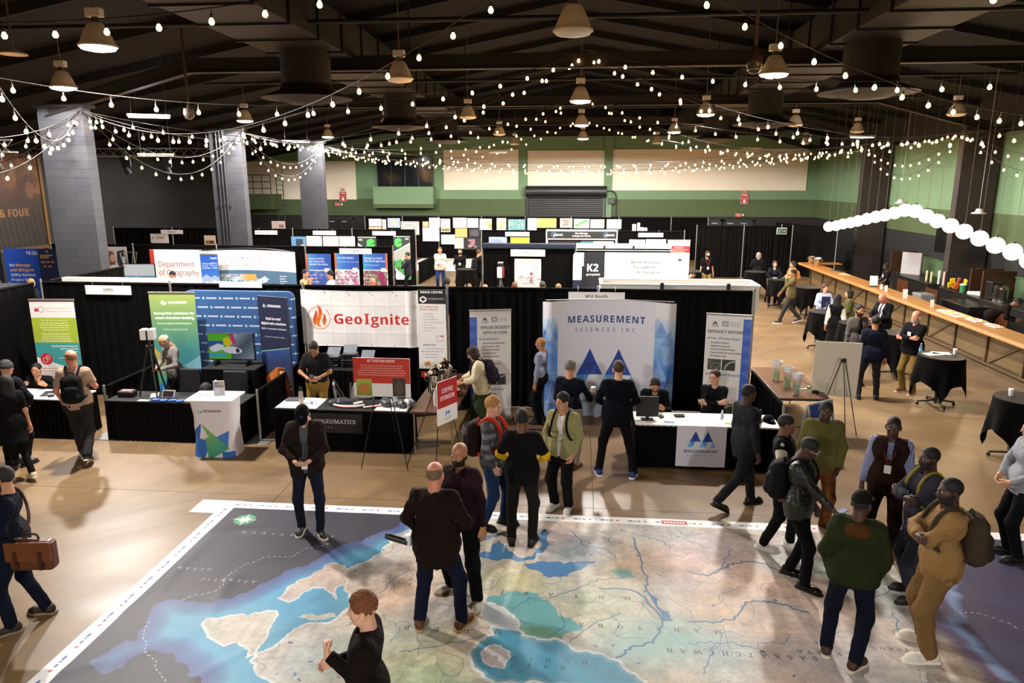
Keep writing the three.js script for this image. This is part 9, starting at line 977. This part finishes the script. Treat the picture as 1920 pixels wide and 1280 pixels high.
person('young man seen from behind in a black jacket with yellow sides', { p: [-0.63, -8.3], a: 178, h: 1.8, skin: SK.d, hair: ['short', 0x0d0908], top: [{ n: 'yellow_lining', c: 0xd8a41c, r: 0.014, sr: 0.02, sleeve: 0.75, collar: 0.035 }, { n: 'jacket', c: 0x0d0d0e, r: 0.026, sleeve: 0.42, sr: 0.024, hem: -0.1 }], legs: { c: 0x1c1a13, r: 0.016 }, shoe: [0x2c1f14, 0x1a1410], ...HIPS, fL: [0.13, 0, 12], fR: [-0.13, 0, -12] });
{ const q = person('young man with glasses in a pale green jacket and black trousers', { p: [-0.15, -9.35], a: -22, h: 1.7, skin: SK.b, hair: ['quiff', HR.k], glasses: 0x9a7a3a, hy: -25, top: [{ c: 0xe0dedc, hem: -0.07, collar: 0.02 }, { n: 'jacket', c: 0x928c60, r: 0.032, sr: 0.024, amp: 0.011, open: 0.05, hem: -0.1, collar: 0.03 }], legs: { c: 0x0d0d0e, r: 0.022 }, shoe: [0xd8d4cc, 0xe4e0d8, 0xeeeeee], ...POCK }); backpack(q, 'black backpack on the man in the pale green jacket', 0x101012); }
person('bald man in a pale blue shirt beside the grey roll up banner', { p: [-0.64, -13.0], a: -105, h: 1.68, skin: SK.c, glasses: 0x111111, top: { c: 0x888ca2, hem: -0.03 }, legs: { c: 0x15161f }, shoe: [0x14110f, 0x0d0b0a] });
{ const q = person('grey haired man in a navy shirt and pale trousers holding a cup', { p: [-0.07, -10.85], a: 160, h: 1.8, w: 1.04, skin: SK.b, hair: ['short', HR.g], top: { c: 0x0a0e1a, hem: -0.03, collar: 0.03 }, legs: { c: 0x9a9084 }, shoe: [0x6a3d22, 0x5a3a24], L: [0.14, 1.12, 0.24], R: [-0.26, 1.15, 0.3], hR: 'grip', hL: 'hold' }); cupAt(q.R.clone().add(V(0, -0.02, 0)), 'white cup with a dark sleeve held by the man in navy'); }
person('broad man in a dark suit jacket seen from behind with blue shoes', { p: [0.66, -10.6], a: 178, h: 1.86, w: 1.08, skin: SK.a, hair: ['short', HR.b], beard: HR.b, hy: 20, top: { n: 'jacket', c: 0x080a14, r: 0.022, sr: 0.016, hem: -0.14, collar: 0.03 }, legs: { c: 0x0e0e10 }, shoe: [0x1c2c6a, 0xe0e0e4, 0xffffff], ...HIPS, fL: [0.24, 0.0, 14], fR: [-0.26, -0.04, -16] });
person('bearded man in a black blazer seated behind the white table', { p: [1.38, -12.05], a: -5, h: 1.78, skin: SK.b, hair: ['short', HR.d], beard: 0x2a1c14, hp: 34, top: [{ c: 0x44504c, hem: -0.02 }, { n: 'blazer', c: 0x0d0d0e, r: 0.02, open: 0.05, hem: -0.06 }], legs: { c: 0x111111 }, ...SIT, hip: 0.48, lean: 14, L: [0.14, 0.78, 0.42], R: [-0.14, 0.78, 0.42] });
person('man with glasses in a black shirt seated with folded arms', { p: [2.4, -12.1], a: -12, h: 1.78, skin: SK.a, hair: ['short', HR.b], glasses: 0x151515, hy: -30, top: { c: 0x0d0d0f, collar: 0.02 }, legs: { c: 0x111111 }, ...SIT, hip: 0.52, ...CROSS, L: [-0.1, 0.8, 0.24], R: [0.1, 0.84, 0.26], watch: -1 });
person('man in a charcoal suit striding to the right', { p: [2.36, -9.6], a: 112, h: 1.82, skin: SK.e, hair: ['buzz', 0x0c0908], top: [{ c: 0xb8c0cc, collar: 0.035 }, { n: 'suit_jacket', c: 0x202023, r: 0.022, sr: 0.015, hem: -0.18, vee: 0.3, open: 0.06 }], legs: { c: 0x1c1c1f }, shoe: [0x0d0c0c, 0x080808], shine: 1, fL: [0.08, 0.22, 4], fR: [-0.08, -0.42, -4, 0.11] });
person('young man in a black vest over white sleeves beside the leather jacket man', { p: [2.56, -8.5], a: 70, h: 1.76, skin: SK.d, hair: ['buzz', 0x0d0a09], hy: 15, top: [{ n: 'white_shirt', c: 0xcfc4ae, r: 0.012, sr: 0.022, sleeve: 1 }, { n: 'vest', c: 0x0f1012, r: 0.034, sleeve: 0.05, hem: -0.08, collar: 0.05 }], legs: { c: 0x0c0c0d }, shoe: [0xe0dcd2, 0xe8e4da, 0xffffff], fL: [0.1, 0.16, 4], fR: [-0.1, -0.14, -6] });
{ const q = person('tall man with glasses in a black leather jacket reading his phone', { p: [2.54, -7.72], a: 62, h: 1.78, skin: SK.e, hair: ['buzz', 0x0a0808], glasses: 0xb8b8b8, hp: 22, top: { n: 'leather_jacket', c: 0x14170f, rough: 0.4, r: 0.03, sr: 0.022, amp: 0.011, hem: -0.1, collar: 0.05 }, legs: { c: 0x0b0b0c }, shoe: [0x0a0909, 0x060606], shine: 1, fL: [0.12, -0.06, 2], fR: [-0.12, 0.16, -12], R: [-0.12, 1.02, 0.36], L: [0.2, 0.9, 0.12], hR: 'hold', pR: [0.2, 1, 0] }); backpack(q, 'black backpack on the man in the leather jacket', 0x0d0d0f); phoneIn(q.R.clone().add(V(0.02, 0.045, 0)), V(-0.3, 1, 0.15), 'phone with a lit screen held by the leather jacket man', 'phone', 0x9aa4c8); }
person('man in an olive zip jacket and tan trousers facing the camera', { p: [3.2, -9.05], a: -8, h: 1.8, skin: SK.e, hair: ['buzz', 0x0a0807], hp: 12, top: { n: 'jacket', c: 0x565128, r: 0.028, sr: 0.02, hem: -0.1, collar: 0.035 }, legs: { c: 0x6e4520, r: 0.02 }, shoe: [0x5a3a1c, 0x8a6434, 0x3a2410], ...POCK });
person('man in a brown knitted vest over a blue checked shirt', { p: [3.82, -8.52], a: -28, h: 1.77, w: 1.05, skin: SK.e, hair: ['buzz', 0x0b0807], hp: 6, top: [{ n: 'checked_shirt', c: 0x8088a0, mat: stripes('#b4bad0', '#3c4670', 4, '#2c3662'), uv: 12, r: 0.01, sr: 0.018, sleeve: 1, collar: 0.03 }, { n: 'vest', c: 0x22120b, r: 0.026, sleeve: 0, hem: -0.1, vee: 0.3, open: 0.05 }], legs: { c: 0x1c0f09, r: 0.02 }, shoe: [0x8a4a2a, 0xd8cfc0], badge: { c: 0x8a1c1c, y: 0.2 }, fL: [0.14, 0.02, 12], fR: [-0.14, 0, -14] });
{ const q = person('man in a blue grey overshirt with folded arms', { p: [3.78, -7.52], a: -85, h: 1.76, skin: SK.e, hair: ['buzz', 0x0d0908], beard: 0x100b0a, top: { n: 'overshirt', c: 0x2a2934, r: 0.026, sr: 0.018, hem: -0.16, collar: 0.03 }, legs: { c: 0x2a2d37, r: 0.02 }, shoe: [0x1a1614, 0x0f0d0c], ...CROSS, fL: [0.13, 0.06, 6], fR: [-0.12, -0.02, -6] }); backpack(q, 'small backpack with yellow straps on the man in the overshirt', 0x2c2a20, { c3: 0x7c7028, s: 0.75, sw: 0.016 }); }
{ const q = person('man in a beige tracksuit with folded arms', { p: [3.5, -6.52], a: -98, h: 1.83, w: 1.08, skin: SK.e, hair: ['buzz', 0x0c0807], beard: 0x120c0a, hy: 8, top: { n: 'hoodie', c: 0x866740, r: 0.03, sr: 0.026, amp: 0.012, hem: -0.12, hood: 1 }, legs: { c: 0x6f5432, r: 0.03, amp: 0.012 }, shoe: [0xd8d0c4, 0xe4ddd0, 0x1a1512], fs: 1.1, ...CROSS, fL: [0.16, 0.05, 10], fR: [-0.16, 0.0, -8] }); backpack(q, 'brown grey backpack on the man in beige', 0x3a3024, { c2: 0x2c241c, s: 1.08, sw: 0.02 }); }
person('man in a green jacket and dark cap seen from behind', { p: [2.63, -6.32], a: 158, h: 1.75, w: 1.02, skin: SK.e, cap: 0x14100e, hair: ['buzz', 0x0a0807], hy: -20, top: [{ n: 'hoodie', c: 0x4a2a12, hood: 1, collar: 0.03 }, { n: 'bomber_jacket', c: 0x20270f, r: 0.044, sr: 0.036, amp: 0.013, hem: -0.06 }], legs: { c: 0x0b0e1e, r: 0.018 }, shoe: [0x3a1d12, 0xd8ccb4], ...POCK, fL: [0.16, 0.04, 8], fR: [-0.1, -0.1, -30] });  // brown hood layer: warm flare on the upper jacket put into its colour
person('man in a grey shirt cut by the right picture edge', { p: [5.38, -8.5], a: -95, h: 1.8, skin: SK.b, hair: ['short', HR.d], top: { c: 0x8a8c92, r: 0.016 }, legs: { c: 0x0c0c0e }, shoe: [0x101010, 0x080808], ...HIPS });
{ const q = person('balding man in a dark hooded jacket and jeans seen from behind', { p: [-1.34, -6.42], a: 172, h: 1.85, w: 1.08, skin: SK.r, hair: ['fringe', 0x6a5440], top: { n: 'jacket', c: 0x1a0f0b, r: 0.034, sr: 0.026, amp: 0.012, hem: -0.2, hood: 1, collar: 0.03 }, legs: { c: 0x10152a, r: 0.018 }, shoe: [0x5a3418, 0xb8945a, 0x3a2412], ...HIPS, L: [0.2, 0.95, 0.14], fL: [0.2, 0.02, 14], fR: [-0.2, 0.1, -20] }); cupAt(q.w([0.3, 0.84, 0.06]), 'white bottle and badge at the left hip of the dark jacket man', 0xe4e4ea); const b = thing('thermos', 'black thermos tucked at the hip of the dark jacket man', 'bottle'); b.position.copy(q.w([0.4, 0.9, 0.04])); b.rotation.z = 1.3; part(b, 'body', cyl(0.035, 0.035, 0.2, 16), DKPL); part(b, 'lid', cyl(0.028, 0.036, 0.04, 16), M(0x333333, 0.4), [0, 0.12, 0]); }
person('bald bearded man in a plum hoodie facing the dark jacket man', { p: [-1.18, -7.08], a: -25, h: 1.8, w: 1.04, skin: SK.c, beard: 0x1a110d, top: { n: 'hoodie', c: 0x28141b, r: 0.026, sr: 0.022, amp: 0.011, hem: -0.08, hood: 1, collar: 0.03 }, legs: { c: 0x0b0b0c, r: 0.022 }, shoe: [0xcfc6b4, 0xb08a60, 0x1a1a1a], fL: [0.22, 0.08, 28], fR: [-0.18, -0.02, -30], side: 3 });
person('auburn haired boy in a black coat at the bottom edge', { p: [-1.43, -4.34], a: -82, h: 1.72, skin: SK.a, hair: ['quiff', 0x6a3a18], top: { n: 'coat', c: 0x120a09, r: 0.026, sr: 0.02, hem: -0.3, flare: 0.03, collar: 0.04 }, legs: { c: 0x111114 }, L: [0.05, 1.3, 0.26], hL: 'fist', pL: [0, 0.2, -1], dL: [-0.3, 0.8, 0.2], R: [-0.16, 1.1, 0.24] });
// by the bar
person('man in a navy blazer and grey trousers seen from behind', { p: [6.18, -15.15], a: 172, h: 1.8, w: 1.04, skin: SK.c, hair: ['short', HR.k], top: [{ c: 0xd8d8dc, collar: 0.045 }, { n: 'blazer', c: 0x131829, r: 0.024, sr: 0.016, hem: -0.14 }], legs: { c: 0x242428 }, shoe: [0x0f0d0c, 0x080808], fL: [0.18, 0, 10], fR: [-0.18, 0.05, -12] });
person('bearded man in a grey overshirt facing the navy blazer', { p: [6.28, -16.3], a: 15, h: 1.84, skin: SK.c, hair: ['short', HR.k], beard: 0x120d0b, top: [{ c: 0x0f0f12, collar: 0.03 }, { n: 'overshirt', c: 0x55524e, r: 0.026, open: 0.045, hem: -0.14, collar: 0.03 }], legs: { c: 0x1a1a1c }, badge: {} });
person('bald man with a white beard and black sweater with folded arms', { p: [7.25, -15.75], a: -55, h: 1.82, w: 1.12, belly: 0.5, skin: SK.r, beard: 0xb8aca0, top: { n: 'sweater', c: 0x0c0d10, r: 0.018, collar: 0.03 }, legs: { c: 0x7a6234, r: 0.016 }, shoe: [0x6a3018, 0xc8b8a0], ...CROSS, badge: { y: 0.34 } });
person('bald man with glasses in a black suit and tie looking down', { p: [7.75, -18.6], a: -62, h: 1.8, w: 1.12, belly: 0.6, skin: SK.r, glasses: 0x222222, hp: 34, top: [{ c: 0xc0c4d4, collar: 0.03, r: 0.004 }, { n: 'suit_jacket', c: 0x0e0f12, r: 0.024, open: 0.075, hem: -0.18 }], tie: 0x4a2430, legs: { c: 0x0e0f12 }, ...HOLD });
person('dark haired woman in an olive sweater at the cocktail table', { p: [7.45, -19.95], a: -95, h: 1.66, f: 1, skin: SK.b, hair: ['bob', 0x1a110c], lean: 8, top: { n: 'sweater', c: 0x4a4a2a, r: 0.02, sr: 0.018 }, legs: { c: 0x15140f }, ...FAR, L: [0.1, 1.1, 0.34], R: [-0.16, 1.1, 0.34] });
person('woman with long black hair in a black dress seen from behind', { p: [6.66, -18.75], a: 150, h: 1.7, f: 1, skin: SK.b, hair: ['long', 0x0a0808], top: [{ n: 'white_blouse', c: 0xd8d0c4, r: 0.008, sr: 0.02, sleeve: 0.95 }, { n: 'tunic', c: 0x0c0b0c, r: 0.02, sleeve: 0.05, hem: -0.2 }], skirt: { c: 0x0b0a0b, to: 0.2, wide: 0.2 }, ...FAR });
{ const q = person('brown haired woman in a pale blue top holding a navy folder', { p: [7.02, -20.85], a: 0, h: 1.68, f: 1, skin: SK.a, hair: ['long', 0x4a2c18], top: { c: 0xb0bcd4, r: 0.014, sr: 0.016 }, legs: { c: 0x1a1a20 }, ...FAR, ...HOLD, hy: 10 }); const t = thing('folder', 'navy folder held by the woman in pale blue', 'folder'); t.position.copy(q.w([-0.05, 1.25, 0.34])); t.quaternion.copy(q.q); part(t, 'cover', box(0.24, 0.32, 0.01, 0.003), M(0x1c2450, 0.5)); part(t, 'pages', box(0.22, 0.3, 0.012), WHT, [0, 0, -0.01]); const b = thing('shoulder_bag', 'reddish brown bag at the hip of the woman in pale blue', 'bag'); b.position.copy(q.w([-0.26, 0.85, 0])); b.quaternion.copy(q.q); part(b, 'body', box(0.12, 0.24, 0.28, 0.04), M(0x6a3418, 0.5)); part(b, 'strap', tube([[0, 0.12, -0.1], [0.06, 0.45, -0.05], [0.1, 0.56, 0], [0.06, 0.45, 0.06], [0, 0.12, 0.1]], 0.012, 20, 5), M(0x55290f, 0.5)); }
person('man in an olive shirt walking with a hand at his mouth', { p: [6.91, -23.6], a: -92, h: 1.76, skin: SK.c, hair: ['short', HR.k], top: { c: 0x5a5030, r: 0.022, sr: 0.018, hem: -0.1 }, legs: { c: 0x33322f }, shoe: [0x222224, 0xe4e0d8], ...FAR, fL: [0.08, 0.32, 2], fR: [-0.08, -0.34, -2, 0.07], L: [0.08, 1.46, 0.2], eL: [0.4, -1, 0.2], R: [-0.3, 0.9, 0.28] });
person('smiling woman in a dark blazer leaning on a cocktail table', { p: [7.28, -27.2], a: -8, h: 1.68, f: 1, skin: SK.a, hair: ['bob', 0x3a1c12], top: [{ c: 0x1c2440 }, { n: 'blazer', c: 0x121316, r: 0.02, open: 0.05 }], legs: { c: 0x111111 }, ...FAR, lean: 14, L: [0.06, 1.1, 0.4], R: [-0.06, 1.1, 0.4], eL: [1, -0.3, 0], eR: [-1, -0.3, 0] });
{ const q = person('woman in a beige top with a tan bag beside the smiling woman', { p: [7.9, -27.05], a: -85, h: 1.66, f: 1, skin: SK.b, hair: ['long', 0x2a170e], top: { c: 0xb09468, r: 0.018 }, legs: { c: 0x8a7860 }, ...FAR, ...HOLD }); backpack(q, 'tan backpack on the woman in beige', 0xb8824a, { s: 0.7 }); }
person('grey haired person in a dark coat seen from behind by the exit screen', { p: [7.3, -29.7], a: 175, h: 1.72, skin: SK.b, hair: ['bob', 0x8a8278], top: { n: 'coat', c: 0x131214, r: 0.03, hem: -0.3, flare: 0.03 }, legs: { c: 0x3a3c38 }, ...FAR, ...HIPS });
person('bar worker in a black T-shirt with her hair tied up', { p: [10.95, -26.4], a: -85, h: 1.68, f: 1, skin: SK.e, hair: ['bun', 0x0b0807], hp: 15, top: { c: 0x0d0d0e, sleeve: 0.4 }, legs: { c: 0x0c0c0d }, ...FAR, L: [0.14, 1.0, 0.3], R: [-0.16, 1.0, 0.3], badge: { y: 0.36, x: 0.06, card: 0xe0e0e0 } });
person('dark dressed worker bending down behind the bar', { p: [11.3, -20.4], a: 60, h: 1.76, skin: SK.d, hair: ['short', 0x0b0808], top: { c: 0x150f0d, r: 0.02, hem: -0.08 }, legs: { c: 0x100c0b }, ...FAR, lean: 58, hp: 40, L: [0.14, 0.85, 0.6], R: [-0.14, 0.85, 0.6] });
person('bearded man in a black T-shirt and khaki trousers with a badge', { p: [5.2, -29.3], a: 8, h: 1.8, skin: SK.b, hair: ['short', HR.d], beard: 0x1c120c, hy: 15, top: { c: 0x0c0c0e, sleeve: 0.46 }, legs: { c: 0x8a7448 }, badge: { c: 0xa83a30, y: 0.16 }, ...FAR });
person('man in a yellow and black plaid shirt bending over a table', { p: [3.7, -25.6], a: 85, h: 1.76, skin: SK.b, hair: ['short', HR.k], hp: 30, lean: 32, top: { c: 0x8a7a30, mat: stripes('#a88a34', '#2a2414', 3, '#1c1810'), uv: 6, r: 0.016 }, legs: { c: 0x1a1a1c }, ...FAR, hip: 0.72, fL: [0.14, 0.3, 4], fR: [-0.14, 0.25, -4], L: [0.1, 0.95, 0.55], R: [-0.1, 0.95, 0.55] });
clothTable(4.2, 5.0, -26.3, -25.3, 0.9, BLK, 'black draped table before the plaid shirt man'); clothTable(4.05, 4.85, -29.2, -28.4, 1.05, BLK, 'tall black draped table with white papers beside the black T-shirt man');
// aisle and further rows
person('man in a pale grey hoodie and jeans in the far aisle', { p: [-5.72, -29.6], a: 12, h: 1.84, w: 1.1, belly: 0.4, skin: SK.r, hair: ['short', 0x5a3d24], top: { n: 'hoodie', c: 0xbab5aa, r: 0.028, sr: 0.022, hood: 1, hem: -0.08 }, legs: { c: 0x1c2c54 }, shoe: [0x222222, 0xdddddd], ...FAR, L: [0.2, 0.95, 0.1], R: [-0.06, 1.1, 0.26] });
person('bearded man in a black hoodie with a white badge in the far aisle', { p: [-4.85, -29.5], a: 0, h: 1.8, skin: SK.b, hair: ['short', HR.k], beard: 0x140d0a, top: { n: 'hoodie', c: 0x0d0d0e, r: 0.022, hood: 1 }, legs: { c: 0x2c2c2c }, badge: { y: 0.2 }, ...FAR, R: [-0.2, 1.08, 0.22], L: [0.16, 0.92, 0.16] });
{ const q = person('man in a black T-shirt with a backpack turning away in the far aisle', { p: [-4.0, -29.0], a: 140, h: 1.8, skin: SK.r, hair: ['short', 0x4a2f1c], top: { c: 0x0f0f10, sleeve: 0.42 }, legs: { c: 0x15161a }, ...FAR }); backpack(q, 'black backpack on the man turning away in the far aisle', 0x131315, { s: 0.95 }); }
person('man in a dark grey jacket drinking beside the tall green poster', { p: [-6.75, -28.1], a: -80, h: 1.76, skin: SK.b, hair: ['short', HR.k], top: { n: 'jacket', c: 0x26262b, r: 0.028, hem: -0.12 }, legs: { c: 0x121214 }, ...FAR, L: [0.08, 1.42, 0.2], eL: [0.5, -1, 0.2], R: [-0.12, 1.1, 0.3] });
person('person all in black before the tall green poster', { p: [-7.35, -27.9], a: 95, h: 1.74, skin: SK.b, hair: ['short', HR.k], top: { c: 0x0a0a0a, r: 0.02 }, legs: { c: 0x0a0a0a }, shoe: [0x222222, 0xcccccc], ...FAR });
person('grey bearded man in a cream polo with a hand on his chin', { p: [-8.42, -21.5], a: 78, h: 1.84, w: 1.1, skin: SK.r, hair: ['short', HR.d], beard: 0x9a9288, top: { c: 0xcdb482, sleeve: 0.45 }, legs: { c: 0x222222 }, badge: { c: 0x2a4a9a, y: 0.18 }, ...FAR, R: [-0.02, 1.42, 0.2], eR: [-0.5, -1, 0.3], hR: 'fist' });
person('dark haired man in a white shirt before the blue posters', { p: [-7.55, -21.3], a: -88, h: 1.84, skin: SK.b, hair: ['short', HR.k], top: { c: 0xdfe2e8, r: 0.014 }, legs: { c: 0x1a1c24 }, badge: { c: 0x2a4a9a }, ...FAR });
person('bald man before the Manage Your World poster', { p: [-5.82, -19.9], a: 178, h: 1.82, skin: SK.r, top: { c: 0x2a2c34, r: 0.016 }, legs: { c: 0x1a1a1c }, ...FAR });
person('dark haired man in a navy blazer before the Department of Geography backdrop', { p: [-12.4, -20.95], a: 5, h: 1.84, skin: SK.b, hair: ['short', HR.k], hp: 24, top: [{ c: 0x0e0e10 }, { n: 'blazer', c: 0x141a34, r: 0.022, open: 0.06 }], legs: { c: 0x15161a }, ...FAR });
for (const [x, z, h, hair, c, l, sk] of [[-15.8, -19.3, 1.76, ['short', 0xa8844a], 0x222630, 'fair haired person whose head shows above the left drape', SK.a], [-3.76, -20.4, 1.77, ['curly', 0x1c110a], 0x1a2a5a, 'curly haired person whose head shows above the post by the media centre banner', SK.d], [-2.5, -19.35, 1.76, null, 0x2a2a2c, 'bald person whose head shows above the front drape', SK.c], [-1.72, -19.75, 1.77, ['short', 0x6a4424], 0x2c2c30, 'brown haired person whose head shows below the scanner poster', SK.b], [-0.5, -19.6, 1.76, ['short', 0x7a5a38], 0x35302c, 'light brown haired person whose head shows left of the K2 panel', SK.b], [-0.95, -19.9, 1.78, ['short', 0x2a2a2c], 0x1c1c20, 'dark haired person beside the light brown haired person', SK.b]]) person(l, { p: [x, z], a: 178 + x, h, skin: sk, hair: hair || undefined, top: { c, r: 0.016 }, legs: { c: 0x161618 }, ...FAR });
person('person in black at the table on the right picture edge', { p: [7.85, -12.25], a: -90, h: 1.72, f: 1, skin: SK.c, hair: ['long', 0x0a0808], top: { c: 0x0c0c0d, r: 0.02 }, legs: { c: 0x0c0c0d }, ...FAR });
renderer.render(scene, camera);
